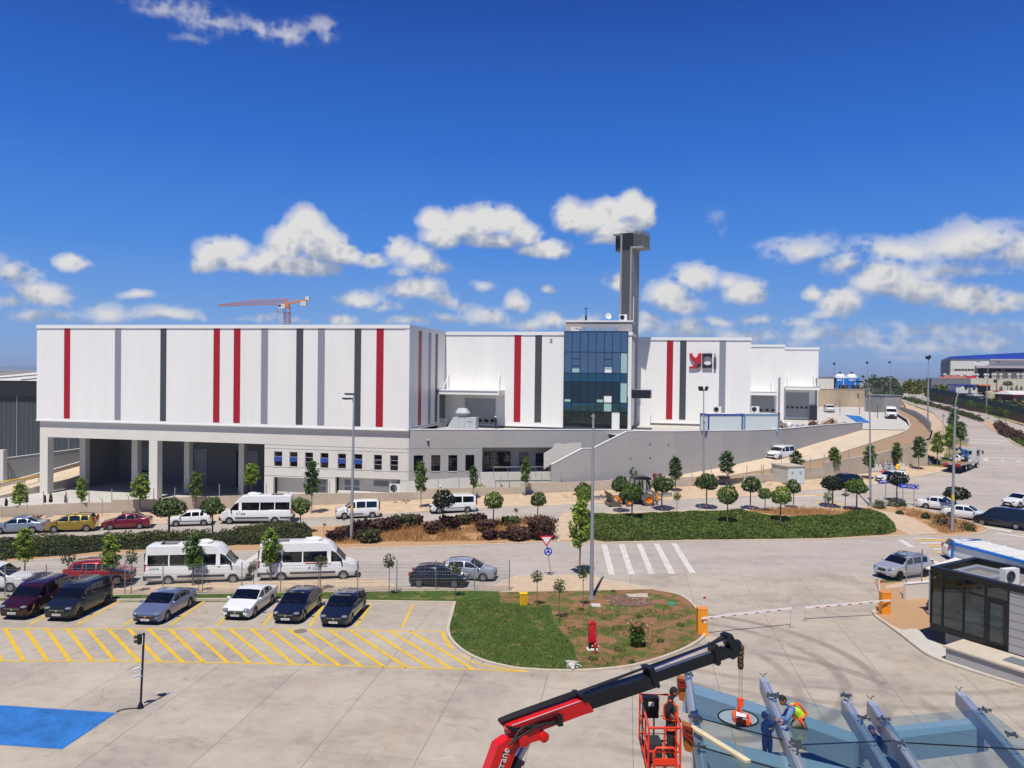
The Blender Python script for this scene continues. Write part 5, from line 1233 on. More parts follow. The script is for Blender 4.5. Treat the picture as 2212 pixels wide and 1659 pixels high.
def tree(kind,leaf,v,label,group,base,top,wpx=None,ref=None,p=None,fx=1.0):
 pr,H,used=proto(kind,leaf,v)
 b=G(*base)if p is None else p;Ht=at(base[0],top,b.y).z-b.z
 s=Ht/H
 rz=(v*1.7+base[0]*.37)%6.28
 o=pr if not used else copy_tree(pr)
 PROTO[(kind,leaf,v)][2]=True
 sx=s*fx
 if wpx:sx=(wpx*b.y/FPX)/(2*{'round':.86,'maple':.80,'sparse':.58,'twig':.22,'far':1.1}[kind])
 o.location=(b.x,b.y,b.z);o.rotation_euler=(0,0,rz);o.scale=(sx,sx,s)
 o['label']=label;o['group']=group
 return o
K=.26857
def zt_tree(kind,leaf,v,label,group,k,bx,by,ty,x0,x1,kb=None,p=None):
 b=z(kb or k,bx,by);return tree(kind,leaf,v,label,group,b,z(k,bx,ty)[1],(x1-x0)*K,p=p)
GR_R,GR_M,GR_S='round topped trees on the medians','young maples along the walks','thin young trees on the lawn strip'
R_=[('leaf_dark',0,'broad round tree over the small white hatchback on the far carriageway',5,1360,420,85,1195,1450),('leaf_dark',1,'dark round tree at the nose of the white P 1298 minibus',5,1708,400,78,1600,1785),('leaf_mid',2,'round tree just behind the tail of the white P 1298 minibus',6,408,380,82,305,455),('leaf_black',0,'very dark round tree in front of the long white van',6,1555,345,22,1450,1625),('leaf_mid',1,'round tree growing among purple shrubs right of the long white van',6,1960,335,38,1875,2030),('leaf_dark',2,'round tree at the end of the purple shrubs near the give way sign',7,305,290,38,197,328),('leaf_dark',1,'dark round tree behind the yellow green one beside the tall steel lamp post',7,672,262,-38,565,712),('leaf_light',0,'yellow green round tree left of the tall steel lamp post',7,676,285,2,590,712),('leaf_dark',0,'dark round tree in front of the backhoe bucket',3,965,1620,1320,885,1020),('leaf_mid',1,'mid green round tree leaning over the backhoe loader cab',3,1060,1690,1375,960,1135),('leaf_dark',2,'dark round tree at the rear of the backhoe loader',3,1305,1600,1320,1212,1390),('leaf_dark',0,'big dark round tree below the double floodlight mast',3,1660,1590,1300,1573,1745),('leaf_mid',2,'mid green round tree standing in the middle of the low hedge',3,1828,1733,1390,1735,1893),('leaf_dark',1,'round tree at the back edge of the hedge left of the concrete cabinet',3,2015,1600,1320,1910,2062),('leaf_mid',0,'small round tree between two larger ones by the concrete cabinet',3,2130,1610,1415,2053,2160),('leaf_light',2,'bright yellow green round tree on the hedge left of the exit signs',4,256,1718,1400,165,330),('leaf_dark',2,'dark round tree right in front of the pale concrete cabinet',4,355,1590,1345,293,408),('leaf_black',1,'dark round tree over the bonnet of the black sport utility car',4,670,1580,1315,565,740),('leaf_mid',1,'round green tree over the tail of the black sport utility car',4,862,1608,1340,750,925),('leaf_black',2,'dark round tree between the two blue direction signs',4,1192,1530,1285,1073,1232),('leaf_black',0,'dark round tree by the right lamp post and the white saloons',4,1665,1625,1405,1577,1778)]
for a in R_:zt_tree('round',a[0],a[1],a[2],GR_R,*a[3:])
for a in[('leaf_mid',0,'small sparse tree behind the hedge right of the backhoe',3,1422,1655,1440,1370,1450),('leaf_mid',1,'small sparse tree on the hedge below the black sport utility car',4,635,1720,1430,575,665)]:
 zt_tree('sparse',a[0],a[1],a[2],GR_R,*a[3:])
M_=[('leaf_light',0,'yellow green maple at the left end of the low concrete wall',5,160,228,-38,60,200),('leaf_light',1,'slim maple behind the mustard people carrier',5,655,215,-78,595,700),('leaf_light',2,'maple with bright leaves behind the dark red sedan',5,1128,205,-98,990,1165),('leaf_mid',0,'maple behind the small white hatchback before the open bay',5,1573,182,-122,1485,1612),('leaf_light',1,'maple above the roof of the P 1298 minibus',5,2020,72,-188,1918,2065),('leaf_dark',0,'dark maple in front of the louvred bay',2,497,1622,1190,405,545),('leaf_mid',1,'maple before the first window of the grey wall',2,1373,1578,1205,1297,1410),('leaf_dark',1,'maple above the long white van',2,1797,1505,1235,1722,1808),('leaf_mid',2,'maple before the recessed entrance of the grey wall',3,205,1480,1170,122,217),('leaf_mid',0,'maple left of the tall steel lamp post by the low wall',3,617,1420,1165,547,637),('leaf_dark',2,'short dark maple behind the backhoe loader',3,1055,1400,1220,983,1075),('leaf_dark',0,'maple between the backhoe loader and the floodlight mast',3,1408,1445,1160,1333,1460),('leaf_dark',1,'dark maple right of the floodlight mast before the ramp',3,1822,1400,1118,1745,1885),('leaf_dark',2,'dark maple beside the pale concrete cabinet',4,380,1345,1115,310,438),('leaf_mid',1,'maple before the ramp right of the concrete cabinet',4,685,1320,1085,632,745),('leaf_mid',2,'maple left of the curved lamp post beside the paint buckets',4,965,1345,1075,885,1010),('leaf_mid',0,'slim maple over the yellow waste bin',4,1185,1262,1045,1118,1210),('leaf_dark',1,'dark maple over the grey block pallets',4,1365,1268,1000,1290,1410),('leaf_light',0,'yellow green maple left of the flatbed truck',4,1515,1228,960,1425,1540),('leaf_light',2,'pale maple over the flatbed truck load',4,1612,1190,905,1545,1645),('leaf_mid',1,'bright maple just behind the right lamp post',4,1700,1110,880,1640,1755),('leaf_dark',0,'dark maple behind the right lamp post above the others',4,1640,1050,800,1590,1700),('leaf_light',0,'yellow green maple above the maroon van',5,197,735,330,115,290),('leaf_light',1,'green maple above the red sport utility car',5,885,820,388,770,945),('leaf_mid',2,'maple in front of the P 4131 minibus windows',5,1550,800,375,1450,1615),('leaf_light',2,'maple at the tail of the P 1272 minibus',6,165,765,335,45,215),('leaf_light',1,'tall bright maple left of the tall steel lamp post on the brick walk',7,638,705,112,488,695)]
for a in M_:zt_tree('maple',a[0],a[1],a[2],GR_M,*a[3:])
S__=[('leaf_sparse',0,'thin young tree at the left edge behind the maroon van',5,12,760,520,-60,60),('leaf_sparse',1,'thin young tree between the maroon van and the red sport utility car',5,550,850,505,495,625),('leaf_sparse',2,'thin young tree left of the silver blue saloon',5,1055,868,500,1000,1115),('leaf_mid',0,'thin young tree before the P 4131 lettering',5,1600,855,553,1560,1660),('leaf_sparse',0,'thin young tree between the two near minibuses',5,2040,850,590,1990,2085),('leaf_sparse',1,'thin young tree before the front wheel of the P 1272 minibus',6,572,838,545,530,665),('leaf_sparse',2,'thin young tree alone right of the P 1272 minibus',6,1118,888,532,1052,1168),('leaf_sparse',0,'thin young tree before the black hatchback',6,1648,900,598,1590,1710),('leaf_dark',1,'little round tree beside the yellow box',7,293,970,665,235,352),('leaf_dark',2,'little round tree nearest to the red hose cabinet',7,475,1080,735,412,535),('leaf_dark',0,'little round tree at the foot of the tall steel lamp post',7,668,975,620,615,725)]
for a in S__:zt_tree('sparse',a[0],a[1],a[2],GR_S,*a[3:])
for a in[('leaf_sparse',0,'tiny sapling on the bare soil left of the purple shrubs',6,597,392,285,560,592),('leaf_sparse',1,'tiny sapling behind the lamp post among purple shrubs',6,757,342,245,738,770),('leaf_sparse',0,'tiny sapling before the front wheel of the long white van',6,1352,355,207,1315,1352),('leaf_sparse',1,'tiny sapling before the rear wheel of the long white van',6,1740,320,185,1715,1750),('leaf_sparse',0,'tiny sapling right of the last purple shrubs',6,2140,325,160,2115,2155),('leaf_mid',1,'leafy little sapling left of the curved lamp post on the hedge',4,775,1585,1448,745,808),('leaf_sparse',1,'tiny sapling at the foot of the curved lamp post',4,965,1560,1488,948,982),('leaf_sparse',0,'tiny sapling before the dark red older saloon',5,868,352,325,850,885),('leaf_sparse',1,'tiny sapling before the small white hatchback',5,1527,352,292,1518,1540)]:
 zt_tree('twig',a[0],a[1],a[2],'tiny saplings on the medians',*a[3:])
def Ht(bx,by):return z('H',bx,by)
FT=[(1150,835,728,58,'round tree on the planted median where the mesh fence begins'),(1010,705,612,70,'round tree on the far median near the hut roof'),(950,645,608,40,'small round tree at the crest of the climbing road'),(1080,708,640,66,'round tree before the far white pickup'),(1310,785,700,46,'small tree before the far conifers'),(1382,800,708,50,'round tree left of the site containers'),(1258,775,655,60,'dark tree behind the floodlight mast of the road'),(1540,835,718,88,'round tree below the white site container'),(1676,872,745,76,'round tree right of the far silver saloon'),(1782,895,768,72,'round tree on the verge beside the buff water tank'),(1862,925,798,70,'round tree on the verge before the red roofs'),(1962,948,815,80,'round tree before the brown board fence'),(2030,960,835,66,'round tree at the right end of the brown board fence'),(2192,935,850,70,'green tree at the right edge on the verge')]
for i,(bx,by,ty,w,lab)in enumerate(FT):
 tree('far',('leaf_mid','leaf_dark')[i%2],i%3,lab,'round trees of the climbing road',Ht(bx,by),Ht(bx,ty)[1],w*.21875)
 # masses that nobody could count
def inside(P,poly):
 x,y=P[:,0],P[:,1];r=np.zeros(len(P),bool);n=len(poly)
 for i in range(n):
  x1,y1=poly[i][:2];x2,y2=poly[(i+1)%n][:2]
  c=((y1>y)!=(y2>y))&(x<(x2-x1)*(y-y1)/((y2-y1)if y2!=y1 else 1e-9)+x1);r^=c
 return r
_rt=np.random.RandomState(5).rand(64,64)
def lumpn(x,y,s):
 x=x/s;y=y/s;xi=np.floor(x).astype(int);yi=np.floor(y).astype(int);fx=x-xi;fy=y-yi;fx=fx*fx*(3-2*fx);fy=fy*fy*(3-2*fy)
 g=lambda i,j:_rt[(yi+j)&63,(xi+i)&63]
 return(g(0,0)*(1-fx)+g(1,0)*fx)*(1-fy)+(g(0,1)*(1-fx)+g(1,1)*fx)*fy
def sample(poly,n,rng):
 P=np.array([p[:2]for p in poly]);lo,hi=P.min(0),P.max(0);out=[]
 while sum(map(len,out))<n:
  q=rng.uniform(lo,hi,(n*2,2));out.append(q[inside(q,poly)])
 return np.concatenate(out)[:n]
def edge_d(P,poly):
 d=np.full(len(P),1e9);n=len(poly)
 for i in range(n):
  a=np.array(poly[i][:2]);b=np.array(poly[(i+1)%n][:2]);ab=b-a;t=np.clip(((P-a)@ab)/(ab@ab+1e-9),0,1)[:,None]
  d=np.minimum(d,np.linalg.norm(P-(a+ab*t),axis=1))
 return d
def mass(name,label,cat,poly,dens,h,size,leaf,corem,seed,base=.10,lump=1.1,cut=0,asp=.6,spike=False,edge=.5):
 rng=np.random.RandomState(seed);A=0
 for i in range(len(poly)):A+=poly[i][0]*poly[(i+1)%len(poly)][1]-poly[(i+1)%len(poly)][0]*poly[i][1]
 n=int(abs(A)/2*dens);P=sample(poly,n,rng)
 def hgt(P):
  l=.55*lumpn(P[:,0],P[:,1],lump)+.45*lumpn(P[:,0]+31,P[:,1]+7,lump*.42)
  e=np.clip(edge_d(P,poly)/edge,0,1)**.6
  hh=h*(.5+.85*l)*e
  if cut:hh=np.where(lumpn(P[:,0]+11,P[:,1]+3,lump*1.7)<cut,hh*.12,hh)
  return hh
 hh=hgt(P);zb=np.array([zt(x,y)for x,y in P])+base
 u=rng.uniform(.35 if spike else.62,1.08,n)if not spike else np.zeros(n)
 P3=np.column_stack([P,zb+hh*u])
 if spike:
  d=np.column_stack([rng.normal(0,.35,n),rng.normal(0,.35,n),np.ones(n)]);d/=np.linalg.norm(d,axis=1)[:,None]
  L=(hh*rng.uniform(.6,1.25,n))[:,None];s=np.column_stack([-d[:,1],d[:,0],np.zeros(n)])+rng.normal(0,.2,(n,3));s/=np.linalg.norm(s,axis=1)[:,None];s*=size
  Q=np.stack([P3-s*.5,P3+s*.5,P3+d*L+s*.15,P3+d*L-s*.15],1)
 else:
  Q=leafquads(P3,np.column_stack([rng.normal(0,.3,n),rng.normal(0,.3,n),np.ones(n)]),size,rng,asp,.75)
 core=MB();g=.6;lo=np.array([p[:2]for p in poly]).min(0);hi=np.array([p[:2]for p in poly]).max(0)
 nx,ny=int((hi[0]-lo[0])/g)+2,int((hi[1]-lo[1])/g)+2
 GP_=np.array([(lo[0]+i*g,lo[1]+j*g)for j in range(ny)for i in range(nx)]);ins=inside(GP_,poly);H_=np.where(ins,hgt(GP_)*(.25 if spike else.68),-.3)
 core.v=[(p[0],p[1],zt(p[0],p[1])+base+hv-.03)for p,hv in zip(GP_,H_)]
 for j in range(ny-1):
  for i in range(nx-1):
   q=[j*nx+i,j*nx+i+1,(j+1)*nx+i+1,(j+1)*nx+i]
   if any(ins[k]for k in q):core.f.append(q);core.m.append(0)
 o=quadmesh(name,Q,[m_[leaf],m_[corem]],core=core);return tag(o,label,cat,None,'stuff')
mass('hedge_ground_cover','low dense green ground cover filling the right median','hedge',Gz(7,(690,420),(850,445),(1500,430),(2212,422))+Gz(8,(620,416),(1130,385),(1185,360),(1170,300),(1100,230),(960,185),(840,205),(640,240),(300,250),(0,215))+Gz(7,(1950,185),(1700,205),(1300,222),(900,232),(680,228),(660,330)),230,.50,.17,'leaf_hedge','hedge_core',3,lump=1.9,edge=1.3)
mass('hedge_shrubbery','dark green wild shrubs along the left median','hedge',Gz(5,(-200,600),(0,590),(500,558),(900,515),(1250,505),(1700,480),(2050,470))+Gz(6,(250,455),(500,415),(490,345),(300,335),(0,360))+Gz(5,(1700,405),(1300,425),(1000,430),(400,455),(0,485),(-200,510)),150,.95,.18,'leaf_hedge_dark','hedge_core',4,lump=1.7,edge=.7,cut=.22)
mass('dry_grass','straw coloured dry grass between the purple shrubs','dry grass',Gz(6,(640,462),(700,470),(1060,450),(1500,445),(2000,437))+Gz(7,(200,432),(440,420),(450,340),(400,265),(330,235),(100,265))+Gz(6,(1800,300),(1450,310),(1000,345),(700,400)),60,.62,.05,'straw','straw_core',5,cut=.36,spike=True)
mass('dry_grass','straw grass with weeds at the back of the right median','dry grass',Gz(8,(0,190),(250,170),(600,178),(900,172),(870,200),(640,232),(300,240),(0,205)),45,.55,.05,'straw','straw_core',6,cut=.35,spike=True)
mass('dry_grass','straw grass and weeds on the pointed island by the right lamp post','dry grass',Gz(8,(1010,180),(1250,175),(1500,225),(1740,280),(1870,330),(1800,362),(1560,385),(1470,330),(1340,260),(1200,210)),45,.5,.05,'straw','straw_core',7,cut=.4,spike=True)
mass('hedge_ground_cover','green hedge strip on the planted median of the climbing road','hedge',Gz(4,(1228,695),(1330,708),(1500,756),(1650,800),(1800,842),(1900,880),(1860,882),(1700,830),(1560,786),(1400,744),(1290,718)),14,.9,.5,'leaf_hedge_dark','hedge_core',8,lump=2.5)
mass('purple_hedge','purple brown shrubs on the median of the climbing road','hedge',Gz(4,(1960,905),(2080,955),(2212,1018),(2300,1060),(2240,1065),(2120,1030),(2010,978)),26,1.3,.4,'leaf_purple2','purple_core',9,lump=2)
mass('hedge_ground_cover','light green clipped hedge at the right edge of the median','hedge',Gz(4,(2125,1010),(2230,1060),(2420,1130),(2400,1145),(2212,1088),(2110,1030)),50,.6,.3,'leaf_mid','hedge_core',10)
mass('hedge_shrubbery','dark bushes on the bank beside the concrete block hut','hedge',[tuple(at(*z('H',x,y),Y)[:2])for x,y,Y in((690,700,255),(800,720,245),(985,700,240),(1000,640,330),(700,600,330))],5,2.6,.9,'leaf_olive','hedge_core',12,lump=5)
mass('lawn_grass','mown green lawn left of the bare island soil','lawn',lawn[:24]+lawn[24:33]+[lawn[33]],110,.10,.05,'leaf_lawn','lawn',41,base=.11,lump=.8,spike=True,edge=.2)
mass('weedy_grass','patchy weedy grass on the bare island soil','grass',Gz(7,(420,1010),(640,985),(900,1000),(1250,985),(1420,935),(1530,930),(1600,1020),(1640,1150),(1560,1260),(1380,1345),(1100,1430),(800,1465),(690,1450),(620,1370),(600,1270),(520,1180),(440,1090)),60,.12,.05,'leaf_lawn','soil_weedy',42,base=.095,lump=1.0,cut=.52,spike=True,edge=.3)
mass('far_wood','dark trees beyond the block hut','trees',[tuple(at(*z('H',x,640),Y)[:2])for x,Y in((600,300),(1010,300),(1020,400),(590,400))],.9,6.5,1.5,'leaf_olive','hedge_core',43,lump=9,base=-.3,edge=4)
def clump(kind,label,cat,loc,n,r,h,size,leaf,seed,asp=.5,group=None,core=None,name=None,spike=False):
 rng=np.random.RandomState(seed);d=sph(rng,n);d[:,2]=np.abs(d[:,2])
 rr=rng.uniform(.35,1,n)**.6
 P=d*rr[:,None]*np.array([r,r,h]);P[:,2]+=.03
 o=thing(name or kind,label,cat,loc,0,group)
 if spike:
  B=np.column_stack([rng.normal(0,r*.25,n),rng.normal(0,r*.25,n),np.zeros(n)]);s=np.column_stack([-d[:,1],d[:,0],rng.normal(0,.2,n)]);s/=np.linalg.norm(s,axis=1)[:,None];s*=size*.5
  T=P*np.array([1,1,1.0]);T[:,2]=h*(.35+.75*rng.uniform(0,1,n));M_2=(B+T)*.5+np.column_stack([d[:,0]*r*.1,d[:,1]*r*.1,np.full(n,.05)])
  Q=np.concatenate([np.stack([B-s*.3,B+s*.3,M_2+s,M_2-s],1),np.stack([M_2-s,M_2+s,T+s*.5,T-s*.5],1),leafquads(np.concatenate([M_2,T]),np.concatenate([d,d]),size*2.2,rng,.6,.9)])
 else:Q=leafquads(P,d+np.array([0,0,.5]),size,rng,asp)
 quadmesh('foliage',Q,[m_[leaf]],o,None,False)
 mb=MB()
 for k in range(5):q=k*1.26;mb.tube([(0,0,-.05),(math.cos(q)*r*.5,math.sin(q)*r*.5,h*.6)],[.02,.008],5)
 mb.build('stem',m_['bark'],o,local=True);return o
PSH=[(690,440,72,'purple shrub at the left end of the row beside the lamp post'),(760,425,85,'purple shrub right behind the foot of the lamp post'),(880,425,95,'large purple shrub right of the lamp post'),(960,445,90,'purple shrub in front of the big ones right of the lamp post'),(920,370,90,'purple shrub at the road edge behind the lamp post'),(1040,370,90,'purple shrub in the middle of the long purple clump'),(1130,355,90,'tall purple shrub in the middle of the long clump'),(1230,335,95,'tall purple shrub below the white family van'),(1310,320,80,'purple shrub at the right end of the long clump'),(1480,375,80,'dark purple shrub left of the very dark round tree'),(1600,350,95,'dark purple shrub right of the very dark round tree'),(1720,300,60,'purple shrub below the rear wheel of the long white van'),(1830,300,70,'upright purple shrub right of the long white van'),(1900,360,80,'purple shrub left of the mid green round tree'),(1930,425,60,'small purple shrub in front of the mid green round tree'),(2100,325,70,'greenish purple shrub near the tiny sapling'),(2050,420,45,'low dark shrub near the kerb in the dry grass'),(2150,430,90,'dark purple shrub by the kerb before the give way sign')]
for i,(x,y,w,lab)in enumerate(PSH):
 b=G(*z(6,x,y));s=w*K*b.y/FPX/2
 clump('purple_shrub',lab,'shrub',(b.x,b.y,b.z+.08),380,s*2.3,s*2.0,.15,('leaf_purple','leaf_purple2','leaf_purple','leaf_sparse')[i%4],20+i,group='purple shrubs on the left median',spike=True)
b=G(*z(7,330,425));clump('purple_shrub','big brown twiggy shrub at the end of the left median','shrub',(b.x,b.y+.4,b.z+.08),620,1.7,1.75,.12,'leaf_purple2',50,group='purple shrubs on the left median',spike=True)
for i,(k,x,y,w,h,leaf,lab)in enumerate(((8,1060,180,110,75,'leaf_olive','grey green bush at the back left of the pointed island'),(8,1180,165,110,75,'leaf_olive','bush under the left blue direction sign'),(8,1255,165,60,40,'leaf_dark','low bush under the exit sign'),(8,1590,320,200,95,'leaf_black','big dark bush left of the foot of the right lamp post'),(8,1440,265,80,50,'leaf_olive','small bush on the pointed island left of the big dark one'),(8,1780,360,150,60,'leaf_olive','low spreading bush right of the right lamp post'),(8,1230,230,70,30,'leaf_sparse','white flowering weed on the pointed island'))):
 b=G(*z(k,x,y));s=K*b.y/FPX
 clump('bush',lab,'shrub',(b.x,b.y+.5,b.z+.05),420,w*s*.5,h*s*1.1,.2,leaf,70+i,group='bushes on the pointed island')
for i,(x,y,w,leaf,lab)in enumerate(((945,1135,110,'leaf_mid','leafy weed with a white flower behind the oleander'),(1450,1110,80,'leaf_mid','leafy weed near the left barrier post'),(745,1385,90,'leaf_mid','leafy weed in front of the hydrant'),(1060,1405,60,'leaf_mid','small weed nearest the front kerb'),(960,1310,110,'leaf_sparse','flat weed between the hydrant and the oleander'),(650,985,70,'leaf_mid','low weed at the foot of the little round tree'),(1015,1265,80,'leaf_light','yellow flowering weed at the foot of the oleander'),(1290,1240,60,'leaf_sparse','flat weed right of the oleander'),(1120,1040,70,'leaf_sparse','flat weed behind the oleander'),(910,835,35,'leaf_mid','small weed at the back kerb of the island'))):
 b=G(*z(7,x,y),.11);s=K*b.y/FPX*w*.5
 clump('weed',lab,'weed',(b.x,b.y,.11),130,s,s*.45,.09,leaf,90+i,group='weeds on the island')
b=G(*z(7,1105,1278),.11);ol=clump('oleander_bush','oleander with pink flowers on the bare island','shrub',(b.x,b.y,.11),330,.5,1.15,.07,'leaf_mid',130,spike=True)
rng=np.random.RandomState(8);P=np.column_stack([rng.normal(0,.30,110),rng.normal(0,.22,110),rng.uniform(.95,1.35,110)]);quadmesh('blossom',leafquads(P,sph(rng,110),.12,rng,.9),[m_['petal_pink']],ol,None,False)
for i,(x,y,h,lab)in enumerate(((50,150,70,'small cypress at the far left of the yard'),(218,120,60,'small cypress right of the leftmost maple'),(360,120,62,'first of three small cypresses in the yard'),(408,120,88,'tallest of the small cypresses in the yard'),(530,122,70,'small cypress left of the slim maple in the yard'))):
 p=at(*z(5,x,y),87);s=h*K*87/FPX
 clump('cypress',lab,'cypress',(p.x,p.y,p.z),260,s*.16,s,.16,'leaf_black',140+i,group='small cypresses in the yard')
for i,(x,by,ty,w)in enumerate(((1040,640,545,60),(1085,640,530,70),(1130,645,535,66),(1175,645,528,70),(1215,640,530,60),(1255,645,520,60),(1285,655,540,50),(1060,645,570,60),(1110,650,565,64),(1160,655,570,60),(1340,665,590,70),(1400,665,585,70),(1455,665,592,66))):
 Y=300 if i<10 else 250;p=at(*z('H',x,by),Y);hh=(by-ty)*.21875*Y/FPX;s=w*.21875*Y/FPX*.5
 clump('conifer','yellow green conifer in the row beyond the climbing road','conifer',(p.x,p.y,p.z-1),360,s,hh+1,1.0,'leaf_conifer',160+i,group='conifers beyond the climbing road')
for i,(x,by,ty,w,Y,lab)in enumerate(((650,575,535,34,290,'dark round tree right behind the blue cooling towers'),(700,580,530,42,290,'round tree second from the cooling towers'),(765,580,525,62,290,'wide round tree third from the cooling towers'),(890,625,525,40,330,'thin tree standing alone before the far hills'),(2050,650,553,100,240,'umbrella shaped tree before the grey factory wall'))):
 p=at(*z('H',x,by),Y);tree('far','leaf_dark',i%3,lab,'trees on the upper terrace',z('H',x,by),z('H',x,ty)[1],w*.21875,p=p)
for i,x in enumerate((1985,2088,2140,2185)):
 p=at(*z('H',x,650),238);clump('conifer','little dark conifer before the grey factory wall','conifer',tuple(p),130,.5,1.7,.3,'leaf_dark',190+i,group='little conifers before the factory wall')
 # background
_ZO.update({'T':(453.6,626.5,.10742),'W':(1296.1,475.2,.14317),'X':(1998.2,745.3,.09668),'Y':(1863.1,918.1,.13428),'V':(1485.1,864.1,.18311),'K':(0,783.1,.17899),'J':(918.1,1458.1,.17090),'I':(1242.1,999.1,.10986)})
def pbox(mb,pl,k,x0,y0,x1,y1,d0,d1,ref=None):
 r=d1 if ref is None else ref
 a0,h1=pl.hit(*z(k,x0,y0),r);a1,h0=pl.hit(*z(k,x1,y1),r);pl.box(mb,min(a0,a1),max(a0,a1),min(h0,h1),max(h0,h1),d0,d1);return mb
mat('fac_dark',(62,68,72),.7,var=.06,scale=.1);mat('fac_black',(24,26,28),.6);mat('roof_white',(206,204,196),.6);mat('roof_blue',(20,66,170),.5);mat('fac_white',(204,204,198),.6);mat('fac_grey',(104,112,116),.7)
mat('fac_beige',(190,184,170),.8,var=.05);mat('roof_red',(150,66,56),.8,var=.15,scale=.5);mat('roof_brick',(176,92,70),.8,var=.15,scale=.4);mat('tower_blue',(24,112,196),.5);mat('wood',(150,104,62),.8,var=.25,scale=3);mat('crane_orange',(214,124,34),.5);mat('crane_pink',(190,120,90),.6)
mat('tank_buff',(190,178,140),.6);mat('mesh_green',(30,66,58),.8,var=.2);mat('board_brown',(96,80,58),.85,var=.2);mat('orange_awning',(206,110,50),.7);mat('door_blue',(30,60,120),.5);mat('cabinet_pale',(186,186,178),.7,var=.08);mat('block_grey',(128,128,126),.9,var=.1,scale=1)
mat('frame_blue',(24,56,150),.45);mat('panel_pale',(198,206,206),.5);mat('yellow_bin',(222,176,16),.5);mat('plastic_sheet',(190,190,194),.25,alpha=.7,spec=.7);mat('red_ball',(190,40,50),.5);mat('bag_dark',(44,44,50),.6);mat('blue_steel',(24,78,128),.5)
PK=Plane(at(*z('K',0,220),135)[:2],(1,.10))
fk=thing('dark_factory','dark grey corrugated factory with top band blackened as overhang shade and white roof at the left edge','factory',(-75,138,0))
aL=PK.hit(*z('K',-500,220))[0];aR=aL+95
zt1=PK.hit(*z('K',200,222))[1];zt2=PK.hit(*z('K',200,408))[1];P=PK.P
mb=MB();PK.box(mb,aL,aR,-3,zt2,-70,0)
for i in range(130):s=aL+i*.72;PK.box(mb,s,s+.36,-2.9,zt2-.02,0,.05)
mb.build('wall',m_['fac_dark'],fk)
mb=MB();PK.box(mb,aL,aR,zt2,zt1,-70,.5);mb.build('shaded_fascia',m_['fac_black'],fk)  # near-black colour paints the shade of the overhang onto this band
mb=MB();zr=zt1+2.0;mb.quad(P(aL,zt1+.05,.6),P(aR,zt1+.05,.6),P(aR,zr,-40),P(aL,zr,-40));mb.quad(P(aL,zr,-40),P(aR,zr,-40),P(aR,zt1,-70),P(aL,zt1,-70));rf=mb.build('roof',m_['roof_white'],fk)
mb=MB()
for i in range(16):
 s=aL+4+i*6;mb.bar(P(s,zt1+.2,0),P(s+3.5,zr+.1,-38),.35,.12)
mb.build('roof_rib',m_['fac_black'],rf)
mb=MB()
for x in(207,838):s=PK.hit(*z('K',x,600))[0];PK.box(mb,s-.06,s+.06,-1,zt2,.05,.14)
mb.build('down_pipe',m_['galv'],fk)
def along(k,pts):return[at(*z(k,x,y),Y)for x,y,Y in pts]
sw=thing('yard_wall','grey rendered yard wall with pale coping climbing to the right behind the pillars','boundary wall',(-68,118,0))
W1=along('K',((-300,1205,112),(20,1163,114.5),(475,1105,119.5),(960,1043,126),(1500,975,134)))
wallstrip('wall_face',W1,-3,.3,m_['render_grey'],sw,'trim_white')
p=at(*z('K',20,1290),114);mb=MB();mb.box((p.x,p.y,p.z),(1.0,.9,5.6));mb.build('wall_pillar',m_['render_white'],sw)
mb=MB()
for x,y0,y1,Y in((120,1300,1390,112),(280,1285,1372,113.5),(435,1260,1352,115),(720,1212,1300,119),(856,1190,1285,120.5)):
 a,b=at(*z('K',x,y1),Y),at(*z('K',x,y0),Y);mb.cyl(a,b,.05,n=6)
mb.build('fence_post',m_['galv_matt'],sw)
A_=along('K',((-200,1560,107),(250,1447,110),(475,1385,112),(960,1250,118),(1400,1140,124)));B_=along('K',((-200,1660,102),(250,1545,106),(475,1490,108.5),(960,1372,115),(1400,1270,121)))
ribbon('ramp_road',A_,B_,m_['ramp_concrete'],14)
yp=thing('ramp_parapet','low concrete parapet of the ramp behind the left pillars','parapet',(-62,108,0))
wallstrip('wall_face',[p+Vector((0,0,.55))for p in A_],-3,.25,m_['bare_concrete'],yp,'trim_white');wallstrip('wall_face',[p+Vector((0,0,.02))for p in B_],-3,.2,m_['bare_concrete'],yp)
mb=MB();Yr=along('K',((-100,1455,104),(0,1440,105),(300,1392,108),(470,1362,110)));mb.tube(Yr,.09)
for q in Yr:mb.cyl((q.x,q.y,q.z-1.0),q,.05,n=6)
yr=mb.build('guard_rail',m_['yellow_paint']);tag(yr,'yellow guard rail along the ramp at the far left','guard rail')
tc=thing('tower_crane','orange tower crane standing behind the warehouse roof','crane',tuple(at(*z('T',1547,700),400)[:2])+(0,))
Y=400
def T(x,y,dy=0):return at(*z('T',x,y),Y+dy)
mb=MB();c=T(1547,600);w=1.25;zt_top=T(1547,350).z
for sx in(-1,1):
 for sy in(-1,1):mb.bar((c.x+sx*w,c.y+sy*w,0),(c.x+sx*w,c.y+sy*w,zt_top),.26,.26)
h=0;k=0
while h<zt_top-2.5:
 for sx in(-1,1):
  s=1 if k%2 else-1;mb.bar((c.x-s*w,c.y+sx*w,h),(c.x+s*w,c.y+sx*w,h+2.5),.14,.14);mb.bar((c.x+sx*w,c.y-s*w,h),(c.x+sx*w,c.y+s*w,h+2.5),.14,.14)
  mb.bar((c.x-w,c.y+sx*w,h),(c.x+w,c.y+sx*w,h),.14,.14)
 h+=2.5;k+=1
mb.box((c.x,c.y,T(1547,455).z),(3.4,3.4,.25));mb.box((c.x,c.y,zt_top),(3.0,3.0,.6));mb.build('mast',m_['crane_pink'],tc)
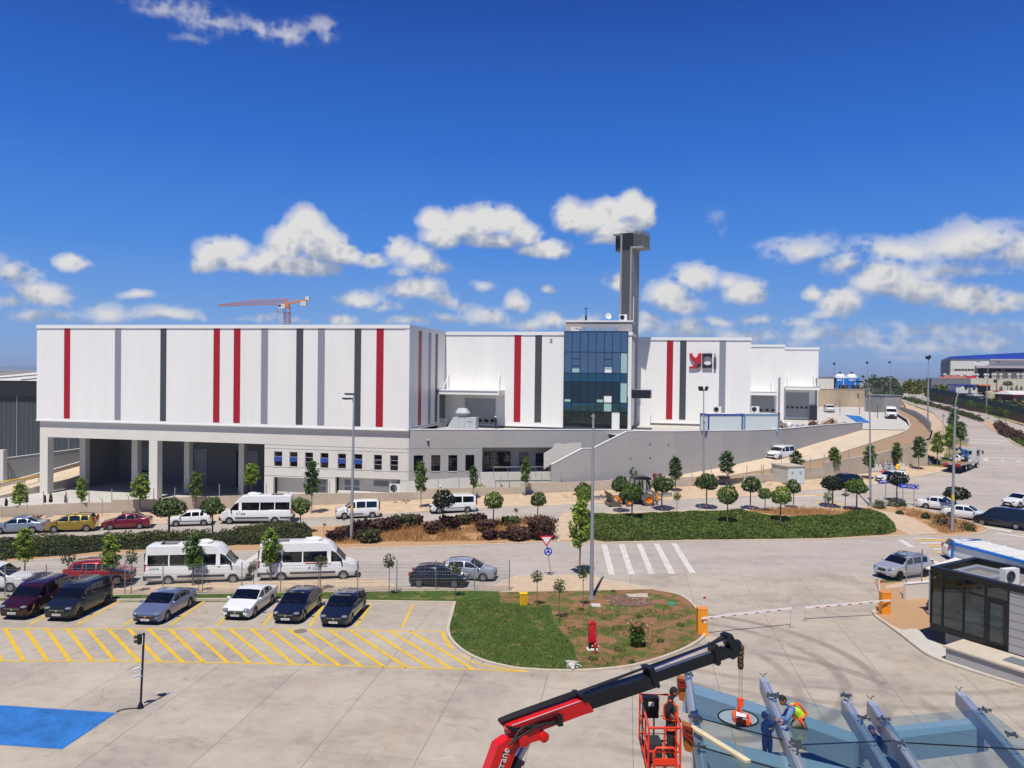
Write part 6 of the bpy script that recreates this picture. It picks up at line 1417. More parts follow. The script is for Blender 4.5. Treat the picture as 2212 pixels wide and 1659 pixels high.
mb=MB();mb.box((c.x,c.y,T(1547,300).z),(2.2,2.2,T(1547,270).z-T(1547,350).z));mb.bar(T(1545,275),T(1935,200),.9,.9);mb.bar(T(1560,180),T(1800,215),.15,.15);mb.bar(T(1545,290),T(1555,170),.35,.35);mb.build('counter_jib',m_['crane_orange'],tc)
mb=MB();n=34;bot=lambda f:T(160+1380*f,320-38*f,0);topf=lambda f:T(190+1360*f,interp(f,[(0,290),(.12,272),(.45,212),(.62,195),(1,172)]),0)
for s in(-.8,.8):mb.tube([bot(i/n)+Vector((0,s,0))for i in range(n+1)],.13,5)
mb.tube([topf(i/n)for i in range(n+1)],.14,5)
for i in range(n):
 t_=topf((i+.5)/n)
 for s in(-.8,.8):mb.bar(bot(i/n)+Vector((0,s,0)),t_,.10,.10);mb.bar(t_,bot((i+1)/n)+Vector((0,s,0)),.10,.10)
mb.build('jib',m_['crane_pink'],tc)
mb=MB();a,b=T(1400,285),T(1540,380);mb.box(((a.x+b.x)/2,Y-1.6,(a.z+b.z)/2),(b.x-a.x,1.8,a.z-b.z));cb=mb.build('cab',m_['fac_white'],tc)
mb=MB();mb.box(((a.x+b.x)/2-1.0,Y-2.55,(a.z+b.z)/2+.3),(1.2,.1,1.0));mb.build('window',m_['black_glass'],cb)
mb=MB()
for x0,y0,x1,y1 in((1925,125,2005,205),(1830,228,1945,318)):a,b=T(x0,y0),T(x1,y1);mb.box(((a.x+b.x)/2,Y,(a.z+b.z)/2),(b.x-a.x,2.0,a.z-b.z))
mb.build('counterweight',m_['fac_white'],tc)
mb=MB();q=T(1360,428);mb.tube([T(1350,300),q],.05,4);mb.tube([q,T(1350,700)],.06,4);mb.box((q.x,q.y,q.z),(.8,.6,.9));mb.build('hook_block',m_['crane_orange'],tc)
fo,si=Vector((.866,-.5,0)),Vector((.5,.866,0));k0=Vector((16.75,113.4,0))
tw=thing('observation_tower','slim dark concrete tower with glazed cantilevered head','tower',(k0.x,k0.y,0))
def TW(a,b,h):p=k0+fo*a+si*b;return Vector((p.x,p.y,h))
def tbox(mb,a0,a1,b0,b1,h0,h1):return mb.hexa([TW(a0,b0,h0),TW(a1,b0,h0),TW(a1,b1,h0),TW(a0,b1,h0),TW(a0,b0,h1),TW(a1,b0,h1),TW(a1,b1,h1),TW(a0,b1,h1)])
zz=lambda y:at(*z('W',450,y),113.4).z
wT=1.78;zh=zz(425);ztp=zz(185)
mb=MB();tbox(mb,-wT,-wT+.28,0,2.9,4,ztp);tbox(mb,-.26,0,0,2.9,4,zh);tbox(mb,-wT+.28,-.26,.35,2.9,4,zh);tbox(mb,-wT,0,0,.34,4,21.5);mb.build('shaft',m_['tower_concrete'],tw)
mb=MB();h=21.5;k=0
while h<zh-.2:
 n=6
 for i in range(n):
  a=-wT+.29+(wT-.56)*i/n;s=(wT-.56)/n;u=.13 if(i+k)%2 else-.13
  mb.bar(TW(a,.16,h+.2-u),TW(a+s,.16,h+.2+u),.07,.06)
 h+=.30;k+=1
tbox(mb,-wT+.29,-.27,.30,.34,21.5,zh);mb.build('lattice_screen',m_['tower_lattice'],tw)
mb=MB();tbox(mb,-wT+.28,-.02,.05,2.9,zh,ztp-.02);tbox(mb,-1.0,1.5,.55,2.8,zh+.35,ztp-.3);tbox(mb,-wT-1.1,-wT-.02,.9,3.4,zz(440),ztp-.2)
hd=mb.build('cabin',m_['tower_dark'],tw)
mb=MB();tbox(mb,-.28,1.6,.0,2.9,zh-.02,zh+.26);mb.build('floor_slab',m_['tower_concrete'],tw);mb=MB();tbox(mb,-wT-1.2,-wT+.3,.0,3.0,ztp-.22,ztp+.02);mb.build('roof_slab',m_['tower_concrete'],tw)
mb=MB()
for i in range(12):a=.0+1.5*i/11;tbox(mb,a-.03,a+.03,.40,.48,zh+.26,ztp+(.15 if i%2 else.3))
for i in range(9):b=.4+2.4*i/8;tbox(mb,1.52,1.58,b-.03,b+.03,zh+.26,ztp+(.15 if i%2 else.3))
tbox(mb,-.2,1.58,.40,.47,ztp-.25,ztp-.1);tbox(mb,-.2,1.58,.40,.47,zh+1.2,zh+1.27)
mb.build('frame',m_['tower_lattice'],tw);mb=MB()
for i in range(4):a=-wT-1.1+.36*i;tbox(mb,a,a+.06,.84,.9,zz(440),ztp-.2)
tbox(mb,-wT-1.1,-wT,.83,.91,ztp-.5,ztp-.3);mb.build('side_frame',m_['tower_lattice'],tw)
mb=MB()
for a,l in((-1.3,.5),(-.9,.4),(.1,.5),(.3,.4),(.6,.6),(-.6,.3)):mb.bar(TW(a,.8,ztp),TW(a+.15,.8,ztp+l),.05,.05);mb.bar(TW(a-.2,.8,ztp+l*.8),TW(a+.3,.8,ztp+l),.04,.04)
mb.build('antenna',m_['galv_matt'],tw)
def onroof(k,x,y,d):a,h=PB.hit(*z(k,x,y),d);return PB.P(a,h,d)
hr=PB.hit(*z('F',400,795),gd-4)[1]
q=onroof('F',357,790,gd-4);q.z=hr
ch=thing('flue_pipe','shiny metal flue pipe on the roof house','flue',q);mb=MB();mb.lathe([(.1,0),(.1,.6),(.18,.62),(.18,1.5),(.24,1.52),(.24,1.7),(.05,1.95)],14);mb.build('pipe',m_['chrome'],ch,smooth=40,local=True);mb=MB();mb.box((0,0,.3),(.25,.25,.6));mb.build('base',m_['frame_dark'],ch,local=True)
q=onroof('F',518,790,gd-4);q.z=hr
ds=thing('satellite_dish','white satellite dish on the roof house','satellite dish',q);mb=MB();mb.lathe([(.02,0),(.3,.06),(.46,.16),(.47,.16),(.3,.08),(.02,.02)],16,(0,0,.55),Matrix.Rotation(rad(75),3,'X')@Matrix.Rotation(rad(20),3,'Y'));mb.build('reflector',m_['plastic_white'],ds,smooth=50,local=True);mb=MB();mb.tube([(0,0,0),(0,.1,.5)],.03);mb.tube([(0,0,.4),(0,-.45,.5)],.015);mb.build('mount',m_['galv_matt'],ds,local=True)
q=onroof('F',632,790,gd-4);q.z=hr-.1;ac_unit('air conditioner on the roof house before the tower',q,-.2,1.1)
q=SR.P(SR.hit(*z('F',706,850))[0],20,.0);q=at(*z('F',706,830),112);lp=thing('lightning_rod','thin white lightning rod before the tower shaft','lightning rod',(q.x,q.y,20.6));mb=MB();mb.cyl((0,0,0),(0,0,at(*z('F',708,622),112).z-20.6),.05,n=6);mb.build('rod',m_['plastic_white'],lp,local=True)
q=onroof('F',450,880,gd-1.0);du=thing('roof_duct','bright foil wrapped ducts lying on the stair block roof','duct',(q.x,q.y,gtop+.12));rngd=random.Random(4);mb=MB()
for i in range(10):x=-2.2+i*.5;mb.box((x,-x*.208+rngd.uniform(-.1,.1),.22+rngd.uniform(0,.12)),(.55,.5,.42+rngd.uniform(0,.2)),rngd.uniform(-.3,.3))
mb.build('duct_section',mat('foil',(214,216,218),.25,metal=.8),du,local=True)
mb=MB();mb.box((-3.0,.7,.3),(1.5,.5,.6));mb.build('duct_section',m_['trim_white'],du,local=True)
vu=at(*z(2,1735,930),104.5);hv=thing('ventilation_unit','big pale grey ventilation unit with a hood on the terrace','ventilation unit',(vu.x,vu.y,7.6),-.15)
mb=MB();mb.box((0,0,.95),(3.0,1.9,1.5));mb.box((0,0,.1),(2.9,1.8,.2));mb.extr([(-1.5,-.95,.3),(-2.3,-.95,.3),(-1.5,-.95,1.7)],(0,1.9,0));mb.build('casing',m_['unit_grey'],hv,local=True)
mb=MB();mb.lathe([(.5,1.7),(.5,1.95),(.95,2.15),(1.0,2.3),(.62,2.85),(.5,2.9)],8,(-.45,0,0));mb.build('hood',m_['unit_grey'],hv,local=True)
mb=MB()
for x in(-.7,0,.75):mb.box((x,-.96,.95),(.03,.02,1.5))
mb.box((.7,-.97,1.2),(.9,.03,.04));mb.build('panel_joint',m_['joint'],hv,local=True)
lm=thing('panel_stack','aluminium sheets leaning beside the ventilation unit','metal sheets',(vu.x-3.2,vu.y+.3,7.6));mb=MB()
for i in range(5):mb.hexa([(-.5+i*.22,-.5,0),(-.46+i*.22,-.5,0),(-.46+i*.22,.5,0),(-.5+i*.22,.5,0),(-.2+i*.22,-.5,1.5),(-.16+i*.22,-.5,1.5),(-.16+i*.22,.5,1.5),(-.2+i*.22,.5,1.5)])
mb.build('sheet',m_['frame_alu'],lm,local=True)
def cabin(label,k,xl,xm,xr,yt,yb,Y,dep=2.4,blue='frame_blue',Hc=2.5):
 0
 A=at(*z(k,xm,yb),Y);B=at(*z(k,xr,yb),Y+1.2);d=(B-A);d.z=0;L=d.length;d.normalize();n=Vector((d.y,-d.x,0))
 t=thing('site_cabin',label,'site cabin',(A.x,A.y,7.55),math.atan2(d.y,d.x),'site cabins behind the retaining wall')
 mb=MB();mb.box((L/2,dep/2,Hc/2),(L-.1,dep-.1,Hc-.1))
 for i in range(int(L/.25)):mb.box((.2+i*.25,.035,Hc/2),(.1,.06,Hc-.3))
 for i in range(9):mb.box((.035,.2+i*.25,Hc/2),(.06,.1,Hc-.3))
 mb.build('wall',m_['panel_pale'],t,local=True)
 mb=MB()
 for x in(.06,L-.06):
  for y in(.06,dep-.06):mb.box((x,y,Hc/2),(.14,.14,Hc))
 for y in(.05,dep-.05):mb.box((L/2,y,Hc-.08),(L,.15,.2));mb.box((L/2,y,.1),(L,.14,.18))
 for x in(.05,L-.05):mb.box((x,dep/2,Hc-.08),(.15,dep-.2,.19));mb.box((x,dep/2,.1),(.14,dep-.2,.17))
 mb.build('frame',m_[blue],t,local=True)
 mb=MB();mb.box((L/2,dep/2,Hc+.03),(L-.2,dep-.2,.08));mb.build('roof',m_['roof_white'],t,local=True)
 return t,A,d,L
c1,A1,d1,L1=cabin('dark blue framed site cabin, left of the pair','V',118,245,648,215,362,105.2)
lettering('TEM',.45,m_['text_dark'],c1,axes((-.01,1.2,1.35),(0,-1,0),(0,0,1),(-1,0,0)))
mat('frame_pale_blue',(110,146,180),.5)
c2,A2,d2,L2=cabin('light blue framed site cabin, right of the pair','V',668,672,1072,215,345,107.2,blue='frame_pale_blue')
q=A1+d1*1.2;ac_unit('air conditioner on the roof of the dark blue framed cabin',(q.x+.4,q.y+1.4,10.15),-.2,1.1)
q=A2+d2*1.6;ac_unit('air conditioner on the roof of the light blue framed cabin',(q.x+.4,q.y+1.5,10.15),-.2,1.1)
def pile(name,label,p,r,h,mats,seed,n=60,kind='plank',cat='pile'):
 rg=random.Random(seed);t=thing(name,label,cat,p)
 for mi,m in enumerate(mats):
  mb=MB()
  for i in range(n):
   q=rg.uniform(0,6.28);rr=r*rg.random()**.6;c=Vector((math.cos(q)*rr,math.sin(q)*rr*.5,h*(1-rr/r)*rg.uniform(.3,1)+.08))
   Mx=Matrix.Rotation(rg.uniform(0,6.28),3,'Z')@Matrix.Rotation(rg.uniform(-.6,.6),3,'Y')
   mb.box(c,(rg.uniform(.5,1.7),rg.uniform(.08,.2),rg.uniform(.03,.09))if kind=='plank' else tuple(rg.uniform(.15,.6)for _ in range(3)),M=Mx)
  mb.build('plank' if kind=='plank' else 'scrap',m_[m],t,local=True)
 return t
def pp(k,x,y,Y):q=at(*z(k,x,y),Y);return(q.x,q.y,zp(q.x,q.y))
pile('waste_pile','pile of brown boards behind the end of the retaining wall',pp('V',1700,287,132),2.6,1.9,('wood','rust'),5,70)
pile('waste_pile','crate and board scraps left of the bigger board pile',pp('V',1480,292,127),1.5,1.6,('wood','bag_dark'),6,60)
pile('waste_pile','white plastic wrap heap behind the retaining wall',pp('V',1260,312,119),2.6,.8,('plastic_white','plastic_sheet'),7,60,'scrap')
pile('waste_pile','pale plastic heap at the right of the board pile',pp('V',1840,270,136),1.5,1.0,('plastic_white','plastic_sheet'),8,30,'scrap')
pile('waste_pile','grey pallet goods beside the light blue framed cabin',pp('V',1100,322,114),1.0,1.4,('block_grey','wood'),9,22,'scrap')
sheet('blue_bay',[tuple(at(*z('H',x,y),Y)[:2])for x,y,Y in((440,876,176),(590,880,172),(700,915,150),(570,918,149))],m_['blue_paint'],.02,zf=zp,curved=False)
for x,y0,y1,Y,lab in((395,745,875,176,'thin post left of the blue painted bay'),(587,812,880,172,'short thin post behind the blue painted bay'),(767,785,922,150,'thin post right of the blue painted bay')):
 a,b=at(*z('H',x,y1),Y),at(*z('H',x,y0),Y);mb=MB();mb.cyl(a,b,.07,n=6);o=mb.build('steel_post',m_['rust']);tag(o,lab,'post')
wb=pp('H',733,822,195);t=thing('yellow_box','small yellow box post at the foot of the far stained wall','box',wb);mb=MB();mb.box((0,0,1.3),(.9,.6,2.6));mb.build('box',m_['yellow_bin'],t,local=True);mb=MB();mb.box((0,-.31,1.6),(.5,.02,.6));mb.build('door',m_['crane_orange'],t,local=True)
PF=Plane(at(*z('H',180,810),216)[:2],(1,.05))
fw=thing('far_retaining_wall','tall stained old concrete wall closing the plateau','retaining wall',tuple(at(*z('H',400,810),216)))
mb=MB();a0=PF.hit(*z('H',-150,700))[0];a1,hb=PF.hit(*z('H',655,812));htp=PF.hit(*z('H',400,636))[1];PF.box(mb,a0,a1,5,htp,-.5,0)
a2=PF.hit(*z('H',790,700))[0];PF.shape(mb,[(a1,5),(a2,5),(a2,PF.hit(*z('H',785,730))[1]),(a1,htp)],-.5,0);mb.build('wall_face',m_['old_concrete'],fw)
mb=MB();PF.box(mb,a0,a1,htp,htp+.15,-.55,.1);mb.build('coping',m_['bare_concrete'],fw)
mb=MB()
for x,y0,y1 in((575,672,720),(650,640,812),(668,640,812)):pbox(mb,PF,'H',x-4,y0,x+4,y1,0,.12)
mb.build('down_pipe',m_['frame_dark'],fw)
uz=htp-.1
sheet('upper_terrace',[(30,217),(97,221),(112,260),(112,330),(30,330)],m_['sandy'],0,zf=lambda x,y:uz,curved=False)
PU=Plane((60,226),(1,.04))
ub=thing('low_white_hall','low white flat hall above the stained wall','hall',tuple(at(*z('H',260,630),226)[:2])+(uz,))
mb=MB();pbox(mb,PU,'H',60,516,333,636,-8,0);mb.build('wall',m_['fac_white'],ub);mb=MB();pbox(mb,PU,'H',55,510,338,520,-8.1,.15);mb.build('roof_trim',m_['fac_grey'],ub)
mb=MB();pbox(mb,PU,'H',338,520,356,630,-6,-.5);mb.build('door',m_['frame_dark'],ub)
for x0,x1,lab in((360,474,'left of two blue cooling towers with white cowls'),(476,588,'right of two blue cooling towers with white cowls')):
 a,h0=PU.hit(*z('H',x0,632));b,h1=PU.hit(*z('H',x1,526));q=PU.P((a+b)/2,uz);wd=b-a
 t=thing('cooling_tower',lab,'cooling tower',q,group='cooling towers on the upper terrace');H1=h1-uz
 mb=MB();mb.box((0,1.6,H1/2),(wd,3.2,H1))
 for i in range(8):mb.box((-wd/2+wd*(i+.5)/8,-.02,H1/2),(.05,.06,H1-.1))
 mb.build('casing',m_['tower_blue'],t,local=True)
 mb=MB();mb.lathe([(wd*.50,H1),(wd*.47,H1+.5),(wd*.28,H1+1.2),(wd*.26,H1+1.2)],16,(0,1.6,0));mb.build('cowl',m_['plastic_white'],t,local=True)
 mb=MB();mb.cyl((0,1.6,H1+1.1),(0,1.6,H1+1.9),.22);mb.build('motor',m_['frame_dark'],t,local=True)
 mb=MB();mb.box((.1*wd,-.08,H1*.55),(.25,.1,H1*.7));mb.box((-.25*wd,-.06,H1*.82),(.42*wd,.04,H1*.12));mb.build('access_panel',m_['panel_pale'],t,local=True)
 mb=MB();mb.box((.0,-.9,.6),(wd*.7,.8,1.2));mb.build('pump_skid',m_['frame_dark'],t,local=True)
uf=thing('terrace_fence','thin wire fence on top of the stained wall','fence',tuple(PF.P((a0+a1)/2,uz)));n=16
for i in range(n+1):a=a0+(a1-a0)*i/n;mb=MB();mb.cyl(PF.P(a,uz,-.3),PF.P(a,uz+1.7,-.3),.04,n=5);mb.build('post',m_['galv_matt'],uf)
mb=MB()
for h in(.5,1.0,1.6):mb.bar(PF.P(a0,uz+h,-.3),PF.P(a1,uz+h,-.3),.02,.02)
mb.build('wire',m_['galv_matt'],uf)
A=at(*z('H',838,868),188);B=at(*z('H',993,858),190);d=(B-A);d.z=0;L=d.length;d.normalize();zb_=zp(A.x,A.y)-.4
ht=thing('block_hut','bare grey block hut with a flat roof at the end of the plateau','hut',(A.x,A.y,zb_),math.atan2(d.y,d.x))
Hh=at(*z('H',838,700),188).z-zb_
mb=MB();mb.box((L/2,3,Hh/2),(L,6,Hh));mb.build('wall',mat('block_courses',(150,150,148),.9,var=.05),ht,local=True)
mb=MB();
for i in range(1,int(Hh/.62)):mb.box((L/2,2.99,i*.62),(L+.015,6.0,.03))
for i in range(1,8):mb.box((L*i/8,-.0,Hh/2),(.03,.015,Hh-.1))
mb.build('joint_line',m_['joint'],ht,local=True)
mb=MB();mb.box((L/2,3,Hh+.1),(L+.3,6.3,.2));mb.box((-.8,2.5,Hh*.45),(1.5,3,Hh*.9));mb.build('roof',m_['block_grey'],ht,local=True)
mb=MB()
for i in range(7):mb.cyl((.3+i*.8,5.5,Hh+.2),(.3+i*.8,5.5,Hh+1.6),.04,n=5)
mb.bar((.3,5.5,Hh+1.6),(5.1,5.5,Hh+1.6),.06,.06);mb.bar((.3,5.5,Hh+1.0),(5.1,5.5,Hh+1.0),.05,.05);mb.build('roof_rail',m_['galv_matt'],ht,local=True)
mf=thing('mesh_fence','pale grey mesh fence curving down along the climbing road','fence',tuple(at(*z('H',1150,960),150)))
FB=[(995,870,812,190),(1060,882,828,178),(1130,905,848,166),(1190,945,880,152),(1240,985,915,143),(1290,1040,965,132)]
mb=MB();mp=MB();pr=None
fpts=[]
for i in range(len(FB)-1):
 for j in range(4):f=j/4;fpts.append(tuple(FB[i][q]+(FB[i+1][q]-FB[i][q])*f for q in range(4)))
fpts.append(FB[-1])
for x,yb,yt_,Y in fpts:
 a=at(*z('H',x,yb),Y);b=Vector((a.x,a.y,at(*z('H',x,yt_),Y).z));mb=MB();mb.cyl(a-Vector((0,0,.6)),b+Vector((0,0,.15)),.07,n=6);mb.build('post',m_['galv'],mf)
 if pr:
  for q in range(9):h=q/8;mp.bar(pr[0].lerp(pr[1],h),a.lerp(b,h),.035,.05)
  for q in range(16):f=q/16;mp.bar(pr[0].lerp(a,f),pr[1].lerp(b,f),.03,.03)
 pr=(a,b)
mp.build('mesh_panel',m_['galv'],mf)
PX=Plane(at(*z('X',575,700),330)[:2],(.9,-.43));D2=PX
fx_=thing('blue_roof_factory','white factory hall with a blue roof band at the right edge','factory',tuple(at(*z('X',575,700),330)))
a0=PX.hit(*z('X',575,310))[0];aE=a0+120;hW=PX.hit(*z('X',575,312))[1];base=6.0
P=PX.P;aw=PX.hit(*z('X',372,400),0)[0]
mb=MB();PX.box(mb,a0,aE,base,hW,-72,0);mb.build('wall',m_['fac_white'],fx_)
h0=PX.hit(*z('X',578,255))[1];hE=PX.hit(*z('X',2212,168))[1];aq=PX.hit(*z('X',2212,168))[0];sl_=(hE-h0)/(aq-a0)
mb=MB();PX.shape(mb,[(a0-.2,hW),(aE,hW),(aE,h0+sl_*(aE-a0)),(a0-.2,h0)],-72,.4);mb.build('roof_band',m_['roof_blue'],fx_)
mb=MB();PX.box(mb,a0-.35,a0-.02,base,hW-.1,-72,-.1);mb.build('side_wall',m_['fac_grey'],fx_)
for x0,x1 in((665,722),(738,795),(812,866),(884,940),(960,1016),(1034,1088)):
 mb=MB();pbox(mb,PX,'X',x0,532,x1,570,0,.12);mb.build('window',m_['black_glass'],fx_)
mb=MB();pbox(mb,PX,'X',590,526,1140,578,0,.06);mb.build('window_band',m_['fac_beige'],fx_)
mb=MB();pbox(mb,PX,'X',1145,455,2400,520,0,6);pbox(mb,PX,'X',1450,312,2400,345,0,1.5);mb.build('canopy',mat('canopy_pinkgrey',(170,160,164),.6),fx_)
mb=MB();pbox(mb,PX,'X',1180,525,1500,735,.05,1.0);pbox(mb,PX,'X',1440,528,1705,600,.05,1.2);pbox(mb,PX,'X',1795,528,2190,605,.05,1.2);mb.build('dark_glazing',m_['fac_black'],fx_)
mb=MB();pbox(mb,PX,'X',1500,602,2400,745,.05,3.0);mb.build('front_annex',m_['fac_beige'],fx_)
PX2=Plane(at(*z('X',1020,900),285)[:2],(1,-.06))
fl=thing('low_grey_hall','low beige and dark grey hall before the blue roofed factory','hall',tuple(at(*z('X',1020,1030),285)))
mb=MB();pbox(mb,PX2,'X',1020,742,2500,1050,-20,0);mb.build('wall',m_['fac_beige'],fl)
mb=MB();pbox(mb,PX2,'X',150,738,1019,1010,-3,0);mb.build('dark_wall',m_['fac_grey'],fl)
a,h=PX2.hit(*z('X',320,738));b,h2=PX2.hit(*z('X',480,668),-6);c,_=PX2.hit(*z('X',1180,738));mb=MB();P2=PX2.P
mb.add([P2(a,h+.05,-1),P2(c,h+.05,-1),P2(c-4,h2,-7),P2(a+6,h2,-7),P2(a+6,h2,-14),P2(c-4,h2,-14)],[(0,1,2,3),(3,2,5,4)]);mb.build('roof',m_['roof_brick'],fl)
mb=MB();pbox(mb,PX2,'X',930,690,1150,735,-.8,-.3);mb.build('red_band',mat('band_red',(196,24,40),.5),fl)
for i,(x,y)in enumerate(((440,715),(588,710),(735,712),(895,715),(1085,712),(1165,712),(1348,705),(1395,705),(1520,705),(1580,712),(1692,718),(1885,715),(2080,720),(2190,722))):
 a,h=PX2.hit(*z('X',x,y),-2);q=P2(a,PX2.hit(*z('X',x,740),-2)[1],-2);t=thing('roof_ventilator','mushroom roof ventilator on the low grey hall','roof ventilator',q,group='roof ventilators of the low grey hall')
 mb=MB();mb.lathe([(.4,0),(.36,.9),(.62,1.0),(.66,1.35),(.4,1.6),(.05,1.65)],10);mb.build('cowl',m_['cabinet_pale'],t,smooth=40,local=True)
def house(name,label,cat,k,x0,yt,x1,yb,Y,wall,roof=None,rise=0,over=0,dep=6,wins=(),door=None,d=(1,-.05)):
 pl=Plane(at(*z(k,x0,yb),Y)[:2],d);t=thing(name,label,cat,tuple(at(*z(k,(x0+x1)/2,yb),Y)))
 mb=MB();pbox(mb,pl,k,x0,yt,x1,yb,-dep,0);mb.build('wall',m_[wall],t)
 if roof:
  a,h=pl.hit(*z(k,x0-over,yt));b,_=pl.hit(*z(k,x1+over,yt));hr=pl.hit(*z(k,x0,yt-rise))[1];q=pl.P
  if rise:mb=MB();mb.hexa([q(a,h,.6),q(b,h,.6),q(b,h,-dep-.6),q(a,h,-dep-.6),q(a+(b-a)*.12,hr,-dep/2+.3),q(b-(b-a)*.12,hr,-dep/2+.3),q(b-(b-a)*.12,hr,-dep/2-.3),q(a+(b-a)*.12,hr,-dep/2-.3)])
  else:mb=MB();pl.box(mb,a,b,h,h+.35,-dep-.2,.3)
  mb.build('roof',m_[roof],t)
 for(wx0,wy0,wx1,wy1)in wins:mb=MB();pbox(mb,pl,k,wx0,wy0,wx1,wy1,0,.08);mb.build('window',m_['black_glass'],t)
 if door:mb=MB();pbox(mb,pl,k,*door,0,.1);mb.build('door',m_['fac_grey'],t)
 return t
house('site_container','white upper site container with blue roof edge','site container','X',695,905,1170,1088,232,'fac_white','frame_blue',0,15,5,((890,940,945,995),(1068,935,1125,998)),(972,952,1030,1085))
house('site_container','white small cabin below the upper site container','site container','X',1080,1135,1280,1300,226,'fac_white','roof_white',0,10,5,((1112,1170,1165,1232),))
house('site_shed','grey lower storey under the upper site container','shed','X',860,1105,1079,1290,230,'fac_grey','frame_dark',0,0,5,((960,1120,1060,1200),))
house('site_shelter','dark open shelter with orange awning beside the site container','shelter','X',1200,910,1455,1060,231,'frame_black','orange_awning',0,10,5)
house('house','long house with a dark red roof before the factory wall','house','X',1590,1125,2000,1255,226,'fac_white','roof_red',105,20,9,((1820,1165,1885,1235),))
house('house','brick house with a pale hipped roof at the right edge','house','X',1975,1105,2420,1260,214,'roof_brick','roof_white',80,45,9,((2040,1150,2200,1230),))
t=thing('water_tank','buff round water tank beside the site cabins','water tank',tuple(at(*z('X',1455,1190),226)));mb=MB();wq=200*.09668*226/FPX/2;mb.lathe([(wq,0),(wq,140*.09668*226/FPX),(wq*.9,150*.09668*226/FPX),(.1,158*.09668*226/FPX)],20);mb.build('tank',m_['tank_buff'],t,smooth=40,local=True);mb=MB();mb.box((0,0,-1.2),(wq*2.2,wq*2,2.4));mb.build('stand',m_['frame_dark'],t,local=True)
bf_=thing('board_fence','brown board fence with green netting along the far verge','fence',tuple(at(*z('X',1900,1400),190)))
L_=along('H',((1280,665,250),(1500,705,232),(1700,760,215),(1870,795,205),(2050,840,190),(2250,895,175)))
wallstrip('board',L_,lambda p:p.z-2.6,.1,m_['board_brown'],bf_);wallstrip('netting',[p+Vector((.2,.4,1.4))for p in L_],lambda p:p.z-2.2,.05,m_['mesh_green'],bf_)
mass('far_shrubs','dark green shrubs growing behind the board fence','shrubs',[tuple(at(*z('H',x,y),Y)[:2])for x,y,Y in((1690,760,222),(1880,780,212),(2250,870,182),(2300,850,200),(1900,745,224),(1700,735,228))],3,2.6,.9,'leaf_olive','hedge_core',31,lump=4,base=.6)
def ridge(name,pts,Y,m,dep):
 mb=MB();n=len(pts);A=[]
 for x,y in pts:A.append(at(x,y,Y))
 for a,b in zip(A,A[1:]):mb.add([(a.x,a.y-dep,-40),(b.x,b.y-dep,-40),tuple(b),tuple(a),(b.x,b.y+dep,-40),(a.x,a.y+dep,-40)],[(0,1,2,3),(3,2,4,5)])
 o=mb.build(name,m,smooth=60);o['kind']='structure'
rh_=random.Random(2);hy=lambda x:808.4+(x-1106)*.0122
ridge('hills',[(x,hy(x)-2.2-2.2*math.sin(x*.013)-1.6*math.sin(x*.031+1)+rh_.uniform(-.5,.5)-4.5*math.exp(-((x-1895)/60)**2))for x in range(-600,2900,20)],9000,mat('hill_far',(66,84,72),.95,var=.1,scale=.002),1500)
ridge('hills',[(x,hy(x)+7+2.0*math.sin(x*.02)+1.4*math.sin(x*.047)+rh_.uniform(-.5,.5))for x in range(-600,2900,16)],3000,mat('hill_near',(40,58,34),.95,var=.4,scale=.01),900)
# street furniture
def lamp_post(label,base,top,r0=.11,arms=(),group='street lamp posts',p=None,bands=()):
 0
 b=G(*base)if p is None else p;r0*=.78
 t=thing('lamp_post',label,'lamp post',b,0,group);hh=at(top[0],top[1],b.y)
 mb=MB();mb.tube([(b.x,b.y,b.z-.1),(b.x+(hh.x-b.x)*.5,b.y,(b.z+hh.z)/2),(hh.x,b.y,hh.z)],[r0*1.25,r0*.95,r0*.6],10);mb.cyl((b.x,b.y,b.z-.05),(b.x,b.y,b.z+.25),r0*1.9,r0*1.6,10);mb.build('pole',m_['galv_matt'],t,smooth=50)
 for kind,pts in arms:
  Q=[at(px,py,b.y)for px,py in pts];mb=MB();mb.tube(Q,r0*.42,7);a=mb.build('arm',m_['galv_matt'],t,smooth=50)
  e=Q[-1];d=(Q[-1]-Q[-2]);d.z=0;d=d.normalized()if d.length>1e-3 else Vector((1,0,0))
  mb=MB()
  if kind=='head':mb.bar(e-d*.15,e+d*.75,.28,.12);mb.bar(e+d*.05+Vector((0,0,-.07)),e+d*.65+Vector((0,0,-.07)),.2,.05)
  elif kind=='flood':
   n=Vector((d.x*.8,-.5,-.35)).normalized();mb.bar(e+Vector((0,0,.25))-n*.1,e+Vector((0,0,.25))+n*.14,.62,.52);mb.bar(e,e+Vector((0,0,.25)),.08,.08)
  mb.build('lamp_head',m_['frame_dark'],a)
 for py in bands:
  q=at(base[0]+(top[0]-base[0])*(py-base[1])/(top[1]-base[1]),py,b.y);mb=MB();mb.cyl(q-Vector((0,0,.28)),q+Vector((0,0,.28)),r0*1.13,n=10);mb.build('sticker',m_['yellow_bin'],t)
 return t
Z=z
lamp_post('tall grey lamp post with two lamps standing among the purple shrubs',Z(6,815,442),Z(2,838,655),.16,(('head',[Z(2,838,662),Z(2,834,656),Z(2,830,655)]),('head',[Z(2,837,800),Z(2,834,740),Z(2,828,705),Z(2,818,693),Z(2,812,692)])),bands=(Z(6,818,165)[1],))
lamp_post('thick steel lamp post with short cross bar on the island',Z(7,735,905),Z(3,751,814),.15,(('bar',[Z(3,734,835),Z(3,764,835)]),))
p=at(*Z(3,1640,1310),98.2);lamp_post('slim mast with two floodlights before the long grey wall',Z(3,1640,1310),Z(3,1638,628),.12,(('flood',[Z(3,1638,630),Z(3,1616,628)]),('flood',[Z(3,1638,629),Z(3,1660,627)])),p=p)
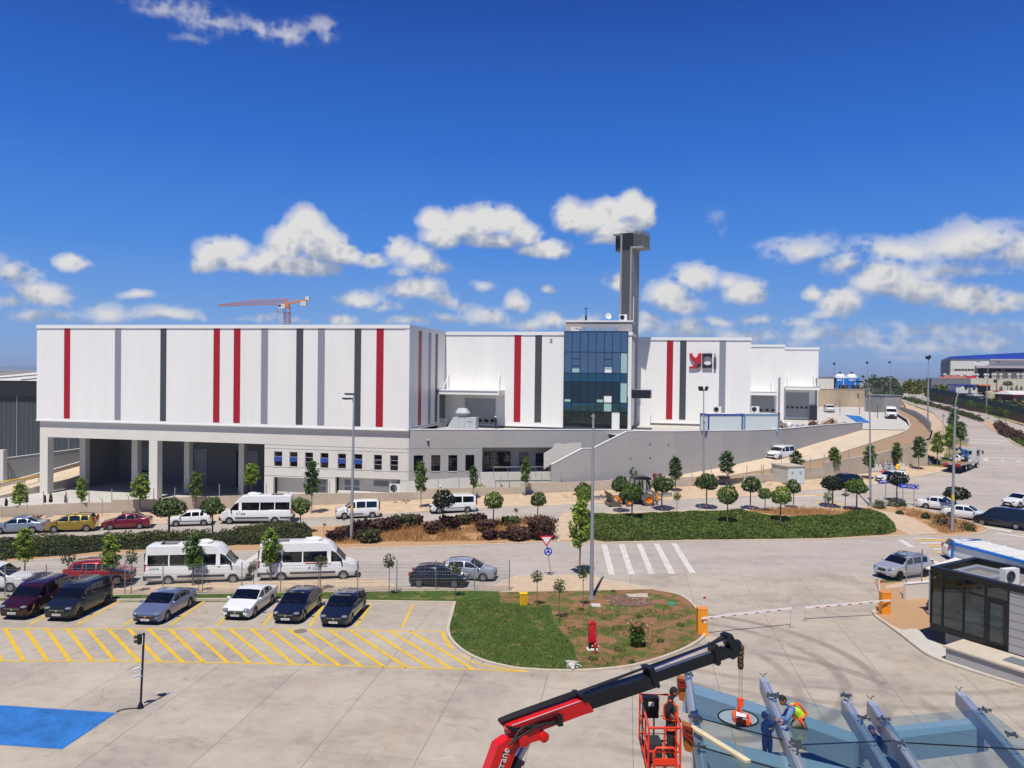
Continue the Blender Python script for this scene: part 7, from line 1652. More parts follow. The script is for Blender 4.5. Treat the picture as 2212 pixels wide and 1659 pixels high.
lamp_post('lamp post with arm curving left behind the hedge end',Z(4,978,1560),Z(4,970,650),.13,(('head',[Z(4,970,655),Z(4,963,605),Z(4,948,572),Z(4,925,560),Z(4,905,555)]),))
lamp_post('lamp post with arm curving right at the pointed island',Z(8,1632,355),Z(4,1660,745),.16,(('head',[Z(4,1660,750),Z(4,1668,690),Z(4,1684,640),Z(4,1708,606),Z(4,1738,593)]),),bands=(Z(4,1642,1487)[1],))
p=at(*Z('H',1262,940),145);lamp_post('tall mast with a cluster of floodlights beside the mesh fence',Z('H',1262,940),Z('H',1269,345),.16,(('flood',[Z('H',1269,350),Z('H',1258,335)]),('flood',[Z('H',1269,350),Z('H',1285,332)]),('flood',[Z('H',1269,348),Z('H',1275,322)])),p=p)
p=at(*Z('H',1838,900),205);lamp_post('double armed lamp post on the far verge',Z('H',1838,900),Z('H',1857,395),.15,(('head',[Z('H',1856,400),Z('H',1820,378),Z('H',1775,362)]),('head',[Z('H',1857,400),Z('H',1890,380),Z('H',1945,364)])),p=p)
for lab,bx,by,tx,ty,Y in(('left floodlight mast rising above the block hut',672,700,668,385,230),('right floodlight mast rising above the block hut',890,690,890,380,240),('thin plain post before the yellow green conifers',1210,760,1215,528,240),('small mast on the low white hall',342,515,342,395,230),('thin mast left of the block hut beside the blue towers',628,640,627,520,224)):
 p=at(*Z('H',bx,by),Y);arms=(('flood',[Z('H',tx,ty+4),Z('H',tx-5,ty-4)]),)if 'mast' in lab else()
 lamp_post(lab,Z('H',bx,by),Z('H',tx,ty),.1,arms,p=p)
t=thing('power_pole','brown wooden power pole before the factory annex','power pole',at(*Z('H',1941,700),228));b=Vector(t.location);h=at(*Z('H',1944,455),228).z-b.z;mb=MB();mb.cyl((0,0,0),(0,0,h),.2,.13,8);mb.build('pole',m_['wood'],t,local=True);mb=MB();mb.box((0,0,h-2.5),(1.8,.15,.15));mb.box((-.5,0,h-2.9),(.6,.5,.8));mb.build('crossarm',m_['frame_dark'],t,local=True)
b=G(*Z('E',1130,772),0);tp=at(*Z('E',1158,165),b.y);t=thing('traffic_light','slim black traffic light column with two white cameras in the car park','traffic light',b)
mb=MB();H1=tp.z;dx=tp.x-b.x;mb.tube([(0,0,.02),(dx*.5,0,H1/2),(dx,0,H1)],.05,8);mb.lathe([(.15,.02),(.15,.05),(.09,.2),(.055,.3)],10);mb.build('column',m_['frame_black'],t,smooth=50,local=True)
mb=MB();mb.box((dx-.17,-.02,H1-.27),(.16,.2,.42));mb.box((dx-.06,-.02,H1-.27),(.1,.06,.06));hd=mb.build('signal_head',m_['frame_black'],t,local=True)
mb=MB()
for k in(0,1):mb.lathe([(.075,0),(.075,.16),(.068,.16),(.066,.02)],10,(dx-.25,-.02,H1-.17-.2*k),Matrix.Rotation(rad(-90),3,'Y'))
mb.build('visor',m_['frame_black'],hd,local=True)
mb=MB();mb.box((dx-.02,-.08,H1-.27),(.025,.03,.40));mb.build('back_plate',m_['plastic_white'],hd,local=True)
for zc in(1.78,1.46):
 mb=MB();mb.tube([(dx*.55,0,zc),(dx*.55-.1,-.02,zc)],.05);mb.bar((dx*.55-.1,-.02,zc-.0),(dx*.55-.34,-.08,zc-.09),.09,.09);mb.bar((dx*.55-.06,-.02,zc+.07),(dx*.55-.38,-.09,zc-.02),.12,.02);mb.build('camera',m_['plastic_white'],t,local=True)
cb=MB();Q=[G(*Z('E',x,y),.03)for x,y in((1112,770),(1060,772),(1010,778),(965,788),(940,802))];cb.tube(Q,.035,6);o=cb.build('cable',m_['frame_black']);tag(o,'black cable lying from the traffic light column to the blue bay','cable')
nf=thing('mesh_fence','galvanised wire mesh fence between the lawn strip and the road','fence',(G(*Z(6,245,847),.1)))
FP=[(5,-270,905),(5,40,888),(5,372,882),(5,690,873),(5,1005,864),(5,1310,860),(5,1627,856),(5,1945,852)]+[(6,245,846),(6,553,842),(6,865,838),(6,1180,834),(6,1493,830),(6,1805,829),(6,2085,830)]
pr=None
for k,x,y in FP:
 q=G(*Z(k,x,y),.1);mb=MB();mb.cyl(q-Vector((0,0,.1)),q+Vector((0,0,2.12)),.035,n=8);mb.build('post',m_['galv'],nf)
 if pr is not None:
  mp=MB();d=q-pr;n=int(d.length/.11);u=Vector((0,0,1))
  for i in range(1,n):a=pr+d*(i/n);mp.bar(a+u*.08,a+u*2.0,.0075,.0075)
  for h in(.1,.3,.32,.62,.82,.84,1.12,1.32,1.34,1.62,1.82,1.84,2.0):mp.bar(pr+u*h,q+u*h,.009,.009)
  mp.build('mesh_panel',m_['galv'],nf)
 pr=q
wl=MB();strip(wl,dense([tuple(G(*Z(k,x,y),.1)[:2])for k,x,y in FP]),.07,.07,.16);wl.build('footing',m_['kerbstone'],nf)
b=G(*Z(7,415,722));tp=at(*Z(7,368,385),b.y);t=thing('road_sign','give way sign over a blue roundabout sign on one leaning pole','road sign',b)
ax=(tp-b).normalized();Ls=(tp-b).length;mb=MB();mb.tube([(0,0,-.1),ax*Ls],.035,8);mb.build('pole',m_['galv_matt'],t,local=True)
mat('sign_red',(196,26,40),.4);mat('sign_blue',(18,52,170),.4);mat('sign_white',(220,220,220),.4);mat('sign_back',(132,134,136),.5)
fw_=Vector((.12,-.99,0)).normalized();rt_=Vector((.99,.12,0)).normalized();c0=ax*(Ls-.32)+fw_*.05
tri=lambda c,s:[c+rt_*s*.58*x+Vector((0,0,1))*s*.5*y for x,y in((-1,.66),(1,.66),(0,-1.1))]
mb=MB();mb.extr(tri(c0,.92),fw_*.02);g=mb.build('give_way_plate',m_['sign_red'],t,local=True)
mb=MB();mb.extr(tri(c0+fw_*.022,.62),fw_*.006);mb.build('plate_face',m_['sign_white'],g,local=True)
c1_=ax*(Ls-1.20)+fw_*.05;Mx=axes((0,0,0),rt_,(0,0,1),fw_).to_3x3()
mb=MB();mb.lathe([(.30,0),(.30,.02),(.001,.02)],24,c1_,Mx);g=mb.build('roundabout_plate',m_['sign_blue'],t,local=True)
mb=MB()
for k in range(3):
 A0=k*2.094+.5
 pts=[c1_+fw_*.03+rt_*math.cos(A0+j*.2)*.16+Vector((0,0,1))*math.sin(A0+j*.2)*.16 for j in range(6)]
 for a,c in zip(pts,pts[1:]):mb.bar(a,c,.06,.008,up=fw_)
 e=pts[0];td=(pts[0]-pts[1]).normalized();rd=(e-(c1_+fw_*.03)).normalized();mb.extr([e+rd*.08,e-rd*.08,e+td*.12],fw_*.006)
mb.build('arrows',m_['sign_white'],g,local=True)
def blue_sign(label,txt,k,quad,posts,Y,size,arrow):
 P4=[at(*Z(k,x,y),Y)for x,y in quad];c=sum(P4,Vector())/4;t=thing('direction_sign',label,'road sign',(c.x,c.y,zt(c.x,c.y)),group='blue direction signs')
 xr=(P4[1]-P4[0]);w=xr.length;xr.normalize();yu=(P4[0]-P4[3]);h=yu.length;yu.normalize();nn=xr.cross(yu);nn=nn if nn.y<0 else-nn
 o=P4[3];L=[(0,0),(w,0),(w,h),(0,h)]if not arrow=='left' else[(w*.10,0),(w,0),(w,h),(w*.10,h),(0,h/2)]
 mb=MB();mb.extr([o+xr*a+yu*b_ for a,b_ in L],-nn*.04);pl=mb.build('plate',m_['sign_blue'],t)
 loc=Vector(t.location)
 lettering(txt,h*size,m_['sign_white'],pl,axes(o+xr*w*(.45 if arrow=='right' else.3)+yu*h*.48+nn*.012-loc,xr,yu,nn))
 mb=MB()
 if arrow=='right':mb.bar(o+xr*w*.84+yu*h*.97+nn*.01,o+xr*w*.985+yu*h*.5+nn*.01,h*.09,.012,up=nn);mb.bar(o+xr*w*.985+yu*h*.5+nn*.012,o+xr*w*.84+yu*h*.03+nn*.012,h*.09,.012,up=nn)
 else:mb.bar(o+xr*w*.36+yu*h*.66+nn*.01,o+xr*w*.95+yu*h*.66+nn*.01,h*.2,.012,up=nn)
 mb.build('arrow' if arrow=='right' else 'small_line',m_['sign_white'],pl)
 for x,y0,y1 in posts:
  a,b_=at(*Z(k,x,y1),Y+.04),at(*Z(k,x,y0),Y+.04);mb=MB();mb.cyl((a.x,a.y,zt(a.x,a.y)-.1),b_,.05,n=8);mb.build('post',m_['galv_matt'],t)
q=G(*Z('Y',820,1330)).y
blue_sign('blue sign reading OSB CIKIS with an arrow to the right','OSB ÇIKIŞ','Y',((588,938),(905,965),(905,1036),(588,1008)),((650,980,1290),(830,1000,1330)),q+.6,.66,'right')
blue_sign('blue arrow sign pointing left half behind a round tree','4.','Y',((248,890),(392,895),(392,948),(248,942)),((374,900,1262),),q+1.2,.75,'left')
for lab,k,x,y,w,by,Y,tri_ in(('grey back of a triangular road sign beside the mesh fence','H',1415,890,36,985,140,True),('grey back of a square road sign behind the flatbed truck','Y',1672,243,66,345,118,False)):
 c=at(*Z(k,x,y),Y);b=at(*Z(k,x,by),Y);s=w*_ZO[k][2]*Y/FPX;t=thing('road_sign',lab,'road sign',(c.x,c.y,zt(c.x,c.y)));mb=MB();mb.cyl((c.x,c.y,t.location.z-.2),(c.x,c.y,c.z+s*.4),.05,n=6);mb.build('post',m_['galv_matt'],t)
 mb=MB();pts=[(-.5,-.45),(.5,-.45),(0,.5)]if tri_ else[(-.5,-.45),(.5,-.45),(.5,.45),(-.5,.45)];mb.extr([(c.x+a*s,c.y-.08,c.z+b_*s)for a,b_ in pts],(0,.03,0));mb.build('plate',m_['sign_back'],t)
def on(k,x,y,h=.11):return G(*Z(k,x,y),h)
b=on(7,188,945);t=thing('yellow_box','yellow metal cabinet at the back of the lawn','cabinet',b,.1);t.scale=(0.62,)*3;mb=MB();mb.box((0,0,.62),(.78,.45,1.1));mb.box((0,.0,.04),(.7,.4,.1));mb.extr([(-.42,-.27,1.17),(.42,-.27,1.17),(.42,.27,1.26),(-.42,.27,1.26)],(0,0,.05));mb.build('housing',m_['yellow_bin'],t,local=True);mb=MB();mb.box((0,-.232,.62),(.62,.015,.85));dd=mb.build('door',mat('yellow_door',(206,160,16),.5),t,local=True);mb=MB();mb.box((.24,-.25,.6),(.05,.03,.12));mb.build('handle',m_['frame_black'],dd,local=True)
b=on(7,740,1302);t=thing('hose_cabinet','tall red fire hose cabinet with gabled top on the bare island','hose cabinet',b,.12);t.scale=(0.76,)*3
mat('fire_red',(186,12,34),.4,coat=.4)
mb=MB();mb.box((0,0,1.22),(.55,.32,1.35));mb.extr([(-.31,-.2,1.9),(.31,-.2,1.9),(0,-.2,2.12)],(0,.4,0));mb.build('housing',m_['fire_red'],t,local=True);mb=MB();mb.box((0,-.165,1.22),(.43,.012,1.18));dd=mb.build('door',m_['fire_red'],t,local=True);mb=MB();mb.box((.15,-.18,1.2),(.03,.02,.14));mb.build('handle',m_['chrome'],dd,local=True)
mb=MB();mb.box((-.2,0,.28),(.08,.26,.55));mb.box((.2,0,.28),(.08,.26,.55));mb.box((0,.05,.3),(.4,.04,.5));mb.build('leg',m_['frame_black'],t,local=True);mb=MB();mb.box((0,0,.03),(.75,.5,.06));mb.build('base_slab',m_['plastic_white'],t,local=True)
b=on(7,765,1338);t=thing('fire_hydrant','red fire hydrant standing before the hose cabinet','hydrant',b);t.scale=(0.7,)*3;mb=MB();mb.lathe([(.10,0),(.10,.06),(.075,.08),(.075,.45),(.115,.47),(.115,.52),(.10,.54),(.10,.66),(.14,.68),(.14,.71),(.09,.78),(.03,.83),(.03,.88),(.001,.9)],12);mb.build('barrel',m_['fire_red'],t,smooth=40,local=True)
mb=MB();mb.cyl((-.24,0,.6),(.24,0,.6),.055,n=10);mb.cyl((0,-.2,.58),(0,0,.58),.07,n=10);mb.build('outlet',m_['fire_red'],t,local=True);mb=MB();mb.cyl((-.27,0,.6),(-.22,0,.6),.07,n=10);mb.cyl((.22,0,.6),(.27,0,.6),.07,n=10);mb.build('cap',m_['plastic_white'],t,local=True)
def slab(name,lab,cat,k,quad,m,h=.05):
 P4=[on(k,x,y)for x,y in quad];mb=MB();mb.extr([(p.x,p.y,.10)for p in P4],(0,0,h));tag(mb.build(name,m_[m]),lab,cat)
mat('cover_green',(34,140,110),.6);slab('manhole_cover','green manhole cover on the bare island near the left barrier','manhole cover',7,((1348,922),(1400,925),(1408,946),(1358,944)),'cover_green')
slab('concrete_slab','pale concrete slab at the foot of the steel lamp post','slab',7,((728,936),(805,938),(810,962),(738,958)),'cabinet_pale');slab('concrete_slab','flat stone slab at the back edge of the bare island','slab',7,((1010,858),(1190,852),(1185,885),(1040,880)),'bare_concrete',.03)
mc=G(*Z(6,405,1158),0);mb=MB();mb.lathe([(.38,.022),(.38,.034),(.001,.034)],20,(mc.x,mc.y,0));tag(mb.build('manhole_cover',mat('iron',(120,112,102),.7)),'round iron manhole cover on the yellow hatched markings','manhole cover')
rgs=random.Random(9)
for i in range(46):
 x,y=rgs.uniform(830,1240),rgs.uniform(880,975);p=on(7,x,y,.12);s=rgs.uniform(.03,.075);mb=MB();mb.ball((0,0,0),(s,s*.8,s*.6),6,4);o=mb.build('stone',m_['bare_concrete' if i%3 else 'old_concrete']);o.location=p;tag(o,'pale stone in the dark turned soil','stone','stones in the turned soil')
DP=lambda x,y,h=0:on(7,x,y,.11+h)
mat('dog_fur',(196,192,184),.9,var=.08,scale=6,bump=.6,bscale=60);mat('dog_dark',(70,66,62),.8)
def skinned(name,verts,edges,radii,mats,parent=None,sub=2,region=None,root=0):
 me=bpy.data.meshes.new(name);me.from_pydata([tuple(v)for v in verts],edges,[]);o=bpy.data.objects.new(name,me);COL.objects.link(o)
 md=o.modifiers.new('s','SKIN');md.use_smooth_shade=True;md.branch_smoothing=.6
 if not me.skin_vertices:me.skin_vertices.new()
 for i,r in enumerate(radii):
  sv=me.skin_vertices[0].data[i];sv.radius=r if isinstance(r,tuple)else(r,r);sv.use_root=(i==root)
 o.modifiers.new('u','SUBSURF').levels=sub
 dg=bpy.context.evaluated_depsgraph_get();dg.update();ev=bpy.data.meshes.new_from_object(o.evaluated_get(dg));bpy.data.objects.remove(o);bpy.data.meshes.remove(me)
 ev.name=name;ev.materials.clear()
 for m in mats:ev.materials.append(m)
 if region:
  V=[Vector(v)for v in verts]
  for p in ev.polygons:
   c=p.center;best,bi=1e9,0
   for(i,j),mi in zip(edges,region):
    a,b=V[i],V[j];ab=b-a;t_=max(0,min(1,(c-a).dot(ab)/max(ab.length_squared,1e-9)));d=(c-(a+ab*t_)).length/max(.02,(radii[i]if not isinstance(radii[i],tuple)else radii[i][0]))
    if d<best:best,bi=d,mi
   p.material_index=bi
 ev.polygons.foreach_set('use_smooth',[True]*len(ev.polygons))
 off=WL(parent)if parent is not None else Vector((0,0,0));ev.transform(Matrix.Translation(-off))
 o=bpy.data.objects.new(name,ev);COL.objects.link(o)
 if parent is not None:o.parent=parent;PAR.setdefault(parent.name,[]).append(o)
 return o
V=[DP(548,1410,.14),DP(560,1425,.15),DP(580,1438,.14),DP(592,1452,.10),DP(582,1462,.08),DP(560,1405,.10),DP(612,1412,.05),DP(600,1420,.10),DP(640,1428,.04),DP(655,1444,.03),DP(600,1440,.09),DP(632,1450,.04),DP(533,1394,.08),DP(520,1388,.05),DP(560,1400,.08),DP(610,1402,.04),DP(640,1405,.03)]
E=[(0,1),(1,2),(2,3),(3,4),(2,7),(7,8),(8,9),(2,10),(10,11),(0,12),(12,13),(0,14),(14,15),(15,16),(0,5),(5,6)]
Rr_=[.20,.215,.19,.125,.065,.085,.03,.06,.035,.028,.055,.03,.035,.02,.085,.045,.03]
dg_=thing('dog','white dog lying on its side on the lawn by the kerb','dog',DP(570,1430))
skinned('body',V,E,Rr_,[m_['dog_fur']],dg_)
mb=MB();h=V[3];mb.ball(h+Vector((.07,.02,.07)),(.05,.025,.06),8,5);mb.ball(h+Vector((-.07,.05,.07)),(.05,.025,.06),8,5);mb.build('ear',m_['dog_dark'],dg_,smooth=180)
mb=MB();mb.ball(V[4]+Vector((-.01,-.05,.01)),.022,6,5);mb.build('nose',m_['dog_dark'],dg_,smooth=180)
mat('barrier_orange',(226,140,16),.45,coat=.3);mat('barrier_white',(222,220,216),.4);mat('barrier_red',(176,24,36),.4)
def barrier(label,bk,bx,by,hgt,tipk,tip,root_k,rootp,post,gx):
 b=on(bk,bx,by,.06);t=thing('gate_barrier',label,'barrier',b,0,'gate barriers')
 mb=MB();mb.box((0,0,hgt/2),(.55,.5,hgt));mb.box((0,0,hgt+.02),(.58,.53,.05));mb.box((0,0,-.02),(.8,.75,.1));hs=mb.build('housing',m_['barrier_orange'],t,local=True)
 mb=MB();mb.box((.1,-.26,hgt*.5),(.12,.02,.14));mb.build('badge',m_['plastic_white'],hs,local=True)
 A=at(*Z(root_k,*rootp),b.y-.35);k1,tx,ty=tip;Ba=at(*Z(k1,tx,ty),gx);n=24
 mb=MB();mb.bar(A,Ba,.06,.11);ar=mb.build('arm',m_['barrier_white'],t)
 mb=MB();d=(Ba-A)
 for i in range(2,n-1,3):mb.bar(A+d*(i/n)+Vector((0,-.034,-.03)),A+d*((i+1)/n)+Vector((0,-.034,-.03)),.012,.055)
 mb.build('stripe',m_['barrier_red'],ar)
 mb=MB();q=Ba-d*.01;mb.tube([q,(q.x,q.y,.05)],.012,5);mb.tube([(q.x-.2,q.y,.05),(q.x+.2,q.y,.05)],.014,5);mb.build('tip_support',m_['galv'],ar)
 k2,px,y0,y1=post;pb=on(k2,px,y1,.06);pt=at(*Z(k2,px,y0),pb.y);s=thing('gate_post',label.replace('barrier','barrier post').replace('orange','white'),'post',pb,0,'white gate posts')
 mb=MB();mb.cyl((0,0,-.05),(0,0,pt.z-pb.z),.045,n=8);mb.build('post',m_['barrier_white'],s,local=True);mb=MB();mb.box((.07,-.05,pt.z-pb.z-.15),(.16,.1,.1));mb.build('beacon',m_['barrier_red'],s,local=True)
 return t
lb=on(7,1622,1172);rb_=on(8,1090,1018)
barrier('orange barrier box with white arm on the left of the gate',7,1622,1172,1.45,0,(8,343,972),7,(1622,1053),(7,1632,865,1040),lb.y+1.6)
barrier('orange barrier box with white arm on the right of the gate',8,1090,1018,1.38,0,(8,446,967),8,(1135,908),(8,1047,738,1000),rb_.y-1.3)
rk=smoothpath(Gz(8,(1010,1000),(1030,1045),(1120,1110),(1250,1205),(1370,1300),(1480,1372),(1700,1455),(2000,1550),(2300,1640)),4)
sheet('soil_verge',Gz(8,(1010,1000),(1055,860),(1012,748),(1090,780),(1260,765),(1460,740),(1800,800),(2300,850))+[(40,44),(40,24)]+rk[::-1],_MC['soil_dry'],.11,curved=False)
sheet('concrete_path',rk[8:]+Gz(8,(2300,1560),(1750,1400),(1740,1370),(1500,1260),(1340,1150),(1230,1160)),_MC['yard_concrete'],.122,curved=False)
mbk=MB();strip(mbk,dense(rk),.02,.16,.15);o=mbk.build('kerb',_MC['kerbstone']);o['kind']='structure'
sheet('brick_sidewalk',Gz(8,(1090,805),(1255,770),(1460,725),(1800,790),(1800,840),(1460,780),(1255,812),(1100,830)),_MC['brick_paving'],.125,curved=False)
b0,b1=on(8,1258,905,.1),on(8,1480,885,.1);t=thing('low_wall','short rendered wall with a bit of mesh fence beside the booth','wall',b0);d=(b1-b0);d.z=0;nn=Vector((-d.y,d.x,0)).normalized()*.2
hw=at(*Z(8,1258,778),b0.y).z;mb=MB();mb.extr([b0,b1,b1+nn,b0+nn],(0,0,hw-.1));mb.build('wall_face',m_['render_white'],t);mb=MB();mb.extr([b0-nn*.15+Vector((0,0,hw-.1)),b1-nn*.15+Vector((0,0,hw-.1)),b1+nn*1.15+Vector((0,0,hw-.1)),b0+nn*1.15+Vector((0,0,hw-.1))],(0,0,.05));mb.build('coping',m_['trim_white'],t)
u=Vector((0,0,1));f0=b0+nn*.5+d*.06+u*hw;f1=b0+nn*.5+d*.62+u*hw
for f in(f0,f1):mb=MB();mb.cyl(f-u*.3,f+u*2.15,.04,n=8);mb.build('fence_post',m_['galv'],t)
mb=MB();dd=f1-f0
for i in range(1,22):mb.bar(f0+dd*(i/22)+u*.1,f0+dd*(i/22)+u*2,.008,.008)
for i in range(12):mb.bar(f0+u*(.1+.17*i),f1+u*(.1+.17*i),.009,.009)
mb.build('mesh_panel',m_['galv'],t)
b=on(8,1442,975);t=thing('water_bottle','big blue water bottle on the soil beside the booth','bottle',b);mb=MB();mb.lathe([(.13,0),(.135,.05),(.135,.32),(.10,.42),(.03,.47),(.03,.52)],12);mb.build('bottle',mat('bottle_blue',(70,96,160),.1,alpha=.75),t,smooth=40,local=True);mb=MB();mb.cyl((0,0,.51),(0,0,.55),.035,n=8);mb.build('cap',m_['sign_blue'],t,local=True)
bc=G(*Z('D',330,1330),0);bc=at(*Z('D',310,1180),45.2);u1=Vector((.48,-.88,0)).normalized();u2=Vector((.84,.54,0)).normalized()
zb0,zb1=bc.z,at(*Z('D',314,552),45.2).z
bt=thing('guard_booth','black framed glass guard booth on a rendered plinth','guard booth',(bc.x,bc.y,0))
def BP(a,b_,h):p=bc+u1*a+u2*b_;return Vector((p.x,p.y,h))
def bbox(mb,a0,a1,b0_,b1_,h0,h1):return mb.hexa([BP(a0,b0_,h0),BP(a1,b0_,h0),BP(a1,b1_,h0),BP(a0,b1_,h0),BP(a0,b0_,h1),BP(a1,b0_,h1),BP(a1,b1_,h1),BP(a0,b1_,h1)])
PBt=Plane((bc.x,bc.y),u1)
def BA(x,y):return PBt.hit(*Z('D',x,y))
am=[0,BA(436,800)[0],BA(650,800)[0],BA(872,800)[0],BA(1108,900)[0]];aL_=10.5;bd=4.6;ztr=BA(436,752)[1]
mb=MB();bbox(mb,.05,aL_,.05,bd,zb0-.0,zb0+.25);bbox(mb,-.02,am[4],-.02,.1,zb0-.02,zb0+.30);mb.build('sill_beam',m_['frame_black'],bt)
mb=MB();bbox(mb,.6,aL_,.5,bd-.3,-.1,zb0-.003);mb.build('plinth',m_['render_grey'],bt)
mb=MB()
for a in am:bbox(mb,a-.045,a+.045,-.03,.08,zb0+.3,zb1-.3)
bbox(mb,am[0]-.03,am[4],-.025,.07,ztr-.05,ztr+.05)
for b_ in(1.5,3.0,bd):bbox(mb,-.03,.08,b_-.045,b_+.045,zb0+.3,zb1-.3)
bbox(mb,-.025,.07,0,bd,ztr-.05,ztr+.05);bbox(mb,-.03,.08,.1,bd,zb0-.02,zb0+.3);mb.build('frame',m_['frame_black'],bt)
gm=bpy.data.materials.new('booth_glass');gm.use_nodes=True;gm.node_tree.nodes.clear();tt=NT(gm.node_tree)
tr=tt.n('ShaderNodeBsdfTransparent',I={'Color':(.72,.80,.80,1)});gl_=tt.n('ShaderNodeBsdfGlossy',I={'Color':(.9,.95,1,1),'Roughness':.01});fr=tt.n('ShaderNodeFresnel',I={'IOR':1.6});mx=tt.n('ShaderNodeMixShader',fr.outputs[0],tr.outputs[0],gl_.outputs[0]);oo=tt.n('ShaderNodeOutputMaterial');tt.L.new(mx.outputs[0],oo.inputs[0]);m_['booth_glass']=gm
for i in range(4):
 for h0,h1 in((zb0+.3,ztr-.05),(ztr+.05,zb1-.3)):
  if i==3 and h0<ztr:continue
  mb=MB();bbox(mb,am[i]+.045,am[i+1]-.045,.01,.03,h0,h1);mb.build('pane',gm,bt)
for b0_,b1_ in((.08,1.455),(1.545,2.955),(3.045,bd-.05)):
 for h0,h1 in((zb0+.3,ztr-.05),(ztr+.05,zb1-.3)):mb=MB();bbox(mb,.01,.03,b0_,b1_,h0,h1);mb.build('pane',gm,bt)
mb=MB();a0,a1=am[3]+.045,am[4]-.045
for q in((a0,a0+.2),(a1-.2,a1)):bbox(mb,q[0],q[1],-.02,.05,zb0-.0,ztr-.06)
bbox(mb,a0+.2,a1-.2,-.02,.05,ztr-.25,ztr-.06);bbox(mb,a0+.2,a1-.2,-.02,.05,zb0,zb0+.18);dr=mb.build('door',m_['frame_black'],bt)
mb=MB();bbox(mb,a0+.2,a1-.2,.0,.02,zb0+.18,ztr-.25);mb.build('door_pane',gm,dr)
mb=MB();bbox(mb,a0+.08,a0+.12,-.07,-.02,zb0+.95,zb0+1.15);mb.build('handle',m_['frame_dark'],dr)
mb=MB();bbox(mb,am[4]+.05,aL_,.0,.2,zb0,zb1-.3);pw_=mb.build('panel_wall',m_['render_grey'],bt)
mb=MB();h=zb0+.4
while h<zb1-.4:bbox(mb,am[4]+.06,aL_,-.006,.0,h,h+.03);h+=.42
mb.build('joint_line',m_['joint'],pw_)
mb=MB();bbox(mb,.06,aL_,bd-.2,bd-.02,zb0+.25,zb1-.3);mb.build('back_wall',m_['render_cream'],bt);mb=MB();bbox(mb,aL_-.2,aL_-.02,.22,bd-.22,zb0+.25,zb1-.32);mb.build('end_wall',m_['render_grey'],bt)
mb=MB()
for q in((-.05,aL_,-.05,.28),(-.05,aL_,bd-.25,bd+.05)):bbox(mb,*q,zb1-.3,zb1+.02)
bbox(mb,-.05,.28,.28,bd-.25,zb1-.3,zb1+.018);mb.build('parapet',m_['frame_black'],bt)
mb=MB();bbox(mb,.28,aL_,.28,bd-.25,zb1-.5,zb1-.32);rf_=mb.build('roof',mat('roof_gravel',(128,124,116),.95,var=.3,scale=5),bt)
mb=MB();
for q in((.8,2.9,1.0,1.25),(.8,2.9,3.0,3.25),(.8,1.05,1.25,3.0),(2.65,2.9,1.25,3.0)):bbox(mb,*q,zb1-.32,zb1-.12)
mb.build('roof_kerb',m_['galv_matt'],rf_)
mb=MB();bbox(mb,.9,2.0,1.6,2.4,zb0+.25,zb0+1.0);mb.build('desk',m_['plastic_white'],bt);mb=MB();bbox(mb,2.6,3.2,1.4,1.9,zb0+.25,zb0+2.2);mb.build('cupboard',m_['pale_pane'],bt)
q=BP(am[3]+.55,1.4,zb1-.32);ac=ac_unit('big white air conditioner standing on the roof of the guard booth',tuple(q),math.atan2(u1.y,u1.x)+1.4,1.05)
wh_=MB();wh_.tube([BP(am[3]+1.3,1.2,zb1-.2),BP(am[3]+1.6,1.3,zb1+.1),BP(am[3]+2.1,1.5,zb1+.15),BP(am[3]+2.8,1.9,zb1-.2)],.05,7);tag(wh_.build('insulated_pipe',m_['plastic_white'],smooth=60),'white insulated pipe curling over the booth roof','pipe')
a5,h5=BA(672,1375);mb=MB();bbox(mb,am[3]-1.0,aL_,-2.0,.45,-.1,zb0-.12);ld=mb.build('landing',m_['render_grey'],bt);mb=MB();bbox(mb,am[3]-1.1,aL_,-2.1,-.1,zb0-.12,zb0-.02);mb.build('landing_slab',m_['kerbstone'],ld)
mb=MB();bbox(mb,am[4]+.5,am[4]+2.2,-1.5,-.6,zb0-.02,zb0+.02);mb.build('grating',m_['fac_grey'],ld)
cA=at(*Z('D',838,285),52);cB=at(*Z('D',1266,330),49);t=thing('site_container','pale container with ribbed white roof and blue edge behind the booth','site container',(cA.x,cA.y,0))
d=(cB-cA);d.z=0;d.normalize();dn=Vector((d.y,-d.x,0));dn=dn if dn.y<0 else-dn;q1=cA+dn*2.4
def CP(a,b_,h):p=cA+d*a+dn*b_;return Vector((p.x,p.y,h))
def cbox(mb,a0,a1,b0_,b1_,h0,h1):return mb.hexa([CP(a0,b0_,h0),CP(a1,b0_,h0),CP(a1,b1_,h0),CP(a0,b1_,h0),CP(a0,b0_,h1),CP(a1,b0_,h1),CP(a1,b1_,h1),CP(a0,b1_,h1)])
zc=cA.z;mb=MB();cbox(mb,.05,8,.05,2.35,.1,zc-.15);mb.build('wall',m_['panel_pale'],t)
mb=MB();cbox(mb,.0,8,2.3,2.45,zc-.16,zc);cbox(mb,0,8,-.05,.1,zc-.16,zc);cbox(mb,-.05,.12,-.05,2.45,zc-.17,zc+.004);cbox(mb,-.03,.12,2.28,2.44,.1,zc-.17);mb.build('frame',m_['tower_blue'],t)
mb=MB();cbox(mb,.12,8,.1,2.3,zc-.1,zc+.02)
for i in range(6):cbox(mb,.6+i*1.25,.72+i*1.25,.1,2.3,zc+.02,zc+.07)
mb.build('roof',m_['roof_white'],t)
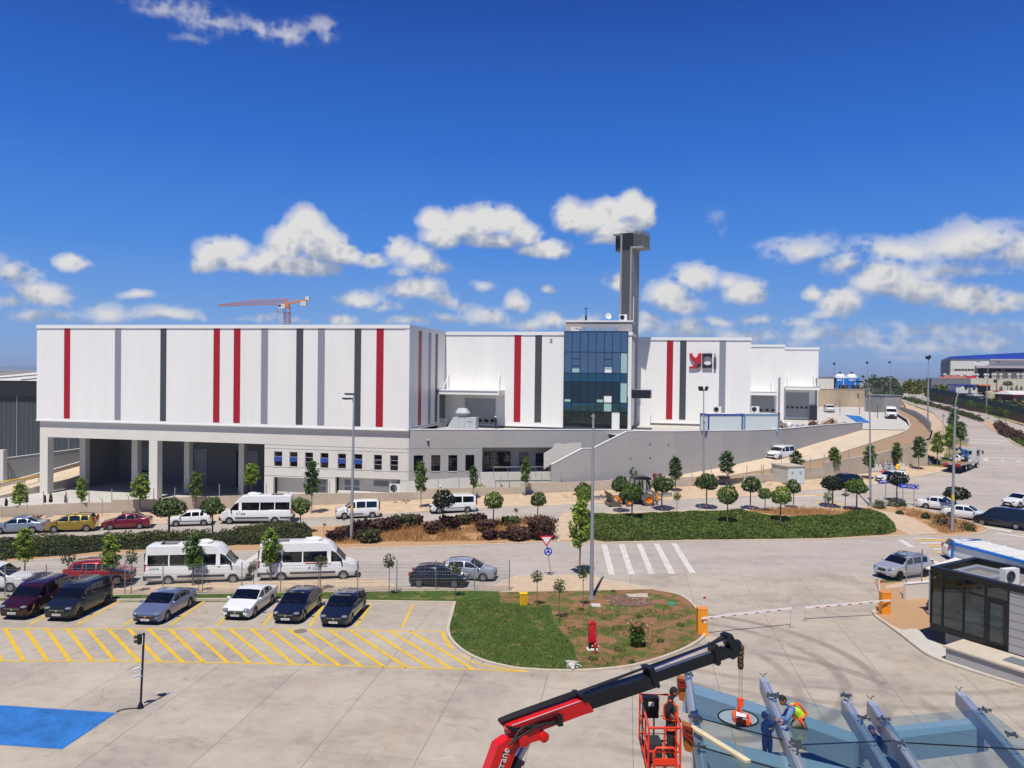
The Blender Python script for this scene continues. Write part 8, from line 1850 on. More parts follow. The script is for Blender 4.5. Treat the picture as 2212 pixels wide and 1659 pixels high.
q=CP(.9,2.6,0);t=thing('white_canopy','low sloping white sheet roof between the container and the booth','canopy',(q.x,q.y,0));mb=MB();mb.add([CP(.4,2.5,zc-.9),CP(8,2.5,zc-.9),CP(8,4.6,zc-1.5),CP(.2,4.6,zc-1.5),CP(.4,2.5,zc-.98),CP(8,2.5,zc-.98),CP(8,4.6,zc-1.58),CP(.2,4.6,zc-1.58)],[(0,1,2,3),(7,6,5,4),(0,3,7,4),(3,2,6,7)]);mb.build('roof',m_['roof_white'],t)
for a in(.5,4):mb=MB();mb.cyl(CP(a,4.5,0),CP(a,4.5,zc-1.5),.06,n=6);mb.build('post',m_['galv_matt'],t)
# machines on the far carriageway
mat('tractor_black',(30,32,36),.4,coat=.4);mat('tractor_orange',(236,140,14),.45);mat('bucket_steel',(104,94,82),.7,metal=.3,var=.3,scale=3);mat('dusty_tyre',(112,98,82),.95,var=.2,scale=4)
g0=G(*Z('I',1447,852));PI_=Plane((g0.x,g0.y),(.985,.17))
def IH(x,y):return PI_.hit(*Z('I',x,y))
bh=thing('backhoe_loader','black and orange backhoe loader with dusty tyres half hidden by trees','backhoe loader',(g0.x,g0.y,g0.z))
def ishape(pts,d0,d1,name,m,par=None,mb=None):mb=mb or MB();PI_.shape(mb,[IH(x,y)for x,y in pts],d0,d1);return mb.build(name,m_[m],par or bh)
cr,hr_=IH(1447,735);zr=g0.z;rr=hr_-zr+.02
for d0,nm in((-.02,1),(-1.85,-1)):
 c=PI_.P(cr,zr+rr,d0);ax=-PI_.n*nm
 Mw=axes((0,0,0),PI_.d,(0,0,1),PI_.n*nm).to_3x3()
 mb=MB();mb.lathe([(rr*.55,-.22),(rr*.93,-.22),(rr,-.15),(rr,.15),(rr*.93,.22),(rr*.55,.22),(rr*.54,-.1)],26,c,Mw)
 for i in range(18):q=i*math.pi/9;o_=PI_.d*math.cos(q)*rr*.99+Vector((0,0,1))*math.sin(q)*rr*.99;mb.bar(c+o_+PI_.n*.2,c+o_*.985+PI_.d*(-math.sin(q))*.1+Vector((0,0,1))*math.cos(q)*.1-PI_.n*.2,.07,.07)
 w_=mb.build('wheel',m_['dusty_tyre'],bh,smooth=40);mb=MB();mb.lathe([(rr*.56,-.15),(rr*.56,.20),(rr*.48,.2),(rr*.40,.05),(rr*.15,.04),(rr*.14,.12),(.001,.13)],20,c,Mw);mb.build('rim',m_['tractor_orange'],w_,smooth=40)
 rf2=rr*.66;c=PI_.P(cr-2.15,zr+rf2,d0*.98);mb=MB();mb.lathe([(rf2*.5,-.16),(rf2*.93,-.16),(rf2,-.1),(rf2,.1),(rf2*.93,.16),(rf2*.5,.16),(rf2*.49,-.05)],22,c,Mw);w_=mb.build('wheel',m_['dusty_tyre'],bh,smooth=40);mb=MB();mb.lathe([(rf2*.52,-.1),(rf2*.52,.14),(rf2*.4,.05),(.001,.08)],16,c,Mw);mb.build('rim',m_['tractor_orange'],w_,smooth=40)
ishape([(1165,335),(1185,300),(1250,285),(1450,285),(1515,312),(1520,345)],-1.7,-.1,'cab_roof','tractor_black')
mb=MB()
for pts in([(1150,470),(1168,470),(1188,345),(1172,345)],[(1255,560),(1275,560),(1285,345),(1268,345)],[(1415,540),(1440,540),(1425,345),(1402,345)],[(1495,530),(1510,530),(1475,345),(1455,345)]):
 for d0 in(-.2,-1.68):PI_.shape(mb,[IH(x,y)for x,y in pts],d0,d0+.08)
mb.build('cab_frame',m_['tractor_black'],bh)
ishape([(1165,470),(1260,560),(1420,545),(1495,535),(1465,346),(1185,346)],-1.6,-.22,'cab_glass','booth_glass')
ishape([(1250,700),(1260,500),(1340,490),(1345,560),(1330,640),(1330,700)],-1.6,-.15,'cab_door_panel','tractor_black');ishape([(1290,560),(1300,420),(1340,415),(1345,520),(1400,540)],-1.2,-.7,'seat','tractor_black')
ishape([(1300,730),(1320,650),(1350,590),(1410,550),(1480,535),(1545,560),(1580,620),(1560,625),(1520,590),(1460,575),(1400,595),(1350,650),(1330,730)],-.45,.12,'fender','fac_grey')
ishape([(930,640),(1180,600),(1260,620),(1310,700),(1310,770),(960,790)],-1.35,-.5,'bonnet','tractor_black')
mb=MB();PI_.shape(mb,[IH(x,y)for x,y in((820,680),(860,675),(950,780),(935,810),(890,760))],-.55,-.35);PI_.shape(mb,[IH(x,y)for x,y in((820,680),(860,675),(950,780),(935,810),(890,760))],-1.5,-1.3);PI_.box(mb,*sorted((IH(890,740)[0],IH(930,740)[0])),IH(890,790)[1],IH(890,760)[1],-1.3,-.55);mb.build('loader_arm',m_['tractor_orange'],bh)
mb=MB();o2=[IH(x,y)for x,y in((668,612),(700,600),(745,655),(775,735),(840,780),(930,870),(800,888),(665,835),(735,780),(715,690))];PI_.shape(mb,o2,-2.0,.1);mb.build('bucket',m_['bucket_steel'],bh)
mb=MB()
for i in range(7):d0=-1.9+i*.3;PI_.shape(mb,[IH(665,828),IH(700,835),IH(640,858)],d0,d0+.1)
mb.build('bucket_tooth',m_['bucket_steel'],bh)
ishape([(1595,620),(1615,612),(1640,650),(1650,750),(1605,758)],-.35,-.05,'stabiliser','tractor_orange');ishape([(1608,755),(1640,752),(1640,842),(1608,845)],-.3,-.1,'stabiliser_leg','fac_grey');ishape([(1655,650),(1680,640),(1690,720),(1660,740)],-1.2,-.9,'swing_post','tractor_orange')
mb=MB();PI_.shape(mb,[IH(x,y)for x,y in((1600,250),(1640,230),(1660,300),(1690,640),(1650,650),(1620,420))],-1.2,-.9);PI_.shape(mb,[IH(x,y)for x,y in((1740,240),(1768,235),(1770,300),(1700,520),(1670,500),(1730,330))],-1.2,-.95);PI_.shape(mb,[IH(x,y)for x,y in((1610,260),(1750,245),(1755,270),(1620,290))],-1.15,-1.0);mb.build('backhoe_arm',m_['rust'],bh)
mb=MB();ic=0
for i,(x,y)in enumerate(((1388,365),(1387,400),(1387,437),(1389,468),(1390,492),(1390,515),(1388,537),(1373,553),(1357,568),(1340,583),(1312,562))):
 a,h=IH(x,y);r=.10 if i<4 else.06;mb.cur=0
 PI_.shape(mb,[(a+math.sin(k*math.pi/5)*r*(1 if k%2==0 else.45),h+math.cos(k*math.pi/5)*r*(1 if k%2==0 else.45))for k in range(10)],-.14,-.125)
a,h=IH(1340,510);PI_.box(mb,a-.17,a+.17,h-.04,h+.04,-.14,-.125);mb.build('star_sticker',m_['sign_white'],bh)
q=G(*Z('Y',1745,700));th=Vector((.72,.69,0)).normalized();tl_=thing('flatbed_truck','flatbed truck with white cab and folded blue boom, seen from behind','truck',(q.x-1.6,q.y-.6,q.z),math.atan2(th.y,th.x))
def tb(name,m,*boxes,par=None):
 mb=MB()
 for c,s in boxes:mb.box(c,s)
 return mb.build(name,m_[m],par or tl_,local=True)
tb('chassis','frame_black',((-.2,0,.75),(8.2,.9,.28)),((-3.9,0,.62),(.3,2.2,.35)),((-.5,1.0,.6),(1.3,.35,.5)),((-.5,-1.0,.6),(1.3,.35,.5)))
bdk=tb('flat_bed','wood',((-1.3,0,1.02),(5.9,2.4,.16)));tb('bed_edge','frame_alu',((-1.3,1.22,1.0),(5.9,.06,.24)),((-1.3,-1.22,1.0),(5.9,.06,.24)),((-4.28,0,1.0),(.06,2.4,.24)),par=bdk)
mb=MB();mb.extr([(2.0,-1.12,.75),(4.0,-1.12,.75),(4.05,-1.12,1.5),(3.75,-1.12,2.75),(2.0,-1.12,2.85)],(0,2.24,0));cbx=mb.build('cab',m_['fac_white'],tl_,local=True)
tb('window','car_glass',((3.0,-1.13,2.15),(1.2,.03,.75)),((3.0,1.13,2.15),(1.2,.03,.75)),par=cbx);tb('rear_window','car_glass',((1.99,0,2.2),(.03,1.2,.5)),par=cbx)
for sg in(1,-1):
 tb('mirror','frame_black',((3.95,sg*1.45,2.2),(.1,.18,.5)),((3.9,sg*1.25,2.4),(.05,.4,.05)),par=cbx);tb('tail_light','lamp_red',((-4.32,sg*.85,.78),(.05,.55,.22)));tb('marker_board','barrier_red',((-4.34,sg*.75,1.0),(.02,.7,.16)))
 for x in(3.0,-1.6,-2.7 if False else-1.6):
  pass
 for x in(2.95,-1.9):
  tm,rm_=wheel_proto(.48,.30,'steel');o=bpy.data.objects.new('wheel',tm);COL.objects.link(o);o.parent=tl_;o.location=(x,sg*.98,.48);o.rotation_euler=(0,0,0 if sg>0 else math.pi);PAR.setdefault(tl_.name,[]).append(o);r=bpy.data.objects.new('rim',rm_);COL.objects.link(r);r.parent=o;PAR.setdefault(o.name,[]).append(r)
mb=MB();mb.bar((1.6,.2,1.2),(1.6,.2,2.6),.35,.35);mb.bar((1.7,.3,2.4),(-.9,-.5,1.75),.28,.34);mb.bar((1.6,-.3,2.3),(-.7,-.8,1.6),.24,.3);mb.bar((1.3,-.6,1.1),(1.3,.8,2.9),.3,.3);mb.build('folding_boom',m_['blue_steel'],tl_,local=True)
cq=tl_.location+Vector((th.x*-.6,th.y*-.6,1.12));pile('truck_cargo','white and dark bundles lying on the bed of the flatbed truck',tuple(cq),1.25,1.3,('plastic_white','bag_dark'),33,34,'scrap',cat='cargo')
pile('scaffold_stack','stack of grey scaffold frames and sacks left of the flatbed truck',(q.x-6.5,q.y+4.5,q.z+.3),2.0,2.3,('galv_matt','bag_dark'),21,60,cat='scaffold')
pile('pallet_goods','dark wrapped bundles right of the grey block pallets',(lambda c:(c.x,c.y,c.z))(G(*Z('Y',1040,620))),1.7,1.2,('bag_dark','fac_grey'),22,50,'scrap',cat='pile')
for i,(x,y)in enumerate(((775,620),(850,622),(915,622))):
 c=G(*Z('Y',x,y));t=thing('block_pallet',('left','middle','right')[i]+' grey paving block pallet of the three under the dark maple','pallet',c,.25,'paving block pallets');tb_=MB()
 for r_ in range(3):
  for s_ in range(3):tb_.box(((s_-1)*.36,0,.18+.28*r_),(.34,1.0,.26))
 tb_.build('blocks',m_['fac_grey'],t,local=True);mb=MB();mb.box((0,0,.03),(1.1,1.05,.1));mb.build('pallet_base',m_['wood'],t,local=True)
c=G(*Z('Y',283,715));t=thing('waste_bin','yellow rounded waste container by the low wall','bin',c,.1);s=1.0;mb=MB();mb.extr([(-.72,-.5,0),(.72,-.5,0),(.72,-.5,1.35),(.5,-.5,1.72),(-.5,-.5,1.72),(-.72,-.5,1.35)],(0,1.0,0));mb.build('body',m_['yellow_bin'],t,local=True);mb=MB();mb.box((0,-.52,1.3),(.9,.04,.3));mb.build('flap',mat('yellow_dark',(190,140,10),.6),t,local=True)
for i,(x,y)in enumerate(((165,770),(205,768),(225,765),(250,770),(280,766),(300,770),(600,745),(625,747),(655,748),(680,742),(610,728),(650,726))):
 c=G(*Z('Y',x,y));t=thing('paint_bucket',('white paint bucket in the group left of the plastic wrapped heap' if i<6 else 'white paint bucket in the group right of the yellow sack'),'bucket',c,group='paint buckets by the low wall');n=2 if i%2 else 3;mb=MB()
 for k in range(n):mb.lathe([(.14,.01+.36*k),(.165,.33+.36*k),(.175,.335+.36*k),(.175,.36+.36*k),(.001,.36+.36*k)],10)
 mb.build('bucket',m_['plastic_white'],t,local=True);mb=MB();mb.lathe([(.157,.12),(.16,.2)],10);mb.build('label_band',m_['barrier_red' if i%4==3 else 'sign_back'],t,local=True)
c=G(*Z('Y',415,760));pile('wrapped_heap','heap under grey plastic sheet between the paint buckets',tuple(c),1.1,1.5,('plastic_sheet','sign_back'),23,40,'scrap',cat='heap')
c=G(*Z('Y',545,750));t=thing('yellow_sack','yellow sacks beside the paint buckets','sack',c);mb=MB();mb.ball((0,0,.35),(.45,.35,.38),10,6);mb.ball((.25,.1,.75),(.3,.25,.3),10,6);mb.build('sack',m_['yellow_bin'],t,smooth=180,local=True)
c=G(*Z('Y',332,795));mb=MB();mb.ball((0,0,.3),.3,14,10);o=mb.build('red_ball',m_['red_ball'],smooth=180);o.location=c;tag(o,'red ball in front of the plastic wrapped heap','ball')
c0_=G(*Z(4,385,1388));pc=Plane((c0_.x,c0_.y),(.95,.3));a0,h1=pc.hit(*Z(4,312,1245));a1,_=pc.hit(*Z(4,450,1245));t=thing('electric_cabinet','pale concrete transformer cabinet at the kerb before the ramp','cabinet',(c0_.x,c0_.y,c0_.z))
mb=MB();pc.box(mb,a0,a1,c0_.z-.1,h1,-3.2,0);mb.build('housing',m_['cabinet_pale'],t);mb=MB();pc.box(mb,a0-.1,a1+.1,h1,h1+.14,-3.3,.1);mb.build('roof',m_['bare_concrete'],t)
for x0,x1 in((a0+.1,(a0+a1)/2-.03),((a0+a1)/2+.03,a1-.1)):mb=MB();pc.box(mb,x0,x1,c0_.z+.2,h1-.15,0,.03);dd=mb.build('door',m_['panel_pale'],t);mb=MB();pc.box(mb,(x0+x1)/2-.1,(x0+x1)/2-.04,h1-.9,h1-.55,.03,.05);pc.box(mb,(x0+x1)/2+.06,(x0+x1)/2+.12,h1-.9,h1-.55,.03,.05);mb.build('vent',m_['frame_dark'],dd)
ga,gb=G(*Z('I',250,745)),G(*Z('I',715,735));t=thing('guard_rail','steel crash barrier rail lying along the walk behind the backhoe','guard rail',ga)
mb=MB();gc,gd_=G(*Z('I',1700,690)),G(*Z('I',1900,675));u=Vector((0,0,.35));mb.bar(ga+u,gb+u,.08,.32);mb.bar(gb+u,gc+u,.08,.32);mb.bar(gc+u,gd_+u,.08,.32);mb.build('rail',m_['galv'],t)
for f in range(9):q_=ga.lerp(gd_,f/8);mb=MB();mb.box((q_.x,q_.y+.1,q_.z+.2),(.1,.1,.5));mb.build('post',m_['galv_matt'],t)
rg=random.Random(12)
for i in range(60):
 k,x,y=rg.choice(((5,rg.uniform(100,440),rg.uniform(235,262)),(5,rg.uniform(900,1250),rg.uniform(195,215)),(6,rg.uniform(380,650),rg.uniform(115,150)),(6,rg.uniform(1050,1300),rg.uniform(100,140)),(7,rg.uniform(300,900),rg.uniform(55,110)),(4,rg.uniform(90,300),rg.uniform(1350,1390))))
 p_=G(*Z(k,x,y));s_=rg.uniform(.1,.32);mb=MB();mb.box((0,0,s_*.25),(s_*rg.uniform(.8,2.2),s_,s_*.5),rg.uniform(0,3),Matrix.Rotation(rg.uniform(0,3),3,'Z')@Matrix.Rotation(rg.uniform(-.3,.3),3,'X'));o=mb.build('concrete_lump',m_[rg.choice(('old_concrete','bare_concrete','rust','wood'))]);o.location=(p_.x,p_.y,p_.z+.05);tag(o,'loose lump lying on the far sandy walk','lump','loose lumps along the far walk')
 # wall sign
PL3=Plane(PB.P(0,0,-t3)[:2],e1)
sg_=thing('wall_sign','three dimensional red and dark grey letter logo on the white wall','sign',PL3.P(PL3.hit(*z('L',1000,900))[0],PL3.hit(*z('L',1000,900))[1]))
LG=lambda pts:[PL3.hit(*z('L',x,y))for x,y in pts]
mat('logo_red',(176,20,44),.35,coat=.4);mat('logo_dark',(48,48,52),.35,metal=.4);mat('logo_grey',(96,98,100),.4,metal=.4)
mb=MB();PL3.shape(mb,LG([(680,718),(748,718),(768,775),(800,815),(835,828),(865,818),(890,775),(905,718),(985,718),(985,960),(970,1030),(920,1075),(850,1093),(670,1093),(670,1055),(845,1022),(878,995),(800,935),(735,870),(690,790)]),.06,.36);lt=mb.build('letter',m_['logo_red'],sg_)
mb=MB();PL3.shape(mb,LG([(984,978),(890,988),(868,1022),(850,1085),(920,1073),(968,1030)]),.35,.37);mb.build('dark_patch',m_['logo_dark'],lt)  # dark patch laid over the lower right end of the red letter
hole=[(1138+116*math.cos(a),905+112*math.sin(a))for a in[rad(32+i*(360-62)/22)for i in range(23)]]
mb=MB();PL3.shape(mb,LG([(1253,955),(1253,1085),(1000,1085),(1000,718),(1253,718),(1253,846)]+hole[::-1]),.06,.36);mb.build('letter',m_['logo_dark'],sg_)
mb=MB();PL3.shape(mb,LG([(1312,718),(1338,718),(1336,818),(1362,818),(1362,1000),(1342,1060),(1354,1132),(1322,1106),(1290,1136),(1302,1060),(1285,1000),(1292,818),(1312,818)]),.06,.3);mb.build('letter',m_['logo_grey'],sg_)
# loader crane in the foreground
mat('crane_red',(204,26,26),.38,var=.1,scale=3,coat=.3);mat('crane_black',(22,23,25),.42,coat=.2);mat('hose',(18,18,19),.6);mat('steel_bright',(190,192,196),.2,metal=.9);mat('rail_blue',(60,66,140),.4)
def c(k,x,y):return z(k,x,y)
cE,cT=at(*c('J',1150,760),17.0),at(*c(7,1850,1300),20.2)
PC=Plane((cE.x,cE.y),(cT.x-cE.x,cT.y-cE.y))
lc=thing('loader_crane','red and black loader crane boom reaching up from the bottom edge','crane',(cE.x-1.5,cE.y-.9,0))
def cs(name,m,pts,d0,d1,par=None,mb=None):
 mb=mb or MB();PC.shape(mb,[PC.hit(*z(k,x,y))for k,x,y in pts],d0,d1);return mb.build(name,m_[m],par or lc)
PJ=lambda*p:[('J',x,y)for x,y in p]
la=cs('lower_arm','crane_red',PJ((560,1700),(745,1176),(862,850),(985,765),(1130,745),(1165,815),(1080,960),(1000,1176),(860,1700)),-.06,.2)
cs('arm_rib','crane_red',PJ((905,900),(985,850),(1110,800),(1060,930),(950,1160),(820,1600),(760,1600),(845,1160)),.2,.215,la)
cs('text_plate','frame_black',PJ((880,1095),(925,915),(968,930),(940,985),(908,1105)),.216,.222,la);cs('text_plate','sign_white',PJ((835,1176),(862,1098),(900,1100),(885,1176),(850,1300),(805,1290)),.216,.222,la)
def ctext(txt,a,b,size,m):
 A=PC.P(*PC.hit(*z('J',*a)),.226);B=PC.P(*PC.hit(*z('J',*b)),.226);x=(B-A).normalized();nn=PC.n;y=nn.cross(x);lettering(txt,size,m_[m],la,axes((A+B)/2-WL(la),x,y,nn),sx=.8)
ctext('crane',(893,1090),(948,935),.27,'sign_white');ctext('CK',(855,1180),(878,1110),.2,'frame_black')
kn=cs('knuckle','crane_red',PJ((1130,770),(1085,650),(1150,610),(1310,590),(1335,600),(1420,665),(1445,715),(1420,765),(1370,765),(1210,812),(1165,815)),-.12,.26)
for x,y,r in((1165,765,.13),(1415,720,.11)):
 a,h=PC.hit(*z('J',x,y));q0,q1=PC.P(a,h,-.34),PC.P(a,h,.32);mb=MB();mb.cyl(q0,q1,r,n=16);mb.cyl(q1,q1+PC.n*.01,r*.55,n=12);mb.build('pivot_pin',m_['crane_red'],kn,smooth=40)
cs('outer_box','crane_red',PJ((985,640),(1015,600),(1120,560),(1950,272),(1985,285),(2066,412),(2058,428),(1960,455),(1420,655),(1100,690),(1040,700)),-.2,.2)
cs('box_edge','sign_white',PJ((1030,590),(1900,282),(1900,290),(1040,598)),.2,.206)
T7=lambda*p:[(7,x,y)for x,y in p]
cs('inner_boom','crane_black',[('A',1030,690),('A',1060,660)]+T7((1195,1500),(1235,1560),(1230,1590))+[('A',1110,758)],-.16,.16)
cs('inner_boom','crane_black',T7((1195,1500),(1700,1320),(1790,1280),(1885,1290),(1890,1330),(1740,1385),(1235,1555),(1190,1530)),-.07,.13)
cs('collar','crane_black',T7((1150,1435),(1195,1425),(1245,1575),(1235,1595),(1205,1580)),-.1,.2);cs('collar','crane_black',[('A',1000,640),('A',1035,632),('A',1062,690),('A',1040,700)],-.12,.22)
cs('collar','crane_black',T7((1690,1255),(1715,1250),(1740,1400),(1720,1420),(1700,1400)),-.1,.17)
cs('boom_tip','crane_black',T7((1790,1180),(1830,1165),(1848,1195),(1888,1290),(1888,1340),(1840,1370),(1815,1330),(1835,1300),(1800,1220)),-.1,.15)
cs('cylinder_rod','steel_bright',T7((1215,1470),(1680,1308),(1678,1322),(1218,1484)),.02,.08);cs('guide_rail','rail_blue',T7((1210,1440),(1800,1210),(1800,1222),(1212,1456)),-.02,.05)
def chose(pts,r,m='hose',off=.0,name='hose',par=None,n=7):
 mb=MB();mb.tube([PC.P(*PC.hit(*z(k,x,y)),off)for k,x,y in pts],r,n);return mb.build(name,m_[m],par or lc,smooth=60)
for i in range(3):
 o=-.05+.04*i;dy=i*7
 chose([('J',950,575+dy),('J',1120,505+dy*1.5),('J',1900,225+dy*1.5),('A',1040,650+dy)],.034,off=o);chose([('A',1030,650),(7,1180,1452-dy),(7,1690,1268-dy),(7,1830,1180+dy)],.026,off=o)
cs('hose_tray','crane_black',PJ((935,590),(950,566),(1890,225),(1893,256),(1010,588),(960,608)),-.07,-.05)
chose(PJ((960,590),(1030,640),(1110,640),(1290,590),(1560,540)),.028,off=.24);chose(PJ((1000,600),(1060,620),(1200,600),(1380,500),(1590,435),(1660,460),(1640,500)),.02,off=.24);chose(PJ((1020,760),(1060,720),(1100,640),(1180,585),(1290,600)),.028,off=.28);chose(PJ((970,820),(1050,755),(1150,690),(1290,600),(1420,560),(1560,545)),.025,off=.29)
cs('valve_block','crane_black',PJ((1570,470),(1630,460),(1640,570),(1585,580)),.2,.34)
R0,R1=PC.P(*PC.hit(*z('J',1345,760)),-.02),PC.P(*PC.hit(*z('J',1000,1400)),-.02);dd=(R1-R0);m0=R0+dd*.50
mb=MB();mb.cyl(R0,m0,.085,n=14);mb.build('ram_rod',m_['steel_bright'],lc,smooth=40);mb=MB();mb.cyl(m0-dd*.02,R1+dd*.6,.15,n=16);mb.cyl(m0-dd*.04,m0+dd*.03,.17,n=16);mb.build('ram_cylinder',m_['crane_black'],lc,smooth=40)
b0=PC.P(*PC.hit(*z('J',700,1700)),0);mb=MB();mb.bar((b0.x-.2,b0.y-.1,0.9),b0+Vector((0,0,.2)),.6,.6);mb.box((b0.x-.2,b0.y-.1,.7),(1.6,1.0,.6));mb.build('column',m_['crane_red'],lc)
hk0=PC.P(*PC.hit(*z(7,1905,1262)),0);mb=MB();mb.bar(PC.P(*PC.hit(*z(7,1850,1285)),0),hk0,.2,.24);mb.ball(hk0,.13,10,8);mb.build('hook_head',m_['crane_black'],lc,smooth=40)
Yh=hk0.y
hk=thing('crane_hook','rusty chain and hook hanging from the boom tip','hook',at(*z(7,1935,1440),Yh));mb=MB()
Q=[at(*z(7,x,y),Yh)for x,y in((1925,1262),(1940,1290),(1938,1330),(1936,1370),(1934,1400),(1936,1430))];mb.tube(Q,[.06,.05,.07,.045,.075,.06],8)
for q in Q[1:]:mb.ball(q,.085,8,6)
mb.tube([at(*z(7,x,y),Yh)for x,y in((1938,1420),(1922,1438),(1926,1460),(1945,1455),(1948,1440))],.035,7);mb.build('chain',mat('rusty_steel',(92,70,54),.7,metal=.4,var=.2,scale=8),hk,smooth=60)
zgl=6.46
L0=G(*z('B',1250,612),zgl+.05);vl=thing('vacuum_lifter','orange vacuum glass lifter with grey suction disc','glass lifter',L0)
mat('lifter_orange',(226,84,30),.45);mat('disc_grey',(138,150,154),.5)
mb=MB();mb.lathe([(.47,-.03),(.47,.0),(.001,.0)],36,L0,Matrix.Identity(3));mb.build('suction_disc',m_['disc_grey'],vl);mb=MB();mb.tube([L0+Vector((.48*math.cos(a),.48*math.sin(a),0))for a in[i*2*math.pi/36 for i in range(37)]],.022,6);mb.build('rim_seal',m_['frame_black'],vl,smooth=180)
Bp=lambda x,y,h:G(*z('B',x,y),zgl+h)
mb=MB();fr=[Bp(1195,560,.2),Bp(1215,640,.1),Bp(1385,680,.1),Bp(1370,600,.2)]
for a,b_ in((0,1),(1,2),(2,3),(3,0)):mb.bar(fr[a],fr[b_],.05,.11)
mb.bar(Bp(1275,540,.35),Bp(1280,640,.12),.05,.08);s0=Bp(1275,545,.35);hb_=Vector((s0.x,s0.y,at(*z('B',1275,440),s0.y).z))
mb.bar(s0,hb_,.05,.07);mb.bar(s0+Vector((-.12,0,0)),hb_,.03,.04);mb.box(hb_,(.14,.08,.2));mb.build('frame',m_['lifter_orange'],vl)
mb=MB();mb.hexa([Bp(1225,540,.25),Bp(1345,575,.25),Bp(1340,610,.25),Bp(1230,590,.25),Bp(1225,540,.36),Bp(1345,575,.36),Bp(1340,610,.36),Bp(1230,590,.36)]);mb.build('battery_box',m_['plastic_white'],vl)
st=MB();hp=at(*z(7,1936,1455),Yh)
for o in(-.03,.03):st.tube([hp+Vector((o,0,0)),hb_+Vector((o,0,.05))],.018,6)
tag(st.build('lifting_strap',mat('strap',(150,130,110),.9)),'two beige straps between the crane hook and the glass lifter','strap')
# glass canopy on steel beams
mat('beam_steel',(164,172,182),.4,metal=.25);mat('beam_top',(178,186,196),.3,metal=.6);mat('beam_pale',(134,154,172),.55);mat('spider',(120,124,126),.3,metal=.8)
gm=bpy.data.materials.new('canopy_glass');gm.use_nodes=True;gm.node_tree.nodes.clear();tt=NT(gm.node_tree)
tr=tt.n('ShaderNodeBsdfTransparent',I={'Color':(.85,.915,.90,1)});gl_=tt.n('ShaderNodeBsdfGlossy',I={'Color':(.9,.95,.95,1),'Roughness':.02});lw_=tt.n('ShaderNodeLayerWeight',I={'Blend':.35});mx=tt.n('ShaderNodeMixShader',tt.m('MULTIPLY',lw_.outputs[1],.20),tr.outputs[0],gl_.outputs[0]);oo=tt.n('ShaderNodeOutputMaterial');tt.L.new(mx.outputs[0],oo.inputs[0])
zb_t=6.34
can=thing('glass_canopy','blue tinted glass canopy on five steel beams being glazed','canopy',(7,20,6.3))
def beam(i,k,tip,end,lab):
 A=G(*z(k,*tip),zb_t);B_=G(*z(k,*end),zb_t);d=(B_-A).normalized();C_=A+d*14
 mb=MB();mb.bar(A-Vector((0,0,.20)),C_-Vector((0,0,.20)),.2,.38);bm_=mb.build('beam',m_['beam_steel'],can,label=lab)
 mb=MB();s=Vector((-d.y,d.x,0))
 for o in(-.06,.06):mb.bar(A+d*.35+s*o,C_+s*o,.075,.02)
 mb.build('top_plate',m_['beam_top'],bm_)
 mb=MB();mb.tube([A+Vector((0,0,.01)),A+Vector((.03,.0,.09)),A+Vector((.11,.05,.10))],.012,6);mb.tube([A+Vector((0,0,.03)),A+Vector((-.10,.06,.12))],.011,6);mb.build('lifting_hook',m_['spider'],bm_)
 return A,d
bs=[beam(0,'B',(690,92),(868,1167),'leftmost canopy beam beside the orange lift basket'),beam(1,'B',(1530,165),(1952,1167),'canopy beam under the kneeling worker\'s hands'),beam(2,'C',(768,290),(1108,852),'third canopy beam, left of a close pair'),beam(3,'C',(975,305),(1350,852),'fourth canopy beam, right of a close pair'),beam(4,'C',(1690,232),(2200,800),'rightmost canopy beam')]
def onb(i,Y):A,d=bs[i];return A+d*((Y-A.y)/d.y)
def gpanel(lab,quad):
 mb=MB();mb.extr([(p.x,p.y,zgl)for p in quad],(0,0,.02));mb.build('glass_panel',gm,can)
gq=lambda k,x,y:G(*z(k,x,y),zgl)
G1a,G1b=gq('B',745,225),gq('B',1600,505);G2a,G2b=gq('C',200,252),gq('C',965,452);G3a,G3b,G3c=gq('C',1012,455),gq('C',1130,445),gq('C',1905,376)
def lerpY(a,b_,f):return a+(b_-a)*f
e1_,e2_=onb(0,8)+Vector((.14,0,0)),onb(1,8)-Vector((.02,0,0))
j1,j2=gq('B',780,615),gq('B',1745,865);j3,j4=gq('B',765,925),gq('B',1850,1235)
gpanel('blue tinted glass panel carrying the suction disc',[G1a,G1b,j2,j1]);gpanel('blue tinted glass panel under the long wooden plank',[j1+Vector((0,-.02,0)),j2+Vector((0,-.02,0)),j4,j3]);gpanel('blue tinted glass panel nearest the camera between the first two beams',[j3+Vector((0,-.02,0)),j4+Vector((0,-.02,0)),e2_,e1_])
k2a,k2b=onb(1,j2.y)+Vector((.06,0,0)),gq('C',1140,640);gpanel('blue tinted glass panel below the kneeling worker',[G2a,G2b,k2b,k2a]);gpanel('blue tinted glass panel between the second beam and the close pair',[k2a+Vector((0,-.02,0)),k2b+Vector((0,-.02,0)),onb(2,8)+Vector((.6,0,0)),onb(1,8)+Vector((.06,0,0))])
k3a,k3b=gq('C',1255,655),gq('C',2120,520);gpanel('blue tinted glass panel with a straight pale edge at the right',[G3a,G3b,G3c,gq('C',2212,620),gq('C',2300,720),k3a+Vector((2.9,-.3,0)),k3a]);gpanel('blue tinted glass panel at the lower right corner',[k3a+Vector((0,-.02,0)),k3a+Vector((2.9,-.32,0)),onb(4,8)+Vector((.9,0,0)),onb(3,8)])
def seal(a,b_,lab):
 mb=MB();mb.bar(a+Vector((0,0,.022)),b_+Vector((0,0,.022)),.03,.02);mb.build('joint_seal',m_['frame_black'],can)
